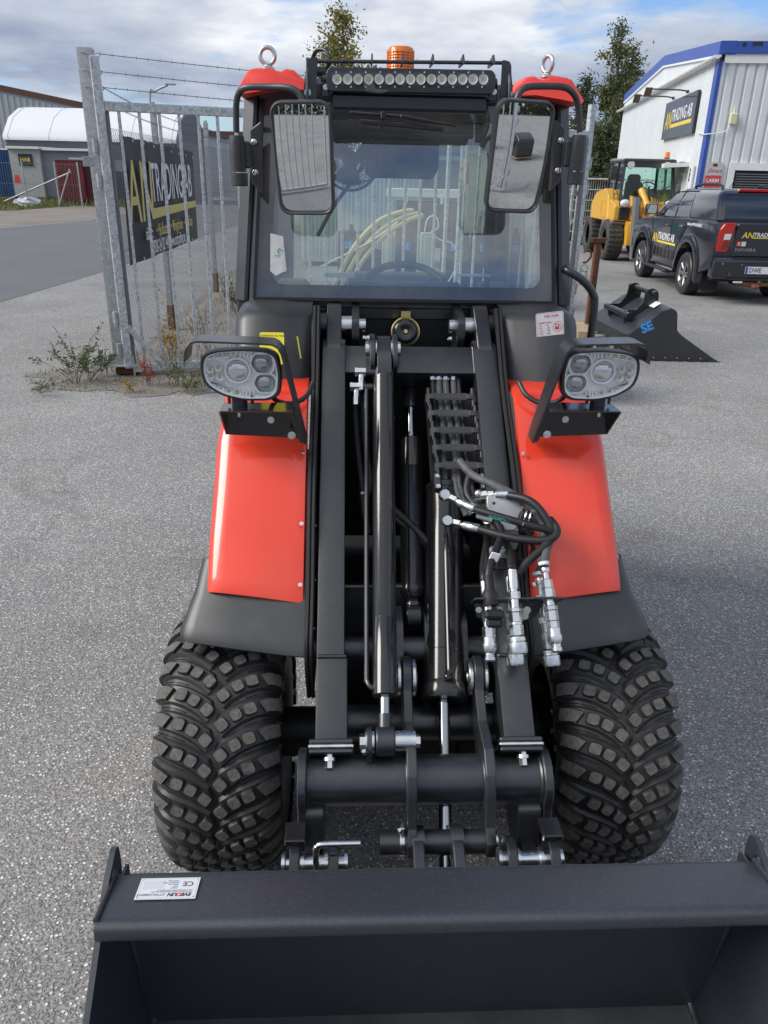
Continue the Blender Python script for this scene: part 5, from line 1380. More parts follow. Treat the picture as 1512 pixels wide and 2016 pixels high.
b = MB(); b.add([(-.145, .5885, 2.262), (-.118, .589, 2.232), (-.118, .589, 2.226), (-.075, .589, 2.222), (-.10, .589, 2.214), (-.145, .589, 2.218), (-.153, .5885, 2.24)], [(0, 1, 2, 3, 4, 5, 6)]); b.build('clear_tape', glass('clear_tape', (.95, .95, .92), .7, .2, .14), bar, fixn=False)
for sx, x0 in ((-1, -.318), (1, .274)):
    b = MB()
    pol = [(.60, 2.185), (.60, 2.215), (.63, 2.300), (.650, 2.308), (.69, 2.304), (.76, 2.23), (.76, 2.185)]
    b.prism(rounded(pol, .008), 'yz', x0, x0 + .008, bev=.0015)
    b.prism(rounded([(x0 - .012, 2.185), (x0 - .006, 2.235), (x0 + .008, 2.300), (x0 + .034, 2.306), (x0 + .030, 2.2), (x0 + .03, 2.185)] if sx < 0 else [(x0 + .020, 2.195), (x0 + .014, 2.245), (x0 + .002, 2.308), (x0 - .022, 2.312), (x0 - .020, 2.21), (x0 - .02, 2.195)], .006), 'xz', .622, .628)
    xq = x0 + (.055 if sx < 0 else -.04)
    b.box((xq, .64, 2.222), (.024, .02, .036), bev=.003)
    b.build('light_bar_bracket', K['black'], LD)
    b = MB(); b.bolt((x0 + (-.0 if sx < 0 else .008) + .004, .621, 2.214 + (.006 if sx > 0 else 0)), (0, -1, 0), .0075, .006); b.bolt((xq + .002, .629, 2.230), (0, -1, 0), .006, .005)
    b.build('bracket_bolt', K['zinc'], LD)
b = MB(); b.tube([(-.262, .655, 2.275), (-.25, .65, 2.30), (-.26, .66, 2.325), (-.285, .68, 2.33), (-.30, .70, 2.31), (-.30, .72, 2.26)], .0055, 8, sm=5); b.build('light_bar_cable', K['hose'], LD)
b = MB(); b.box((-.268, .665, 2.252), (.016, .012, .014), bev=.003); b.build('red_connector', K['redcast'], LD)

# wiper
b = MB()
b.beam((-.19, .805, 2.176), (-.02, .800, 2.169), .012, .010, .003); b.beam((-.03, .80, 2.170), (.06, .797, 2.156), .022, .012, .003); b.beam((.05, .797, 2.158), (.15, .793, 2.146), .010, .008, .002)
b.beam((-.16, .80, 2.152), (.11, .795, 2.135), .012, .014, .003); b.box((-.085, .79, 2.17), (.016, .016, .024), bev=.004)
b.build('wiper', K['blackrough'], LD)

# mirrors
for sx, cx_ in ((-1, -.3225), (1, .3015)):
    zc, yc = (2.035, .525) if sx < 0 else (2.052, .525)
    w_, h_ = (.170, .302)
    R_ = Matrix.Rotation(radians(-(-9)), 4, 'X') @ Matrix.Rotation(radians(0), 4, 'Z')
    Mm = Matrix.Translation((cx_, yc, zc)) @ Matrix.Rotation(radians(-8 if sx < 0 else 9), 4, 'Z') @ Matrix.Rotation(radians(8.5), 4, 'X') @ Matrix.Rotation(radians(1.5 * sx), 4, 'Y')
    def shp(k, kk=0):
        pts = rrect(0, 0, (w_ + kk), (h_ + kk), .034 + kk / 2, 7)
        return [(x * (1 + .07 * (z / h_ * 2) * .5), z) for x, z in pts]
    b = MB(); secs = []
    for y_, kk in ((-.012, -.016), (-.016, -.008), (-.014, 0), (.0, .004), (.016, .0), (.034, -.02), (.044, -.06)):
        secs.append([Vector((x, y_, z)) for x, z in shp(0, kk)])
    b.loft([[Vector((x, -.006, z)) for x, z in shp(0, -.018)]] + secs, caps=False)
    b.add(secs[-1], [tuple(range(len(secs[-1])))])
    mo = b.build('mirror', K['blackrough'], LD, M=Mm, sharp=.8)
    g = MB(); rad = 1.15; nn = 14
    hw, hh, cr_ = (w_ - .014) / 2, (h_ - .014) / 2, .030; rows = []
    for i in range(57):
        z = -hh + 2 * hh * i / 56; dz = max(0, abs(z) - (hh - cr_)); wz = hw - cr_ + sqrt(max(0, cr_ * cr_ - dz * dz)); wz *= (1 + .07 * (z / h_ * 2) * .5)
        rows.append([Vector((wz * (j / 16 - 1), -.006 - .008 + ((wz * (j / 16 - 1)) ** 2 + z * z) / (2 * rad), z)) for j in range(33)])
    g.grid(rows)
    gl_ = g.build('mirror_glass', K['mirror'], mo, M=Mm, sharp=3)
    b = MB()
    X_ = lambda v: v * sx
    if sx < 0: P = [(-.322, .56, 2.175), (-.335, .565, 2.205), (-.365, .575, 2.220), (-.42, .60, 2.223), (-.49, .62, 2.222), (-.516, .64, 2.208), (-.527, .65, 2.175), (-.531, .655, 2.105)]
    else: P = [(.290, .56, 2.19), (.296, .565, 2.218), (.318, .575, 2.238), (.37, .60, 2.245), (.44, .62, 2.246), (.476, .64, 2.232), (.497, .65, 2.20), (.513, .655, 2.13)]
    b.tube(P, .0095, 12, sm=5)
    b.build('mirror_arm', K['blackrough'], LD)
    b = MB(); xq = P[-1][0]; zq = P[-1][2] - .02
    b.lathe([(0, 0), (.021, 0), (.024, -.02), (.0245, -.052), (.024, -.10), (0, -.10)], (xq, .655, zq + .012), (0, 0, 1), 20)
    b.lathe([(0, 0), (.0255, 0), (.0255, -.034), (.023, -.037), (0, -.037)], (xq + .002, .655, zq - .091), (0, 0, 1), 20)
    b.box((xq - sx * .022, .67, zq - .04), (.036, .03, .075), bev=.005)
    b.prism([(xq - sx * .036, zq + .03), (xq - sx * .008 - sx * .028, zq - .12), (xq - sx * .066, zq - .15), (xq - sx * .072, zq + .055)], 'xz', .69, .715, bev=.003)
    b.build('mirror_bracket', K['blackrough'], LD)
    b = MB()
    for dz_ in (0, -.085): b.cut(); b.sphere((xq - sx * .048, .688, zq - .003 + dz_), .0095, 0, 14, 8, (1, .6, 1))
    b.build('bracket_bolt', K['zinc'], LD)

# grab handle on the right, mudflap on the left
b = MB(); b.tube([(.545, .78, 1.715), (.56, .76, 1.708), (.605, .75, 1.682), (.645, .75, 1.640), (.657, .75, 1.59), (.657, .75, 1.40)], .0135, 14, sm=6); b.build('grab_handle', K['black'], LD)
b = MB(); b.prism(rounded([(-.62, 1.60), (-.60, 1.80), (-.56, 1.86), (-.55, 1.5), (-.60, 1.50)], .03), 'xz', 1.2, 1.24); b.build('rear_mudguard', K['blackrough'], LD)

# horn
b = MB()
hc = Vector((.002, .715, 1.508)); hd = Vector((0, -1, .30)).normalized()
b.lathe([(0, .006), (.010, .006), (.016, .009), (.024, .0125), (.032, .0125), (.039, .008), (.0425, .0), (.043, -.012), (0, -.02)], hc, hd, 44, 0)
hn = b.build('horn', K['blackgloss'], LD, fixn=False)
b = MB(); b.torus(hc - hd * .008, hd, .0465, .0042, 44, 8); b.cyl(hc - hd * .022, hc - hd * .03, .045, n=32); b.box(hc + Vector((0, .012, .056)), (.032, .004, .022)); b.cut(); b.cyl(hc + hd * .006, hc + hd * .012, .0065, n=14)
b.build('horn_ring', K['brass'], hn)

# headlamps, brackets and visors
LO = [(-79, 4), (-74, 33), (-50, 43), (0, 47), (54, 44), (72, 34), (78, -6), (73, -42), (54, -54), (2, -55), (-40, -45), (-72, -24)]
for sx, cx_, cz in ((-1, -.488, 1.492), (1, .512, 1.500)):
    k_ = .00142; Y0 = .160
    def S2(q, s_=1.0): return [(cx_ + (-sx) * x * k_ * s_ * 1.0, cz + z * k_ * s_) for x, z in q]
    oc = rounded(LO, 15, 3)
    def ring(s_, y): return [Vector((x, y, z)) for x, z in S2(oc, s_)]
    b = MB(); b.loft([ring(.90, Y0 + .006), ring(.93, Y0 - .002), ring(.985, Y0 - .001), ring(1.02, Y0 + .012), ring(1.0, Y0 + .04), ring(.86, Y0 + .075), ring(.5, Y0 + .10)], caps=False)
    b.add(ring(.5, Y0 + .10), [tuple(range(len(oc)))])
    b.cyl((cx_ + sx * .012, Y0 + .03, cz - .07), (cx_ + sx * .012, Y0 + .03, cz - .10), .022, n=20)
    for q in (-.026, .038): b.cyl((cx_ + sx * q, Y0 + .01, cz - .065), (cx_ + sx * q, Y0 + .01, cz - .088), .0048, n=8)
    hl = b.build('headlamp', K['blackrough'], LD, sharp=.9)
    b = MB(); b.loft([ring(.93, Y0 + .001), ring(.88, Y0 + .004), ring(.82, Y0 + .024)], caps=False); b.add(ring(.82, Y0 + .024), [tuple(range(len(oc)))])
    # frames round the projectors and louvre fins
    for px_, pz_, rx, rz in ((40, 18, 25, 21), (44, -21, 25, 20)):
        sq = rounded([(px_ - rx, pz_), (px_ - rx * .6, pz_ + rz), (px_ + rx * .8, pz_ + rz), (px_ + rx, pz_ + rz * .3), (px_ + rx, pz_ - rz * .5), (px_ + rx * .7, pz_ - rz), (px_ - rx * .5, pz_ - rz)], 8, 3)
        ci = [( px_ + (x - px_) * .86, pz_ + (z - pz_) * .86) for x, z in sq]
        b.prism(S2(sq), 'xz', Y0 + .006, Y0 + .024, holes=[S2(ci)])
    for i in range(4):
        for z0 in (36, -44):
            q = [(-3 + i * 7, z0 - 7), (0 + i * 7, z0 - 7), (3 + i * 7, z0 + 6), (0 + i * 7, z0 + 6)]
            b.prism(S2(q), 'xz', Y0 + .012, Y0 + .024)
    for z0 in (24, -20):
        b.prism(S2([(-64, z0 - 1), (-22, z0 + (5 if z0 > 0 else -6)), (-22, z0 + (8 if z0 > 0 else -9)), (-64, z0 + 2)]), 'xz', Y0 + .010, Y0 + .024)
    b.build('lamp_reflector', K['reflector'], hl, sharp=.4)
    for px_, pz_, r_, m_ in ((40, 18, 20, 'optic'), (44, -21, 19, 'optic'), (-8, 2, 22, 'opticb')):
        x, z = S2([(px_, pz_)])[0]; b = MB(); b.sphere((x, Y0 + .026, z), r_ * k_, 0, 24, 14, (1, .75 if m_ == 'optic' else .6, .95)); 
        o = b.build('projector_lens', K[m_], hl)
        if m_ == 'opticb':
            b = MB(); b.torus((x, Y0 + .018, z), (0, 1, 0), 24 * k_, 3 * k_, 30, 8); b.build('projector_ring', K['reflector'], hl)
    for (px_, pz_) in [(-62, 27), (-46, 31), (-30, 34), (-14, 36), (-60, 5), (-44, 8), (-60, -8), (-42, -9), (-58, -29), (-42, -34), (-26, -38), (-10, -41)]:
        x, z = S2([(px_, pz_)])[0]
        b = MB(); b.lathe([(.0095, 0), (.0105, -.004), (.0085, -.002), (.004, .006), (0, .007)], (x, Y0 + .012, z), (0, 1, 0), 14, 0)
        b.lathe([(.004, -.001), (.003, -.005), (0, -.006)], (x + sx * .003, Y0 + .018, z), (0, 1, 0), 8, 1)
        b.build('led_lamp', [K['reflector'], K['brass']], hl, fixn=False)
    b = MB(); b.loft([ring(.925, Y0 - .001), ring(.7, Y0 - .006), ring(.35, Y0 - .009)], caps=False); b.add(ring(.35, Y0 - .009), [tuple(range(len(oc)))])
    b.build('lamp_cover', K['lens'], hl, sharp=2)
    # visor: folded strip
    def V(x, z, y): return Vector((cx_ + (-sx) * x, y, cz + z))
    xo = -.138 if sx < 0 else -.112
    path = [(xo, .040), (xo + .006, .074), (xo + .018, .088), (xo + .036, .092), (.050, .088), (.092, .086), (.106, .078), (.114, .062), (.168, -.205)]
    b = MB(); rows0 = []; rows1 = []
    for i, (x, z) in enumerate(path):
        y0 = .112 if i < 8 else .16; y1 = .20 if i < 8 else .23
        nx, nz = ((-.005, 0) if i < 2 else ((.006, .003) if i > 6 else (0, .005)))
        rows0.append([V(x, z, y0), V(x + nx, z + nz, y0), V(x + nx, z + nz, y1), V(x, z, y1)])
    b.loft(rows0)
    b.build('lamp_visor', K['black'], LD, sharp=.5)
    b = MB()
    zt, zb = cz - .098, cz - .195
    xl, xr = (-.058, .160)
    pol = [V(xl, -.098, 0), V(xr - .02, -.098, 0), V(xr, -.200, 0), V(xl - .002, -.190, 0)]
    b.prism([(p.x, p.z) for p in pol], 'xz', .205, .210)
    b.box(V((xl + xr) / 2 - .008, -.098, .165), (xr - xl - .018, .09, .005), bev=.001)
    q = V(xl, 0, 0).x
    b.prism([(.12, cz - .098), (.208, cz - .098), (.208, cz - .19)], 'yz', q - .0025, q + .0025)
    q = V(xr - .022, -.1, .2)
    b.prism([(p.x, p.z) for p in (V(.118, -.095, 0), V(.150, -.095, 0), V(.170, -.20, 0), V(.158, -.20, 0))], 'xz', .16, .206)
    b.build('lamp_bracket', K['blackgloss'], LD)
    b = MB(); b.bolt(V(.072, -.145, .204), (0, -1, 0), .0075, .005); b.bolt(V(.134, -.176, .158), (0, -1, 0), .0085, .006)
    q = V(.012 * -1, -.10, .165); b.cut(); b.cyl(q, q + Vector((0, 0, -.024)), .0055, n=12); b.cyl(q + Vector((0, 0, .004)), q + Vector((0, 0, -.002)), .024, n=20)
    b.build('bracket_bolt', K['zinc'], LD)
    b = MB(); b.tube([V(.07, -.07, .22), V(.09, -.10, .24), V(.13, -.115, .27), V(.17, -.10, .30), V(.188, -.07, .34)], .008, 10, sm=6, rib=.005)
    b.build('lamp_cable', K['hose'], LD)

# ------------------------------------------------------------------ cab interior
b = MB()
b.prism(rounded([(1.28, 1.38), (1.30, 1.54), (1.38, 1.62), (1.52, 1.62), (1.52, 1.38)], .03), 'yz', -.20, .22, bev=.03)
b.box((.02, 1.18, 1.42), (.44, .40, .10), bev=.03)
b.build('driver_seat', K['seat'], LD)
b = MB()
b.prism(rounded([(-.115, 1.985), (.14, 1.985), (.16, 2.02), (.158, 2.15), (.135, 2.19), (-.10, 2.19), (-.125, 2.15), (-.13, 2.02)], .02), 'xz', 1.36, 1.46, bev=.02)
b.build('overhead_console', K['interior'], LD)
b = MB(); b.torus((.018, 1.05, 1.605), (0, -.5, .9), .155, .014, 36, 10); b.cyl((.018, 1.05, 1.59), (.018, .98, 1.42), .02, n=12)
for a in (0, 120, 240): b.beam((.018, 1.05, 1.600), (.018 + .15 * cos(radians(a + 30)), 1.05 + .135 * sin(radians(a + 30)), 1.605 + .075 * sin(radians(a + 30))), .02, .008)
b.lathe([(0, 0), (.05, 0), (.04, .02), (0, .025)], (.018, 1.05, 1.602), (0, -.5, .9), 20)
b.build('steering_wheel', K['seat'], LD)
b = MB()
b.prism(rounded([(.80, 1.58), (.80, 1.645), (.90, 1.655), (1.0, 1.60), (1.02, 1.40), (.82, 1.40)], .02), 'yz', -.17, .20, bev=.02)
b.box((.43, 1.25, 1.50), (.14, .6, .16), bev=.02); b.box((-.43, 1.25, 1.50), (.14, .6, .16), bev=.02)
b.cyl((.33, 1.1, 1.56), (.34, 1.06, 1.72), .012, n=10); b.sphere((.342, 1.05, 1.735), .026)
b.build('dashboard', K['interior'], LD)
b = MB(); b.box((-.225, .88, 1.672), (.105, .015, .016)); b.cut(); b.box((.255, .90, 1.676), (.11, .03, .006)); b.build('instrument_cover', mat('pale_blue_plastic', (.42, .56, .68), .4), LD)
b = MB(); b.box((0, 1.35, 2.215), (.92, .95, .03), bev=.01); b.box((.06, .93, 2.16), (.42, .10, .07), bev=.02); b.lathe([(0, 0), (.10, 0), (.09, -.03), (0, -.035)], (.20, 1.05, 2.19), (0, 0, 1), 24); b.build('headlining', K['interior'], LD)
b = MB(); fc = Vector((-.185, 1.0, 2.045)); fd = Vector((.18, -1, -.05)).normalized(); fa = fd.orthogonal().normalized(); fb = fd.cross(fa)
for i in range(1, 9): b.torus(fc + fd * (.03 * (1 - (i / 8) ** 3)), fd, .028 + .0085 * i, .0011, 36, 4)
for i in range(36):
    a = 2 * pi * i / 36; v = fa * cos(a) + fb * sin(a); w2 = fa * cos(a + .5) + fb * sin(a + .5)
    b.tube([fc + fd * .03 + v * .028, fc + fd * .026 + (v + w2) * .5 * .07, fc + w2 * .098], .0009, 3, sm=2)
b.torus(fc, fd, .10, .005, 36, 6); b.lathe([(0, .036), (.022, .034), (.026, .028), (.026, -.03), (0, -.03)], fc, fd, 20)
b.build('cab_fan', K['seat'], LD)
b = MB()
for i in range(3):
    a = 2 * pi * i / 3 + .6; rows = []
    for r_ in (.02, .05, .085):
        row = []
        for j in range(5):
            t = a + (j / 4 - .5) * 1.5 * (1 - r_ * 2); v = fa * cos(t) + fb * sin(t); row.append(fc + v * r_ + fd * ((j / 4 - .5) * .03))
        rows.append(row)
    b.grid(rows)
b.build('fan_blade', K['interior'], LD)
b = MB(); b.tube([(-.10, 1.25, 2.10), (-.16, 1.15, 2.0), (-.24, 1.0, 1.9), (-.30, .92, 1.80)], .007, 8, sm=5); b.tube([(-.12, 1.22, 2.08), (-.17, 1.18, 2.05), (-.16, 1.12, 1.98), (-.10, 1.15, 1.99), (-.09, 1.2, 2.08)], .003, 6, sm=6); b.build('fan_stalk', K['seat'], LD)
b = MB(); b.box((.40, 1.45, 1.80), (.05, .09, .34), bev=.02); b.build('belt_pillar', K['seat'], LD)

# ------------------------------------------------------------------ bucket
b = MB(); T_ = .012
XL, XR = -.684, .700
b.prism(rounded([(-.722, .612), (-.735, .634), (-.868, .660), (-.884, .652), (-.886, .622), (-.872, .624), (-.866, .640), (-.745, .618)], .008, 3), 'yz', XL, XR)
b.prism([(-.722, .620), (-.712, .45), (-.668, .14), (-.645, .03), (-.655, .02), (-.684, .14), (-.728, .45), (-.738, .62)], 'yz', XL, XR)
for xx in (XL, XR): b.prism(rounded([(-.70, .63), (-.87, .648), (-.87, .60), (-.78, .52), (-.715, .45)], .01), 'yz', xx + (.012 if xx < 0 else -.018), xx + (.018 if xx < 0 else -.012))
bk = b.build('bucket', K['bucket'], LD, sharp=.7)
b = MB(); b.prism([(-.645, .012), (-.645, .040), (-1.36, .026), (-1.42, .006), (-1.36, .004)], 'yz', XL, XR); b.build('bucket_floor', K['bucketfloor'], bk)
for xx, s_ in ((XL - .007, -1), (XR + .007, 1)):
    b = MB()
    pol = rounded([(-.690, .640), (-.694, .672), (-.710, .680), (-.775, .655), (-.967, .512), (-1.38, .10), (-1.45, .02), (-1.40, 0.0), (-.645, .0), (-.640, .05), (-.685, .42), (-.700, .55)], .012, 2)
    b.prism(pol, 'yz', xx - .006, xx + .006, holes=[[(-.742 + .019 * cos(2 * pi * i / 14), .628 + .026 * sin(2 * pi * i / 14)) for i in range(14)]])
    b.build('bucket_side', K['bucket'], bk, sharp=.5)
    b = MB(); b.tube([(xx - s_ * .010, -.742, .60), (xx - s_ * .012, -.722, .45), (xx - s_ * .012, -.672, .14), (xx - s_ * .012, -.655, .05), (xx - s_ * .012, -.9, .036), (xx - s_ * .012, -1.2, .030)], .010, 8, sm=4)
    b.cut(); b.tube([(xx - s_ * .008, -.735, .638), (xx - s_ * .008, -.868, .662)], .006, 8, sm=1)
    b.build('weld_seam', K['bucket'], bk)
# maker's plate, upside down as seen from the front
NM = frame((-.502, -.7545, .6405), (-1, 0, 0), (0, -.982, .19))
NM = Matrix.Translation((0, 0, 0)) @ NM
s = MB(); s.prism([(0, 0), (.122, 0), (.122, .062), (0, .062)], 'xy', 0, .0014)
npl = s.build('maker_plate', K['plate'], bk, M=NM)
Q = lambda x, y: NM @ Matrix.Translation((x, y, .0018))
text('EVE', .0125, K['ink'], npl, Q(.010, .046), bold=.03, shear=.2, depth=.0002)
text('UN', .0125, K['ink'], npl, Q(.0385, .046), bold=.03, shear=.2, depth=.0002)
text('ATTACHMENT', .0085, K['greyink'], npl, Q(.063, .047), bold=.02, shear=.2, depth=.0002)
text('SHANDONG EVERUN MACHINERY CO.,LTD', .0042, K['greyink'], npl, Q(.010, .0405), depth=.0002)
text('NO.10 YINGBIN HIGH-TECH DISTRICT', .0042, K['greyink'], npl, Q(.010, .0360), depth=.0002)
for i, t_ in enumerate(('MODEL', 'TYPE', 'SERIAL NO', 'MANUFACTURER', 'WEIGHT(kg)')): text(t_, .0042, K['greyink'], npl, Q(.042, .0295 - .0052 * i), depth=.0002)
text('C', .019, K['ink'], npl, Q(.011, .013), depth=.0002); text('E', .019, K['ink'], npl, Q(.024, .013), depth=.0002)
s = MB(); s.prism(circ(.0352, .0505, .0052, 18), 'xy', .0014, .0017, holes=[circ(.0352, .0505, .0026, 12)]); s.build('red_emblem', K['redink'], npl, M=NM)
s = MB()
for i in range(5): s.prism(rrect(.091, .031 - .0052 * i, .042, .0034, .0004), 'xy', .0014, .0016, holes=[rrect(.091, .031 - .0052 * i, .0412, .0027, .0003)])
for x, y in ((.005, .005), (.117, .005), (.005, .057), (.117, .057)): s.prism(circ(x, y, .0016, 10), 'xy', .0014, .0018)
s.prism(rrect(.061, .031, .116, .056, .002), 'xy', .0014, .0016, holes=[rrect(.061, .031, .1152, .0552, .002)])
s.build('plate_print', K['greyink'], npl, M=NM)
# ================================================================== gate, fence, banner
def swing_gate(label, org, ang, length, z_top=2.56, brace_at=None, group=None, mirror=1, wires=True, ext=2.92, brace_hi=False):
    t = thing('swing_gate', label, 'gate', org, ang, group)
    b = MB()
    b.box((0, 0, (ext + .09) / 2), (.082, .075, ext - .09), bev=.006); b.build('gate_upright', K['galv'], t)
    b = MB(); b.box((.062, .03, 1.3), (.035, .06, 2.36), bev=.003); b.build('gate_channel', K['greypaint'], t, label='inner channel of the upright, its shade painted dark')  # shade on the inner side put into a darker grey
    b = MB(); b.box((length, 0, 1.3), (.04, .05, 2.5), bev=.006); b.build('gate_upright', K['galv'], t)
    b = MB(); b.box((length / 2 + .0, 0, z_top - .04), (length - .085, .06, .08), bev=.006); b.build('top_rail', K['galv'], t)
    b = MB(); b.box((length / 2 + .0, 0, .085), (length - .085, .06, .082), bev=.006); b.build('bottom_rail', K['galv'], t)
    b = MB(); b.box((0, 0, (z_top - .08 + .126) / 2), (.028, .028, z_top - .206), bev=.003)
    first = None; n = int((length - .2) / .182)
    for i in range(n):
        if first is None: o = first = b.build('gate_bar', K['galv'], t)
        else: o = first.copy(); COL.objects.link(o); o.parent = t
        o.location = (.165 + i * .182, 0, 0)
    b = MB()
    if brace_hi: b.beam((.05, -.035, 1.80), (.45, -.035, 2.20), .05, .02, .002, up=(0, 1, 0))
    else: b.beam((.03, -.040, .52), (.33, -.040, .12), .058, .010, .002, up=(0, 1, 0))
    b.build('gate_brace', K['galv'], t)
    b = MB()
    for z in (.30, .62, 1.9, 2.2):
        b = MB(); b.cyl((-.075, -.01, z - .07), (-.075, -.01, z + .05), .026, n=14); b.cyl((-.075, -.01, z - .095), (-.075, -.01, z - .07), .02, n=6); b.build('hinge', K['galvdull'], t)
    return t
ga = radians(22)
GT = swing_gate('galvanised barred gate leaf hinged on the left post, with a corner brace low on it', (-2.70, 7.95, 0), ga, 3.75)
G2 = swing_gate('galvanised barred gate leaf ending right of the loader cab beside the rusty post', (2.52, 11.0, 0), radians(180 + 26), 2.05, ext=2.86, brace_hi=True)
b = MB(); b.box((.105, .045, 2.02), (.10, .012, .10), bev=.003); b.cut(); b.box((-.155, -.05, 2.05), (.10, .012, .085), bev=.003); b.build('latch_plate', K['galvdull'], GT)
gp = thing('gate_post', 'thick weathered zinc gate post on a bolted base plate, on the far left', 'post', (-2.80, 8.04, 0), radians(8))
b = MB(); b.box((0, 0, 1.555), (.135, .150, 2.87), bev=.010, seg=2); b.build('post_tube', K['galvdull'], gp)
b = MB(); b.box((0, 0, .115), (.34, .30, .014), bev=.003); b.build('base_plate', K['galvdull'], gp)
for x, y in ((-.14, -.12), (.14, -.12), (.14, .12), (-.14, .12)):
    b = MB(); b.cyl((x, y, -.01), (x, y, .22), .011, n=10); b.cyl((x, y, .124), (x, y, .145), .020, n=6); b.cyl((x, y, .09), (x, y, .106), .020, n=6); b.build('anchor_bolt', K['zincmatte'], gp)
b = MB(); b.prism([(-.14, .123), (.14, .123), (.14, .14), (.08, .24), (-.08, .24), (-.14, .14)], 'xz', -.085, -.077); b.build('base_gusset', K['galvdull'], gp)
b = MB(); b.box((.06, .02, .05), (.24, .2, .07), bev=.01); b.build('rusty_packing', K['rust'], gp)
for z in (2.93, 2.79, 2.66):
    b = MB(); b.tube([(-.03, -.08, z + .02), (.0, -.084, z + .018), (.075, -.08, z), (.12, -.06, z + .02), (.13, -.04, z), (.10, -.03, z - .012)], .004, 6, sm=3); b.build('wire_hook', K['zincmatte'], gp)
def barbed(label, P, sag=.03, step=.105, r=.0032, grp='barbed wire strands'):
    b = MB(); P = [Vector(p) for p in P]; n = 14; Q = []
    for a, c in zip(P, P[1:]):
        for i in range(n): Q.append(a.lerp(c, i / n) - Vector((0, 0, sag * sin(pi * i / n))))
    Q.append(P[-1]); b.tube(Q, r, 5, sm=1)
    dist = 0; rn = random.Random(len(label))
    for a, c in zip(Q, Q[1:]):
        l = (c - a).length; d = (c - a).normalized()
        while dist < l:
            q = a + d * dist; s = d.orthogonal().normalized(); s2 = d.cross(s); t = rn.uniform(0, 3)
            for k in (0, 1.6):
                w = (s * cos(t + k) + s2 * sin(t + k)) * .017; b.tube([q - w, q + w], .0016, 3, sm=1)
            dist += step
        dist -= l
    o = b.build('barbed_wire', K['barb'], fixn=False); tag(o, label, 'wire', grp); return o
gdir = Vector((cos(ga), sin(ga), 0)); go = Vector((-2.70, 7.95, 0))
for z, w_ in ((2.935, 'topmost'), (2.795, 'middle'), (2.67, 'lowest')): barbed(w_ + ' barbed wire of the three running right above the barred gate', [go + gdir * .06 + Vector((0, -.02, z)), go + gdir * 3.7 + Vector((0, 0, z - .06))])
fd_ = Vector((-.044, .999, 0)); fo = Vector((-2.81, 8.3, 0))
FX = lambda t, z, off=0.0: fo + fd_ * t + Vector((off, 0, z))
for z, w_ in ((2.62, 'topmost'), (2.50, 'lower')): barbed(w_ + ' barbed wire along the chain-link fence behind the banner', [FX(-.2, z + .12), FX(2.3, z), FX(6, z), FX(9.6, z), FX(20, z - .02)], .02)
FN = thing('chain_link_fence', 'galvanised chain-link fence along the road behind the barred gate', 'fence')
for i, t_ in enumerate((2.28, 5.92, 9.55, 13.2, 16.9, 20.6, 24.4)):
    b = MB(); p = FX(t_, 0, -.03); b.box(p + Vector((0, 0, 1.52)), (.07, .07, 2.40), bev=.006); b.box(p + Vector((.0, 0, 2.62)), (.05, .05, .26), bev=.004); b.build('fence_post', K['galvdull'], FN)
    b = MB(); b.box(p + Vector((0, 0, .16)), (.085, .085, .34), bev=.006); b.build('post_foot', K['rust'], FN)
b = MB(); p_ = .075; Lf, z0, z1 = 24.4, .06, 2.36; Hf = z1 - z0; rw = .0016
def strip(a, c, r):
    d = (c - a).normalized(); s = d.cross(Vector((1, 0, 0))).normalized() * r; x = Vector((r, 0, 0))
    b.add([a - s, a + x, a + s, a - x, c - s, c + x, c + s, c - x], [(0, 1, 5, 4), (1, 2, 6, 5), (2, 3, 7, 6), (3, 0, 4, 7)])
u = -Hf
while u < Lf:
    for sgn in (1, -1):
        ta, tb = (u, u + Hf) if sgn > 0 else (u + Hf, u)
        za, zb = z0, z1
        def cl(t, oth_t, z, oz):
            if t < 0: k = (0 - t) / (oth_t - t); return 0, z + (oz - z) * k
            if t > Lf: k = (Lf - t) / (oth_t - t); return Lf, z + (oz - z) * k
            return t, z
        A_, zA = cl(ta, tb, za, zb); B_, zB = cl(tb, ta, zb, za)
        strip(FX(A_, zA, .004 * sgn), FX(B_, zB, .004 * sgn), rw * (1 + .03 * max(0, u)))
    u += p_
for z in (z0, 1.2, z1): b.tube([FX(0, z, .008), FX(Lf, z, .008)], .0025, 4, sm=1)
o = b.build('fence_mesh', K['wire'], FN, flat=True, fixn=False); o['kind'] = 'stuff'
BN = thing('banner', 'black banner with large yellow and white lettering tied on the chain-link fence', 'banner')
b = MB(); rows = []
for i in range(33):
    t_ = .30 + 3.93 * i / 32; row = []
    for j in range(9):
        f = j / 8; zt = 2.315 - .018 * (t_ - .3) - (.012 if i % 4 == 2 else 0) * (1 - f); z = zt + (1.043 - zt) * (f)
        row.append(FX(t_ - .0 * f, z, .045 + .014 * sin(t_ * 5 + f * 2) + .012 * sin(t_ * 2.3 + 4 * f) * (1 - f)))
    rows.append(row)
b.grid(rows); b.build('banner_sheet', K['banner'], BN, fixn=False, sharp=3)
def BT(t_, z): return frame(FX(t_, z, .078), fd_, UP)
text('AN', .90, K['bannerink'], BN, BT(.34, 1.46), bold=.004, sx=.86, shear=.10); text('TRADING AB', .60, K['bannerwhite'], BN, BT(1.38, 1.65), bold=.006, sx=.685, shear=.02)
b = MB(); b.add([FX(1.33, 1.46, .078), FX(4.03, 1.50, .078), FX(4.03, 1.585, .078), FX(1.33, 1.575, .078)], [(0, 1, 2, 3)]); b.build('underline', K['bannerink'], BN, flat=True, fixn=False)
text('säljer:', .20, K['bannerwhite'], BN, BT(.95, 1.255), sx=.72, bold=.006); text('• Hjullastare  • Minigrävare  • Redskap', .20, K['bannerink'], BN, BT(1.45, 1.262), sx=.72, bold=.006)
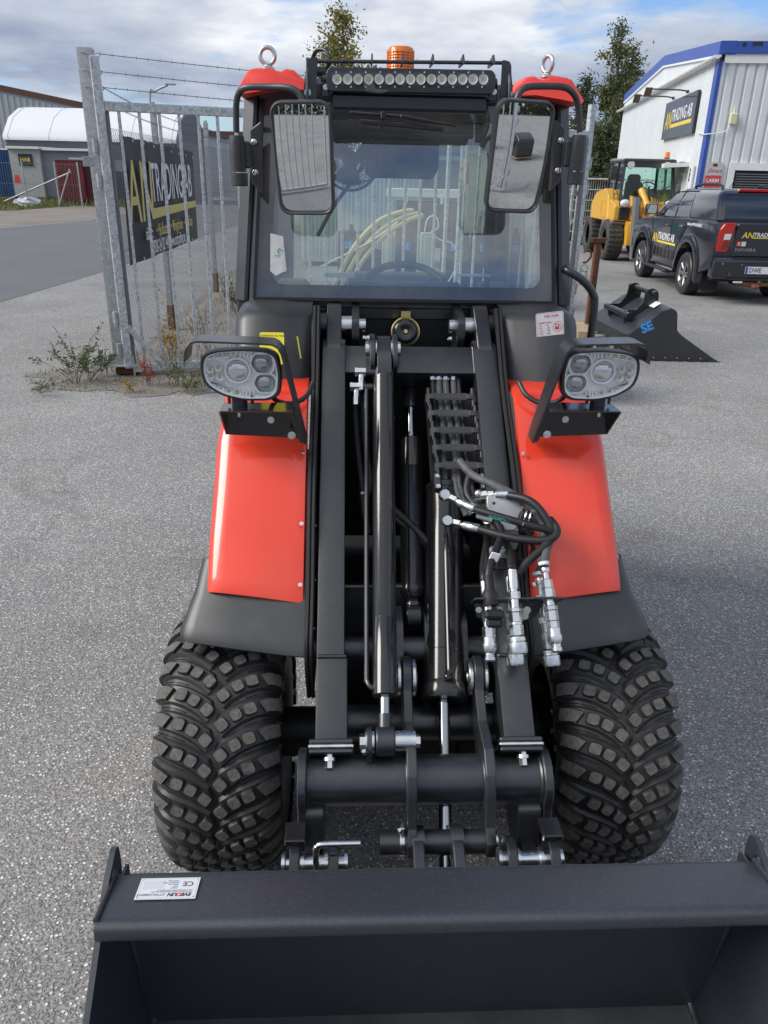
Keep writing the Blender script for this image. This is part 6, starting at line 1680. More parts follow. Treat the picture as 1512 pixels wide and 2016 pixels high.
text('0920-24 02 44  www.antrading.se', .21, K['bannerwhite'], BN, BT(1.20, 1.085), sx=.66, bold=.008)
for i in range(9):
    for z in (2.29, 1.07):
        b = MB(); q = FX(.36 + .47 * i, z - .016 * i * (1 if z > 2 else 0), .062); b.torus(q, (1, 0, 0), .014, .004, 12, 6); b.build('eyelet', K['zinc'], BN)

# left-hand fencing in front of the sheds
def far_fence(label, pts, h, grp):
    t = thing('site_fence', label, 'fence', group=grp)
    for i, (x, y) in enumerate(pts):
        b = MB(); b.cyl((x, y, 0), (x, y, h), .045, n=8); b.build('fence_post', K['galvdull'], t)
    b = MB()
    for (xa, ya), (xb_, yb) in zip(pts, pts[1:]):
        for z in (.15, h * .5, h * .95): b.tube([(xa, ya, z), (xb_, yb, z)], .012, 4, sm=1)
        n = 14
        for i in range(n): x = xa + (xb_ - xa) * i / n; y = ya + (yb - ya) * i / n; b.tube([(x, y, .1), (x, y, h * .95)], .006, 3, sm=1)
    o = b.build('fence_mesh', K['wire'], t, fixn=False); o['kind'] = 'stuff'
    return t
ff = far_fence('thin post and mesh fence in front of the grey sheds', [(-21.7, 45.5), (-19.8, 45), (-17.9, 44.6), (-16.6, 44.4)], 2.25, None)
for p0, p1 in (((-21.2, 45.3, .2), (-17.0, 44.4, 1.75)), ((-17.9, 44.5, .1), (-17.0, 44.3, 1.9))):
    b = MB(); b.tube([p0, p1], .04, 6, sm=1); b.build('fence_brace', K['galvdull'], ff)
br = thing('barrier_arch', 'white tubular barrier with yellow warning plate at the left edge', 'barrier')
b = MB(); b.tube([(-21.0, 43.5, 0), (-21.5, 43.5, 1.6), (-22.0, 43.5, 2.0), (-22.7, 43.5, 2.05)], .05, 8, sm=4); b.tube([(-21.0, 43.5, 0), (-21.9, 43.6, 1.2)], .04, 8, sm=1); b.build('barrier_tube', K['trimwhite'], br)
b = MB(); b.box((-21.2, 43.42, 1.42), (.42, .03, .34)); b.build('warning_plate', K['yellowsticker'], br, flat=True)
ws = thing('slow_vehicle_triangle', 'red warning triangle on the fence before the grey shed', 'sign')
b = MB(); b.prism([(-20.3, 1.15), (-19.95, 1.15), (-20.02, 1.55), (-20.23, 1.55)], 'xz', 44.9, 44.94); b.build('triangle_plate', K['redink'], ws, flat=True)
db = MB(); rn = random.Random(9); db.sphere((-19.2, 43.6, .22), .5, 0, 14, 9, (1.5, .8, .55))
for i, v in enumerate(db.v): db.v[i] = tuple(Vector(v) + Vector((rn.gauss(0, .07), rn.gauss(0, .07), rn.gauss(0, .05))))
tag(db.build('debris_sack', mat('grey_white_plastic_sack', (.5, .52, .54), .5), flat=True), 'crumpled white plastic sack in the grass by the sheds', 'sack')

# ------------------------------------------------------------------ weeds round the gate foot
def weed(label, x, y, n, h, spread, lm, seed, leaf=.035, stemr=.0022, sub=5, nl=16):
    rnd = random.Random(seed); t = thing('weed_plant', label, 'plant', (x, y, 0), 0, 'weeds round the gate foot')
    st = MB(); lf = MB()
    for i in range(n):
        a = rnd.uniform(0, 2 * pi); hh = h * rnd.uniform(.45, 1.1); sp = spread * rnd.uniform(.2, 1)
        p0 = Vector((rnd.gauss(0, .04), rnd.gauss(0, .04), 0)); p2 = Vector((cos(a) * sp, sin(a) * sp, hh)); p1 = p0.lerp(p2, .5) + Vector((rnd.gauss(0, .02), rnd.gauss(0, .02), hh * .12))
        st.tube([p0, p1, p2], stemr, 4, sm=3)
        for j in range(sub):
            f = rnd.uniform(.3, .95); q = p0.lerp(p2, f) + Vector((0, 0, hh * .1 * (1 - abs(2 * f - 1)))); d = Vector((rnd.gauss(0, 1), rnd.gauss(0, 1), rnd.uniform(.1, 1))).normalized() * hh * rnd.uniform(.08, .25)
            st.tube([q, q + d], stemr * .6, 3, sm=1)
            for k in range(nl // sub + 1):
                leafquad(lf, q + d * rnd.random() + Vector((rnd.gauss(0, .01), rnd.gauss(0, .01), rnd.gauss(0, .01))), leaf, rnd, -.1, .32)
    st.build('stem', K['stem'], t, fixn=False); lf.build('leaf_spray', lm, t, flat=True, fixn=False, kind='stuff')
    return t
weed('straggly green weed left of the gate post with tall bare stems', -3.12, 7.60, 14, .55, .42, K['weed'], 1, .045, nl=26)
weed('low green weed at the left foot of the gate post', -2.98, 7.72, 12, .34, .35, K['weed'], 2, .042, nl=26)
weed('flat olive weed at the far left tip of the soil patch', -3.3, 7.25, 9, .12, .35, K['weed'], 3, .03, nl=18)
weed('red-leaved weed in front of the gate base plate', -2.40, 7.55, 7, .30, .14, K['redleaf'], 4, .042, nl=16)
weed('small yellow-leaved weed in front of the base plate', -2.50, 7.30, 6, .16, .12, K['goldleaf'], 5, .032, nl=14)
weed('dry brown weed under the bottom rail of the gate', -2.12, 7.60, 12, .42, .25, K['weed'], 6, .03, nl=10)
weed('red weed spike in front of the bottom rail', -1.78, 7.60, 4, .30, .10, K['redleaf'], 7, .035, nl=14)
weed('golden sapling behind the gate brace', -2.38, 8.35, 9, .75, .22, K['goldleaf'], 8, .055, nl=18)
weed('dry twiggy weed behind the gate beside the fence foot', -2.0, 8.6, 10, .62, .30, K['stem'], 10, .025, nl=8)
weed('bushy green weed under the gate near the headlamp', -1.92, 7.35, 12, .22, .22, K['weed'], 11, .032, nl=20)
weed('bare brown twigs along the fence left of the cab', -1.9, 10.3, 12, .95, .5, K['stem'], 12, .02, nl=6)
weed('green tuft by the fence beyond the rusty post foot', -2.45, 12.2, 12, .5, .4, K['weed'], 13, .05, nl=20)
lv = MB(); rn = random.Random(31)
for i in range(60): 
    x, y = rn.uniform(-3.4, -1.4), rn.uniform(7.1, 8.5); leafquad(lv, Vector((x, y, .012)), .035, rn, 0, .6)
o = lv.build('fallen_leaves', K['goldleaf'], flat=True, fixn=False); o['kind'] = 'stuff'
for (x, y, s_), lb in zip(((-2.52, 4.05, .035), (-2.42, 4.08, .03), (-2.16, 3.33, .03)), ('dark pebble chip lying left of the loader, leftmost of two', 'dark pebble chip beside another, left of the loader', 'dark pebble chip alone, closer to the loader tyre')):
    b = MB(); b.sphere((x, y, .008), s_, 0, 9, 6, (1, .7, .35)); b.v = [tuple(Vector(v) + Vector((rn.gauss(0, .003), rn.gauss(0, .003), rn.gauss(0, .001)))) for v in b.v]; tag(b.build('stone_chip', K['deep'], flat=True), lb, 'stone', 'dark chips on the asphalt')

# ------------------------------------------------------------------ yard objects on the right
# loose digging bucket with SE mark
SB = thing('digging_bucket', 'loose black digging bucket with blue two-letter mark lying on the asphalt, right of the headlamp', 'bucket', (0, 0, 0))
wv = Vector((-.17, 1.12, .02))
sp = [(2.86, .30), (3.27, .61), (3.345, .625), (3.405, .585), (3.418, .50), (3.44, .36), (3.52, .30), (3.88, .075), (3.99, .008), (3.12, .004), (2.93, .10)]
def SP(x, z, k): return Vector((x, 9.3, z)) + wv * k
b = MB(); sh = [(2.86, .30), (3.27, .61), (3.345, .625), (3.33, .60), (3.27, .585), (2.88, .29), (2.96, .12), (3.13, .03), (3.99, .022), (3.99, .008), (3.12, .004), (2.93, .10)]
b.loft([[SP(x, z, k) for x, z in sh] for k in (0.012, .988)]); b.build('bucket_shell', K['bucket'], SB, sharp=.5)
for k in (0, 1):
    b = MB(); b.loft([[SP(x, z, k + dk) for x, z in rounded(sp, .03, 2)] for dk in (-.012, .012)]); b.build('bucket_side', K['deep'] if False else K['black'], SB, sharp=.5)
b = MB()
for i in range(5): b.cyl(SP(3.22 + .142 * i, .030, -.012), SP(3.22 + .142 * i, .030, -.035), .030, .022, n=12)
b.build('edge_bolt', K['black'], SB)
b = MB(); b.loft([[SP(x, z, k) for x, z in ((3.86, .03), (4.02, .006), (4.02, .0), (3.86, .0))] for k in (-.02, 1.02)]); b.build('cutting_edge', K['black'], SB, flat=True)
nrm2 = Vector((-.60, 0, .80))
for k in (.30, .72):
    b = MB(); base = SP(2.95, .37, k); dv = Vector((.80, 0, .60)); pol = rounded([(0, -.02), (.05, .12), (.10, .13), (.20, .06), (.33, .10), (.42, .20), (.50, .17), (.52, .08), (.45, -.02)], .04, 4)
    b.loft([[base + dv * u + nrm2 * v + wv.normalized() * w for u, v in pol] for w in (-.016, .016)]); b.build('hitch_ear', K['blackgloss'], SB, sharp=.5)
for u, v in ((.075, .085), (.455, .13)):
    b = MB(); base = SP(2.95, .37, .2) + dv * u + nrm2 * v; b.cyl(base, base + wv * .62, .040 if u < .2 else .034, n=18); b.build('hitch_tube', K['blackgloss'], SB)
b = MB(); base = SP(3.22, .585, .16); b.add([base, base + dv * .10, base + dv * .10 + wv * .12, base + wv * .12], [(0, 1, 2, 3)]); b.v = [tuple(Vector(v) + nrm2 * .012) for v in b.v]; b.build('bucket_label', K['white'], SB, flat=True, fixn=False)
text('SE', .145, K['blueink'], SB, frame((3.035, 9.284, .325), (1, 0, .52), UP), bold=.04, sx=1.0, shear=-.0)
# pallet behind it
PL = thing('timber_pallet', 'weathered timber pallet on the asphalt behind the loose bucket', 'pallet', (2.35, 10.25, 0), radians(14))
for i in range(5):
    b = MB(); b.box((0, -.48 + i * .24, .133), (1.2, .15, .022), bev=.002); b.build('deck_board', K['greywood'], PL)
for i in range(3):
    b = MB(); b.box((-.52 + i * .52, 0, .06), (.10, 1.1, .12), bev=.002); b.build('bearer', K['greywood'], PL)
TB = thing('timber_block', 'short pale timber block with galvanised strap beside the cab step', 'timber')
b = MB(); b.box((1.86, 7.6, .62), (.16, .6, .14), bev=.004); b.build('block', K['timber'], TB)
b = MB(); b.box((1.93, 7.35, .40), (.05, .2, .44), bev=.004); b.build('strap', K['galv'], TB)
b = MB(); b.box((1.86, 7.6, .275), (.12, .5, .55)); b.build('stand', K['black'], TB)
RP = thing('rusty_post', 'rusty steel post with a flat head plate standing in front of the yellow loader', 'post', (2.86, 11.2, 0), radians(20))
b = MB(); b.box((0, 0, .60), (.085, .06, 1.20), bev=.004); b.box((0, -.035, .6), (.05, .012, 1.18), bev=.002); b.build('post_bar', K['rust'], RP)
b = MB(); b.prism([(-.11, 1.26), (.11, 1.26), (.08, 1.20), (-.08, 1.20)], 'xz', -.05, .05, bev=.004); b.build('head_plate', K['rust'], RP)
CH = thing('lifting_shackle', 'rusty hook and shackle hanging on the right gate upright', 'shackle')
b = MB(); b.tube([(2.60, 10.88, 1.10), (2.66, 10.85, 1.13), (2.70, 10.85, 1.06), (2.65, 10.85, .98), (2.60, 10.85, .97)], .014, 8, sm=5); b.build('hook', K['rust'], CH)
b = MB(); b.torus((2.62, 10.85, .90), (.3, 1, 0), .045, .012, 20, 8); b.build('ring', K['galvdull'], CH)
b = MB(); b.tube([(2.58, 10.85, .88), (2.58, 10.85, .72), (2.62, 10.85, .68), (2.66, 10.85, .72), (2.66, 10.85, .88)], .012, 8, sm=3); b.build('shackle_bow', K['galvdull'], CH)

# mesh fence behind the yellow loader
MF = thing('mesh_fence', 'welded mesh and chain-link fence behind the yellow loader', 'fence')
for i in range(6):
    b = MB(); x = 4.6 + i * 1.05; y = 25.2 + i * .1; b.cyl((x, y, 0), (x, y, 2.05), .035, n=10); b.build('fence_post', K['galv'], MF)
b = MB()
for z in (.2, .5, .8, 1.1, 1.4, 1.7, 2.0): b.tube([(4.5, 25.2, z), (10, 25.7, z)], .018 if z < 1.9 else .03, 5, sm=1)
for i in range(80): x = 4.5 + i * .07; b.tube([(x, 25.2 + .09 * (x - 4.5), .1), (x, 25.2 + .09 * (x - 4.5), 2.0)], .006, 3, sm=1)
o = b.build('fence_mesh', K['galv'], MF, fixn=False); o['kind'] = 'stuff'
b = MB()
for i in range(5):
    zt = .35
TYG = 'loose wheels behind the mesh fence'
for i, (x, y, z, lb) in enumerate(((5.2, 26.6, .45, 'dark loose tyre behind the mesh fence, nearest the right gate post'), (6.2, 26.8, .45, 'dark loose tyre behind the mesh fence, farther from the right gate post'))):
    b = MB(); b.torus((x, y, z), (0.2, 1, 0), .32, .13, 24, 10); tag(b.build('loose_tyre', K['rubber']), lb, 'tyre', TYG)
bush = MB(); rn = random.Random(77)
for i in range(900): leafquad(bush, Vector((7.42 + rn.gauss(0, .18), 23.6 + rn.gauss(0, .5), abs(rn.gauss(.7, .55)))), .09, rn, .2, .5)
tag(bush.build('climbing_plant', K['weed'], flat=True, fixn=False), 'climbing green plant against the white workshop behind the yellow loader', 'plant')

# ------------------------------------------------------------------ yellow wheel loader
YL = thing('yellow_loader', 'yellow wheel loader with green tinted cab parked by the white workshop', 'loader', (0, 0, 0))
K['ltyre'] = mat('worn_tyre_rubber', (.055, .052, .048), .8, var=.25, vs=12, bump=.3, bs=60)
def lwheel(x, y, side):
    w = MB(); w.lathe([(0, -.05), (.12, -.06), (.26, -.03), (.27, side * .0 + .02), (.12, .05), (0, .05)], (0, 0, 0), (1, 0, 0), 24); o = w.build('wheel', K['lampwhite'], YL)
    o.location = (x, y, .51)
    b = MB(); pr = [(.27, -.17), (.34, -.22), (.46, -.215), (.50, -.18), (.505, 0), (.50, .18), (.46, .215), (.34, .22), (.27, .17)]; b.lathe(pr, (0, 0, 0), (1, 0, 0), 48)
    for i in range(26):
        a0 = 2 * pi * i / 26
        rows = []
        for j in range(9):
            u = -.19 + .38 * j / 8; a = a0 + .09 * (1 if j % 2 else 0) ; hh = .526 if abs(u) < .17 else .50
            rows.append([Vector((u, -r_ * cos(a + da), r_ * sin(a + da))) for da, r_ in ((-.07, .495), (-.05, hh), (.05, hh), (.07, .495))])
        b.grid(rows)
    b.build('tyre', K['ltyre'], o, sharp=.6, fixn=False)
    return o
for x, y in ((5.93, 21.95), (6.05, 24.35), (7.35, 21.95), (7.35, 24.35)): lwheel(x, y, 1)
b = MB(); b.box((6.7, 23.3, .62), (.8, 3.2, .35), bev=.03); b.cyl((6.1, 21.95, .51), (7.3, 21.95, .51), .12, n=14); b.cyl((6.1, 24.35, .51), (7.3, 24.35, .51), .12, n=14); b.build('chassis', K['deep'], YL)
b = MB(); b.prism(rounded([(21.55, 1.0), (21.55, 1.38), (22.0, 1.50), (22.9, 1.50), (23.0, 1.0)], .06), 'yz', 5.82, 7.35, bev=.03)
b.prism(rounded([(22.05, .98), (22.3, 1.62), (22.65, 1.78), (23.6, 1.66), (24.0, 1.40), (24.0, .98)], .06), 'yz', 5.80, 6.20, bev=.03)
b.prism(rounded([(22.05, .98), (22.3, 1.62), (22.65, 1.78), (25.3, 1.62), (25.5, 1.45), (25.5, .98)], .06), 'yz', 7.05, 7.6, bev=.03)
b.box((6.85, 24.3, 1.25), (1.3, 1.5, .6), bev=.06); b.build('body', K['yellow'], YL)
b = MB()
for z in (1.10, 1.18, 1.26): b.box((6.08, 21.535, z), (.24, .03, .045), bev=.008)
b.box((6.08, 21.545, 1.18), (.29, .02, .30), bev=.02); b.build('vent_grille', K['black'], YL)
b = MB(); b.prism([(22.3, 1.05), (22.5, 1.5), (22.9, 1.5), (22.9, 1.05)], 'yz', 5.705, 5.725, holes=[[(22.42, 1.1), (22.56, 1.44), (22.82, 1.44), (22.82, 1.1)]], M=Matrix.Translation((.08, 0, 0))); b.build('side_panel', K['yellow'], YL)
b = MB(); b.prism(rounded([(21.55, .98), (21.9, 1.02), (22.55, 1.0), (22.75, .42), (22.60, .42), (22.35, .85), (21.6, .90)], .03), 'yz', 5.78, 6.30, bev=.01); b.box((5.92, 22.55, .68), (.28, .03, .55)); b.build('mudguard', K['greypaint'], YL)
# cab
cz0, cz1 = 1.44, 2.42
b = MB()
for x0, x1 in ((6.02, 6.08), (7.40, 7.32)):
    b.beam((x0, 21.9, cz0), (x1, 22.05, cz1), .06, .06); b.beam((x0 - .0, 23.4, cz0 + .1), (x1, 23.3, cz1), .06, .06)
    b.beam((x0, 22.6, cz0 + .05), (x1, 22.6, cz1), .05, .05)
b.box((6.7, 22.68, cz1 + .03), (1.40, 1.40, .09), bev=.03); b.box((6.71, 21.9, cz0), (1.42, .06, .06)); b.box((6.7, 22.02, cz1 - .06), (1.24, .05, .12)); b.build('cab_frame', K['black'], YL)
b = MB(); b.box((6.7, 22.68, cz1 + .085), (1.30, 1.3, .02), bev=.008); b.build('cab_roof', mat('cream_roof', (.5, .48, .42), .6), YL)
b = MB(); b.add([(6.05, 21.92, cz0 + .03), (7.37, 21.92, cz0 + .03), (7.30, 22.05, cz1 - .12), (6.10, 22.05, cz1 - .12)], [(0, 1, 2, 3)]); b.build('windscreen', K['cabglass'], YL, fixn=False)
b = MB(); b.add([(6.03, 21.95, cz0 + .03), (6.03, 23.38, cz0 + .12), (6.08, 23.3, cz1 - .02), (6.08, 22.1, cz1 - .02)], [(0, 1, 2, 3)]); b.build('side_window', K['carglass'], YL, fixn=False)
b = MB(); b.add([(7.39, 21.95, cz0 + .03), (7.39, 23.38, cz0 + .12), (7.33, 23.3, cz1 - .02), (7.33, 22.1, cz1 - .02)], [(0, 1, 2, 3)]); b.build('side_window', K['cabglass'], YL, fixn=False)
b = MB(); b.prism(rounded([(22.7, cz0), (22.75, cz0 + .5), (22.9, cz0 + .52), (22.95, cz0)], .03), 'yz', 6.38, 6.80, bev=.05); b.box((6.58, 22.82, cz0 + .58), (.36, .12, .24), bev=.06); b.box((6.6, 22.4, cz0 + .04), (.5, .5, .12), bev=.04); b.build('driver_seat', K['seat'], YL)
b = MB(); b.torus((6.85, 22.3, cz0 + .42), (0, -.5, .8), .17, .015, 20, 6); b.cyl((6.85, 22.28, cz0 + .4), (6.85, 22.1, cz0), .03, n=8); b.build('steering_wheel', K['seat'], YL)
b = MB(); b.beam((7.32, 22.02, cz0 + .45), (6.95, 21.95, cz0 + .18), .02, .015); b.build('wiper', K['black'], YL)
for x in (6.22, 7.16):
    b = MB(); b.lathe([(0, 0), (.09, .0), (.10, .03), (0, .06)], (x, 21.98, cz1 - .06), (0, 1, 0), 16); b.build('work_lamp', K['lampwhite'], YL)
for x in (6.04, 7.20):
    b = MB(); b.sphere((x, 21.45, 1.44), .125, 0, 14, 10, (1.05, .6, .78)); o = b.build('headlamp', K['lampwhite'], YL)
    b = MB(); b.sphere((x, 21.49, 1.44), .14, 0, 14, 10, (1.05, .6, .78)); b.box((x, 21.6, 1.42), (.06, .2, .05)); b.build('lamp_shell', K['black'], o)
b = MB(); b.cyl((7.22, 22.3, cz1 + .09), (7.22, 22.3, cz1 + .13), .07, n=14); b.build('beacon_base', K['black'], YL)
b = MB(); b.lathe([(0, 0), (.065, 0), (.06, .12), (.04, .135), (0, .137)], (7.22, 22.3, cz1 + .131), (0, 0, 1), 16); b.build('beacon', K['amber'], YL)
for x0, xs in ((7.36, 1), (6.05, -1)):
    b = MB()
    if xs > 0: b.tube([(7.36, 21.98, 2.35), (7.42, 21.85, 2.44), (7.62, 21.75, 2.42), (7.74, 21.72, 2.36), (7.76, 21.72, 2.28)], .012, 6, sm=3); c = (7.75, 21.70, 2.10)
    else: b.tube([(6.05, 21.98, 2.35), (5.85, 21.95, 2.42), (5.76, 21.92, 2.34)], .012, 6, sm=3); c = (5.77, 21.9, 2.16)
    b.box(c, (.17, .06, .33), bev=.03, seg=2); b.build('mirror', K['blackrough'], YL)
b = MB(); b.tube([(6.02, 22.5, 2.05), (5.96, 22.5, 2.0), (5.94, 22.3, 1.6), (5.98, 22.25, 1.5)], .015, 6, sm=3); b.build('grab_rail', K['greypaint'], YL)
# boom
b = MB()
for x in (6.30, 6.86): b.prism(rounded([(21.75, 1.60), (21.95, 1.62), (21.6, 1.1), (20.85, .42), (20.7, .5), (21.35, 1.2)], .05), 'yz', x - .03, x + .03, bev=.006)
b.box((6.58, 21.2, .95), (.56, .12, .12), bev=.01); b.box((6.58, 20.85, .52), (.5, .1, .1), bev=.01)
b.prism(rounded([(21.2, .42), (21.75, .42), (21.8, 1.0), (21.3, 1.0)], .05), 'yz', 6.15, 6.9); b.build('boom', K['yellow'], YL)
b = MB(); b.cyl((6.50, 21.75, 1.76), (6.66, 21.05, 1.12), .085, n=18); b.cut(); b.cyl((6.52, 21.45, 1.15), (6.70, 21.05, .72), .075, n=16); b.build('boom_cylinder', K['yellow'], YL)
b = MB(); b.cyl((6.66, 21.05, 1.12), (6.72, 20.9, .92), .04, n=14); b.build('piston_rod', K['chrome'], YL)
b = MB(); b.prism([(20.9, 1.6), (21.2, 1.6), (20.75, .16), (20.6, .12), (20.55, .30)], 'yz', 6.14, 6.24); b.build('boom_plate', K['greypaint'], YL)
for i, x in enumerate((6.32, 6.40, 6.44, 6.78, 6.84, 6.90)):
    b = MB(); b.tube([(x, 21.7, 1.62), (x - .02, 21.45, 1.55), (x - .03, 21.35, 1.25), (x + .04, 21.2, .95)], .02, 6, sm=3); b.build('hydraulic_hose', K['hose'], YL)

# ------------------------------------------------------------------ pickup
PK = thing('pickup_truck', 'dark pickup with closed cargo canopy and yellow and white lettering, parked at the right', 'pickup', (5.62, 14.05, 0))
def arch(cy, r, zc, n=14, a0=-8, a1=188): return [(cy + r * cos(radians(a1 + (a0 - a1) * i / n)), zc + r * sin(radians(a1 + (a0 - a1) * i / n))) for i in range(n + 1)]
RW, FW_ = 1.30, 4.10
low = [(.10, .60), (.06, .90), (.09, 1.22), (.13, 1.35), (.3, 1.38)] + [(1.6, 1.36), (3.75, 1.28), (4.35, 1.24), (4.78, 1.12), (4.93, .92), (4.95, .50), (4.85, .42), (4.70, .42)]
low += list(reversed(arch(FW_, .53, .42))) + [(3.55, .40), (1.85, .40)] + list(reversed(arch(RW, .53, .42))) + [(.62, .48)]
b = MB(); b.prism(low, 'yz', 0, 1.85, bev=.05, seg=2); body = b.build('body', K['carblack'], PK, sharp=.5)
# flared wings
for cy in (RW, FW_):
    for x0, x1 in ((-.035, .10), (1.75, 1.885)):
        b = MB(); o_ = arch(cy, .665, .44, 16, -14, 194); i_ = arch(cy, .532, .42, 16, -8, 188)
        b.loft([[Vector((x0 if k == 0 else x1, p[0], p[1])) for k in (0,)] for p in []] if False else [[Vector((x0 + .02, oy, oz)), Vector((x0, (oy * .45 + iy * .55), (oz * .45 + iz * .55))), Vector((x0 + .004, iy, iz)), Vector((x1, iy, iz)), Vector((x1, oy, oz))] for (oy, oz), (iy, iz) in zip(o_, i_)]); b.build('wing_flare', K['carblack'], PK, sharp=.7)
def ring2(z, y0, y1, xi, r=.12):
    return [Vector((x, y, z)) for x, y in rrect(.925, (y0 + y1) / 2, 1.85 - 2 * xi, y1 - y0, r, 4)]
UPS = [(1.25, .18, 3.84, .030), (1.36, .24, 3.68, .045), (1.52, .38, 3.45, .085), (1.68, .54, 3.08, .14), (1.79, .68, 2.80, .19), (1.86, .80, 2.62, .26), (1.89, .95, 2.45, .36)]
b = MB(); b.loft([ring2(*u) for u in UPS]); b.build('cabin', K['carblack'], PK, sharp=.5)
def side(y, z, off=.006):
    for (za, _, _, xa), (zb, _, _, xb_) in zip(UPS, UPS[1:]):
        if za <= z <= zb: return Vector((xa + (xb_ - xa) * (z - za) / (zb - za) - off, y, z))
def rear(x, z, off=.006):
    for (za, ya, _, _), (zb, yb, _, _) in zip(UPS, UPS[1:]):
        if za <= z <= zb: return Vector((x, ya + (yb - ya) * (z - za) / (zb - za) - off, z))
def pane(pol, fn, n=5):
    rows = []
    (a, c, d_, e_) = pol
    for i in range(n + 1):
        f = i / n; l = (a[0] + (e_[0] - a[0]) * f, a[1] + (e_[1] - a[1]) * f); r = (c[0] + (d_[0] - c[0]) * f, c[1] + (d_[1] - c[1]) * f)
        rows.append([fn(l[0] + (r[0] - l[0]) * k / 4, l[1] + (r[1] - l[1]) * k / 4) for k in range(5)])
    b = MB(); b.grid(rows); return b
pane([(2.42, 1.35), (3.54, 1.33), (2.86, 1.76), (2.46, 1.79)], side).build('front_window', K['carglass'], PK, fixn=False, sharp=2)
pane([(1.62, 1.385), (2.34, 1.355), (2.38, 1.79), (1.86, 1.795)], side).build('rear_door_window', K['carglass'], PK, fixn=False, sharp=2)
pane([(.20, 1.42), (1.65, 1.42), (1.54, 1.79), (.31, 1.79)], rear).build('rear_window', K['carglass'], PK, fixn=False, sharp=2)
b = MB(); b.tube([rear(.18, 1.405, .01), rear(.30, 1.80, .01), rear(1.55, 1.80, .01), rear(1.67, 1.405, .01), rear(.18, 1.405, .01)], .010, 6, sm=1); b.build('window_seal', K['seal'], PK)
b = MB(); b.tube([side(y, z, .004) for y, z in ((1.56, 1.36), (3.58, 1.315), (2.9, 1.795), (2.4, 1.82), (1.8, 1.825), (1.56, 1.36))], .009, 6, sm=1); b.tube([side(2.38, 1.34, .004), side(2.42, 1.81, .004)], .02, 6, sm=1); b.build('window_trim', K['seal'], PK)
b = MB()
for P in ([(2.38, 1.30), (2.38, .56), (3.44, .54), (3.48, .8), (3.62, 1.26)], [(1.52, 1.33), (1.60, 1.16), (1.95, .80), (2.0, .56), (2.36, .56)]): b.tube([(-.0015, y, z) for y, z in P], .005, 5, sm=1)
b.tube([(-.0015, .46, 1.36), (-.0015, .42, 1.1), (-.0015, .35, .96)], .004, 5, sm=1); b.build('panel_gap', K['seal'], PK)
b = MB(); b.tube([rear(.05, 1.385, .0), rear(1.8, 1.385, .0)], .014, 6, sm=1); b.tube([(.05, .30, 1.385), (.03, 1.5, 1.375)], .012, 6, sm=1); b.build('canopy_seal', K['seal'], PK)
b = MB(); b.prism(rounded([(.33, .82), (1.52, .82), (1.52, 1.35), (.33, 1.35)], .03), 'xz', .055, .075, bev=.006); b.prism(rounded([(.34, 1.26), (1.51, 1.26), (1.51, 1.345), (.34, 1.345)], .02), 'xz', .040, .06, bev=.008); tgt = b.build('tailgate', K['carblack'], PK)
TM = lambda x, z: frame((x, .0525, z), (1, 0, 0), UP)
text('AN', .135, K['yellowink'], tgt, TM(.44, 1.12), shear=.2, bold=.015); text('TRADING AB', .095, K['white'], tgt, TM(.635, 1.142), shear=.15, bold=.02, sx=.97)
b = MB(); b.add([(.63, .0525, 1.115), (1.20, .0525, 1.115), (1.205, .0525, 1.133), (.635, .0525, 1.133)], [(0, 1, 2, 3)]); b.build('underline', K['yellowink'], tgt, flat=True, fixn=False)
text('NAVARA', .082, K['alloy'], tgt, TM(.36, .90), bold=.02, sx=1.12); 
b = MB(); b.add([(.37, .0525, .985), (.455, .0525, .985), (.455, .0525, 1.06), (.37, .0525, 1.06)], [(0, 1, 2, 3)]); b.build('red_badge', K['redink'], tgt, flat=True, fixn=False)
b = MB(); b.add([(.457, .0525, .985), (.53, .0525, .985), (.53, .0525, 1.06), (.457, .0525, 1.06)], [(0, 1, 2, 3)]); b.build('grey_badge', K['lampwhite'], tgt, flat=True, fixn=False)
text('5', .07, K['white'], tgt, frame((.395, .0515, 1.0), (1, 0, 0), UP), bold=.02)
for x0 in (.03, 1.57):
    b = MB(); b.prism(rounded([(x0, .885), (x0 + .20, .885), (x0 + .25, 1.22), (x0 + .27, 1.355), (x0 + .09, 1.355), (x0 + .02, 1.25)] if x0 < 1 else [(x0 + .05, .885), (x0 + .25, .885), (x0 + .26, 1.25), (x0 + .19, 1.355), (x0, 1.355), (x0 + .01, 1.22)], .03), 'xz', .045, .16, bev=.015); tl = b.build('tail_lamp', K['tailred'], PK)
    b = MB(); b.prism(rounded([(x0 + .10, 1.085), (x0 + .21, 1.085), (x0 + .225, 1.18), (x0 + .11, 1.18)], .012), 'xz', .038, .06, bev=.004); b.build('reversing_lens', K['lampwhite'], tl)
    b = MB(); b.prism(rounded([(x0 + .08, .93), (x0 + .19, .93), (x0 + .205, 1.07), (x0 + .10, 1.07)], .012), 'xz', .039, .06, bev=.004); b.build('fog_lens', mat('dark_red_lens', (.22, .004, .006), .1, coat=1), tl)
b = MB(); b.prism(rounded([(-.01, .46), (-.04, .70), (-.03, .795), (.14, .81), (.2, .46)], .02), 'yz', .02, 1.83, bev=.03, seg=2); b.box((.925, -.02, .80), (1.2, .14, .02), bev=.006); b.build('bumper', K['carblack'], PK)
b = MB(); b.prism(rounded([(.25, .435), (.55, .42), (1.3, .42), (1.6, .435), (1.6, .46), (.25, .46)], .02), 'xz', -.02, .10); b.box((.12, .0, .455), (.22, .1, .03), bev=.01); b.build('bumper_lower', K['carplastic'], PK)
b = MB(); b.box((.14, -.03, .458), (.20, .02, .026), bev=.006); b.box((.30, -.046, .53), (.035, .006, .05), bev=.002); b.build('rust_patch', K['rust'], PK)
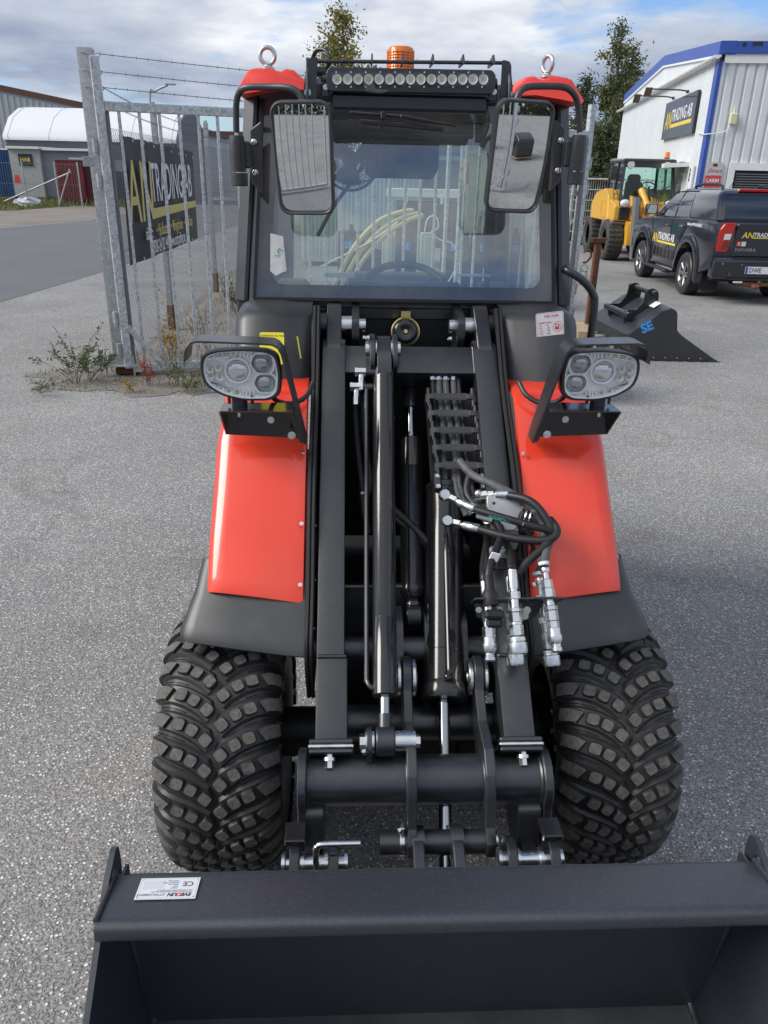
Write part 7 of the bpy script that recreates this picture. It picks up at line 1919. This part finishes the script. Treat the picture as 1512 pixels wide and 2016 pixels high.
for x in (.16, .50, 1.35, 1.69):
    b = MB(); b.lathe([(0, 0), (.016, 0), (.018, .006)], (x, -.044, .70 if x in (.16, 1.69) else .69), (0, 1, 0), 14); b.build('parking_sensor', K['greypaint'], PK)
b = MB(); b.box((.825, -.046, .60), (.52, .008, .12), bev=.002); pl_ = b.build('number_plate', K['white'], PK)
b = MB(); b.box((.588, -.051, .60), (.042, .004, .11)); b.build('plate_band', mat('plate_blue', (.02, .10, .42), .4), pl_)
text('DWE', .105, K['ink'], pl_, frame((.63, -.0515, .565), (1, 0, 0), UP), bold=.01, sx=.9)
b = MB(); b.box((.925, .05, .36), (.9, .12, .08), bev=.02); b.box((.78, .0, .33), (.10, .30, .07), bev=.02); b.cyl((.83, -.10, .33), (.83, -.10, .38), .02, n=12); b.sphere((.83, -.10, .405), .026); b.cyl((.70, -.03, .335), (.70, .02, .335), .03, n=12); b.build('tow_bar', K['rust'], PK)
b = MB(); b.box((.48, -.035, .395), (.16, .02, .03), bev=.004); b.build('fog_reflector', K['lampwhite'], PK)
b = MB(); b.box((.925, 2.5, .45), (1.5, 4.0, .22), bev=.03); b.cyl((.10, RW, .385), (1.75, RW, .385), .07, n=12); b.box((.925, .55, .38), (.7, .5, .2), bev=.08); b.build('underbody', K['deep'], PK)
b = MB(); b.prism(rounded([(.03, .44), (.42, .44), (.42, .16), (.12, .14)], .05), 'xz', .66, .675); b.build('mudflap', K['seal'], PK)
b = MB(); b.beam((-.10, 1.98, .36), (-.10, 3.46, .36), .13, .05, .015); b.tube([(-.02, 2.0, .34), (-.13, 1.96, .35), (-.15, 2.1, .35)], .03, 8, sm=3); b.build('side_step', K['carplastic'], PK)
b = MB()
for i in range(6): b.cut(); b.prism(rounded([(2.02 + i * .24, .56), (2.17 + i * .24, .56), (2.14 + i * .24, .72), (2.04 + i * .24, .74)], .02), 'yz', -.010, .0, bev=.004)
b.build('door_moulding', K['carplastic'], PK)
for y, z in ((1.78, 1.20), (2.62, 1.17)):
    b = MB(); b.box((-.022, y, z), (.025, .20, .032), bev=.01); b.sphere((.004, y, z), .06, 0, 12, 8, (.25, 1, .6)); b.build('door_handle', K['carblack'], PK)
for x, lab in ((-.15, None), (2.0, None)):
    b = MB(); b.box((x, 3.38, 1.45), (.24, .12, .21), bev=.04, seg=2); b.box((x + (.12 if x < 0 else -.12), 3.42, 1.38), (.10, .06, .05), bev=.01); mo = b.build('door_mirror', K['carblack'], PK)
    b = MB(); b.prism(rrect(x, 1.45, .20, .17, .03), 'xz', 3.312, 3.318); b.build('mirror_glass', K['mirror'], mo)
for x in (.33, 1.52):
    b = MB(); b.tube([(x, .98, 1.86), (x - .0, 1.05, 1.935), (x, 1.35, 1.955), (x, 2.1, 1.945), (x, 2.35, 1.88)], .024, 8, sm=4); b.build('roof_rail', K['carplastic'], PK)
b = MB(); b.prism(rounded([(.52, 1.85), (1.12, 1.85), (1.10, 1.89), (.54, 1.89)], .01), 'xz', .75, .84, bev=.006); b.build('brake_lamp', K['tailred'], PK)
b = MB(); b.tube([(.80, 1.9, 1.85), (.86, 1.75, 2.12)], .006, 5, sm=1); b.sphere((.80, 1.9, 1.86), .03); b.build('aerial', K['carplastic'], PK)
SMx = lambda y, z, o_=.012: frame((-o_, y, z), (0, -1, 0), UP)
text('AN', .25, K['yellowink'], PK, SMx(3.42, .82), bold=.012, sx=.95, shear=.08); text('TRADING AB', .195, K['white'], PK, SMx(3.08, .885), bold=.02, sx=.86)
b = MB(); b.add([(-.012, 3.09, .82), (-.012, 1.98, .82), (-.012, 1.98, .862), (-.012, 3.09, .862)], [(0, 1, 2, 3)]); b.build('underline', K['yellowink'], PK, flat=True, fixn=False)
text('Besök oss på WWW.ANTRADING.SE', .075, K['white'], PK, SMx(1.52, 1.24, .006), bold=.02, shear=.2, sx=.62)
def pwheel(x, y, s_):
    w = MB(); 
    for i in range(6):
        for d_ in (-.16, .16):
            a = 2 * pi * i / 6 + d_; a2 = 2 * pi * i / 6 + d_ * .5
            w.beam((s_ * .10, .05 * cos(a2), .05 * sin(a2)), (s_ * .125, .225 * cos(a), .225 * sin(a)), .03, .028, .005, up=(1, 0, 0))
    w.lathe([(0, .0), (.045, 0), (.05, -.03)], (s_ * .125, 0, 0), (s_, 0, 0), 16); w.lathe([(.215, s_ * .10), (.235, s_ * .13), (.24, s_ * .12), (.23, -s_ * .10)], (0, 0, 0), (1, 0, 0), 36)
    o = w.build('wheel', K['alloy'], PK, sharp=.5); o.location = (x, y, .385)
    b = MB(); b.lathe([(0, .02), (.22, .02), (.225, .05), (.10, .06), (0, .06)], (0, 0, 0), (s_, 0, 0), 24); b.build('brake_disc', K['deep'], o)
    b = MB(); pr = [(.235, .12), (.255, .135), (.32, .142), (.365, .13), (.383, .11)]
    for i in range(5): u = .085 - i * .042; pr += [(.386, u + .016), (.386, u - .014), (.378, u - .016), (.378, u - .024)]
    pr += [(.383, -.11), (.365, -.13), (.32, -.142), (.255, -.135), (.235, -.12)]
    b.lathe(pr, (0, 0, 0), (1, 0, 0), 48); b.build('tyre', K['rubber'], o, sharp=.4)
for x, y, s_ in ((.115, RW, -1), (.115, FW_, -1), (1.735, RW, 1), (1.735, FW_, 1)): pwheel(x, y, s_)

# ------------------------------------------------------------------ things behind the gate, seen through the cab
row = 'black implement buckets in a row behind the gate'
names = ['bucket with blue letters behind the cab glass, leftmost of the row', 'bucket with blue letters second from the left behind the cab glass', 'bucket with blue letters third from the left behind the cab glass', 'bucket with blue letters behind the steering wheel, third from the right', 'bucket with blue letters second from the right in the row behind the gate', 'bucket with blue letters behind the gate, closest to the right cab pillar']
first = None
for i, x in enumerate((-.62, -.18, .28, 1.05, 1.52, 2.0)):
    if first is None:
        first = r_ = thing('implement_bucket', 'black ' + names[0], 'bucket', (x, 12.9, 0), 0, row)
        b = MB(); b.prism(rounded([(0, 0), (-.10, .75), (.10, 1.15), (.25, 1.18), (.6, .9), (.7, .0)], .06), 'yz', -.21, .21, bev=.015); b.build('bucket_shell', K['black'], r_)
        text('SE', .14, K['blueink'], r_, frame((-.10, -.112, .92), (1, 0, 0), (0, .3, .8)), bold=.03)
        b = MB(); b.prism([(.05, 1.12), (.12, 1.26), (.22, 1.26), (.25, 1.12)], 'yz', -.03, .03); b.build('hitch_ear', K['black'], r_)
    else:
        r_ = copy_tree(first); r_.location = (x, 12.9, 0); r_['label'] = 'black ' + names[i]
YH = thing('yellow_hose_bundle', 'bundle of pale yellow hoses arching behind the gate bars', 'hoses')
K['paleyellow'] = mat('pale_yellow_hose', (.60, .54, .27), .5)
for dx_, dz_ in ((0, 0), (.06, -.10), (.14, -.16)):
    b = MB(); b.tube([(-.82 + dx_, 11.7, .45 + dz_), (-.55 + dx_, 11.7, .98 + dz_), (-.2 + dx_, 11.75, 1.36 + dz_), (.12 + dx_, 11.8, 1.50 + dz_ * .6), (.32 + dx_, 11.85, 1.53 + dz_ * .4)], .036, 10, sm=6); b.build('hose', K['paleyellow'], YH)
b = MB(); b.tube([(-1.0, 11.68, .75), (-.3, 11.68, 1.1), (.1, 11.7, 1.38)], .012, 8, sm=4); b.build('thin_hose', K['trimwhite'], YH)
YC = 'pale steel columns behind the gate'
for x, w_, lb in ((-.02, .20, 'pale green column behind the gate, under the hose arch'), (.56, .22, 'pale green column behind the gate with curled white cable on top')):
    b = MB(); b.prism([(x - w_ / 2, 0), (x + w_ / 2, 0), (x + w_ / 2, 1.22), (x - w_ / 2, 1.22)], 'xz', 12.0, 12.16, bev=.01); b.box((x, 11.99, .6), (w_ * .5, .02, 1.15), bev=.006); tag(b.build('steel_column', mat('pale_green_steel', (.50, .56, .48), .5)), lb, 'column', YC)
cb_ = MB(); cb_.tube([(.50, 12.0, 1.22), (.54, 11.98, 1.42), (.66, 11.98, 1.45), (.70, 11.98, 1.30), (.60, 11.98, 1.24), (.72, 11.96, 1.14), (.92, 11.95, 1.08), (1.0, 11.95, .85), (.92, 11.95, .6), (.78, 11.95, .45)], .010, 6, sm=5); tag(cb_.build('white_cable', K['trimwhite']), 'loose white cable curling down from the pale column', 'cable')
SW = thing('sweeper_unit', 'dark sweeping implement with a white top strip behind the gate', 'implement')
b = MB(); b.box((.62, 14.2, 1.30), (1.15, .5, .60), bev=.05)
for i in range(12): b.box((.10 + i * .095, 13.94, 1.30), (.03, .03, .52))
b.build('housing', K['greypaint'], SW)
b = MB(); b.box((.55, 14.0, 1.72), (1.25, .14, .14), bev=.01); b.build('top_strip', K['trimwhite'], SW)
for x in (.25, .85):
    b = MB(); b.box((x, 13.9, 1.62), (.05, .05, .12)); b.build('strap', K['trimwhite'], SW)
TR = thing('teal_machine', 'teal machine with a red frame far behind the gate', 'machine')
b = MB(); b.box((2.25, 28.5, 1.4), (.5, 1.0, 1.0), bev=.06); b.cyl((2.0, 28.2, .5), (2.2, 28.2, .5), .5, n=20); b.build('body', mat('teal_paint', (.03, .25, .26), .4), TR)
b = MB(); b.tube([(1.95, 27.9, 1.75), (2.0, 27.9, 2.35), (2.5, 27.9, 2.40), (2.52, 27.9, 1.75)], .035, 8, sm=1); b.tube([(1.98, 27.9, 2.0), (2.5, 27.9, 2.05)], .03, 8, sm=1); b.build('frame', K['redink'], TR)
DM = thing('dark_machine', 'dark machine with mirror and orange light behind the headrest', 'machine')
b = MB(); b.box((.95, 17, 1.5), (.9, 1.2, 1.7), bev=.08); b.box((1.1, 16.9, 2.55), (.5, .8, .6), bev=.05); b.build('body', K['greypaint'], DM)
b = MB(); b.box((1.52, 16.6, 2.75), (.10, .08, .36), bev=.03); b.build('mirror', K['black'], DM)
b = MB(); b.cyl((1.18, 16.5, 2.9), (1.18, 16.5, 3.02), .06, n=12); b.build('beacon', K['amber'], DM)
MC = thing('mesh_container', 'long pale mesh-sided container behind the gate bars', 'container')
b = MB(); b.box((-.75, 19.5, 1.05), (2.6, 1.4, 1.9))
for i in range(28): b.box((-2.0 + i * .092, 18.78, 1.05), (.03, .03, 1.85))
b.build('wall', mat('pale_ribbed_steel', (.62, .66, .65), .5, .2, var=.1, vs=2), MC, flat=True)
b = MB()
for z in (2.0, 2.35): b.tube([(-2.1, 18.8, z), (.6, 18.8, z)], .03, 6, sm=1)
for i in range(24): b.tube([(-2.1 + i * .115, 18.8, 2.0), (-2.1 + i * .115, 18.8, 2.35)], .012, 4, sm=1)
b.build('top_railing', K['galv'], MC)
GC = thing('blue_grey_rack', 'light blue-grey steel rack near the right cab pillar behind the gate', 'rack')
for x in (1.45, 1.85):
    b = MB(); b.box((x, 13.4, .75), (.07, .07, 1.5)); b.build('rack_post', K['greywall'], GC)
for z in (.75, 1.05, 1.45):
    b = MB(); b.box((1.65, 13.35, z), (.42, .05, .10)); b.build('rack_shelf', K['greywall'], GC)

# ------------------------------------------------------------------ behind the camera, seen in the loader's mirrors
M1 = swing_gate('open barred gate leaf reflected in the left mirror', (-3.3, -.3, 0), radians(-30), 2.9, group='gate leaves in the mirrors')
M2 = swing_gate('open barred gate leaf reflected in the right mirror', (2.3, -1.0, 0), radians(212), 2.1, group='gate leaves in the mirrors')
for i, (x, y, lb) in enumerate(((4.7, -4.2, 'dark implement on a pallet in the right mirror, nearer one'), (3.2, -6.8, 'dark implement on a pallet in the right mirror, farther one'))):
    t = thing('pallet_implement', lb, 'implement', (x, y, 0), radians(20 * i), 'implements in the right mirror')
    for k in range(5):
        b = MB(); b.box((0, -.48 + k * .24, .13), (1.2, .15, .022)); b.build('deck_board', K['timber'], t)
    b = MB(); b.prism(rounded([(-.4, .15), (-.5, .8), (-.1, 1.2), (.5, .9), (.5, .15)], .1), 'yz', -.5, .5, bev=.03); b.cyl((-.6, .0, .7), (.6, 0, .7), .12, n=16); b.build('implement_body', K['black'], t)
sheet('yard_strip', [(-30, -9), (-4.2, -2.2), (-3.6, -.2), (-30, -3)], .005, K['roadm'])
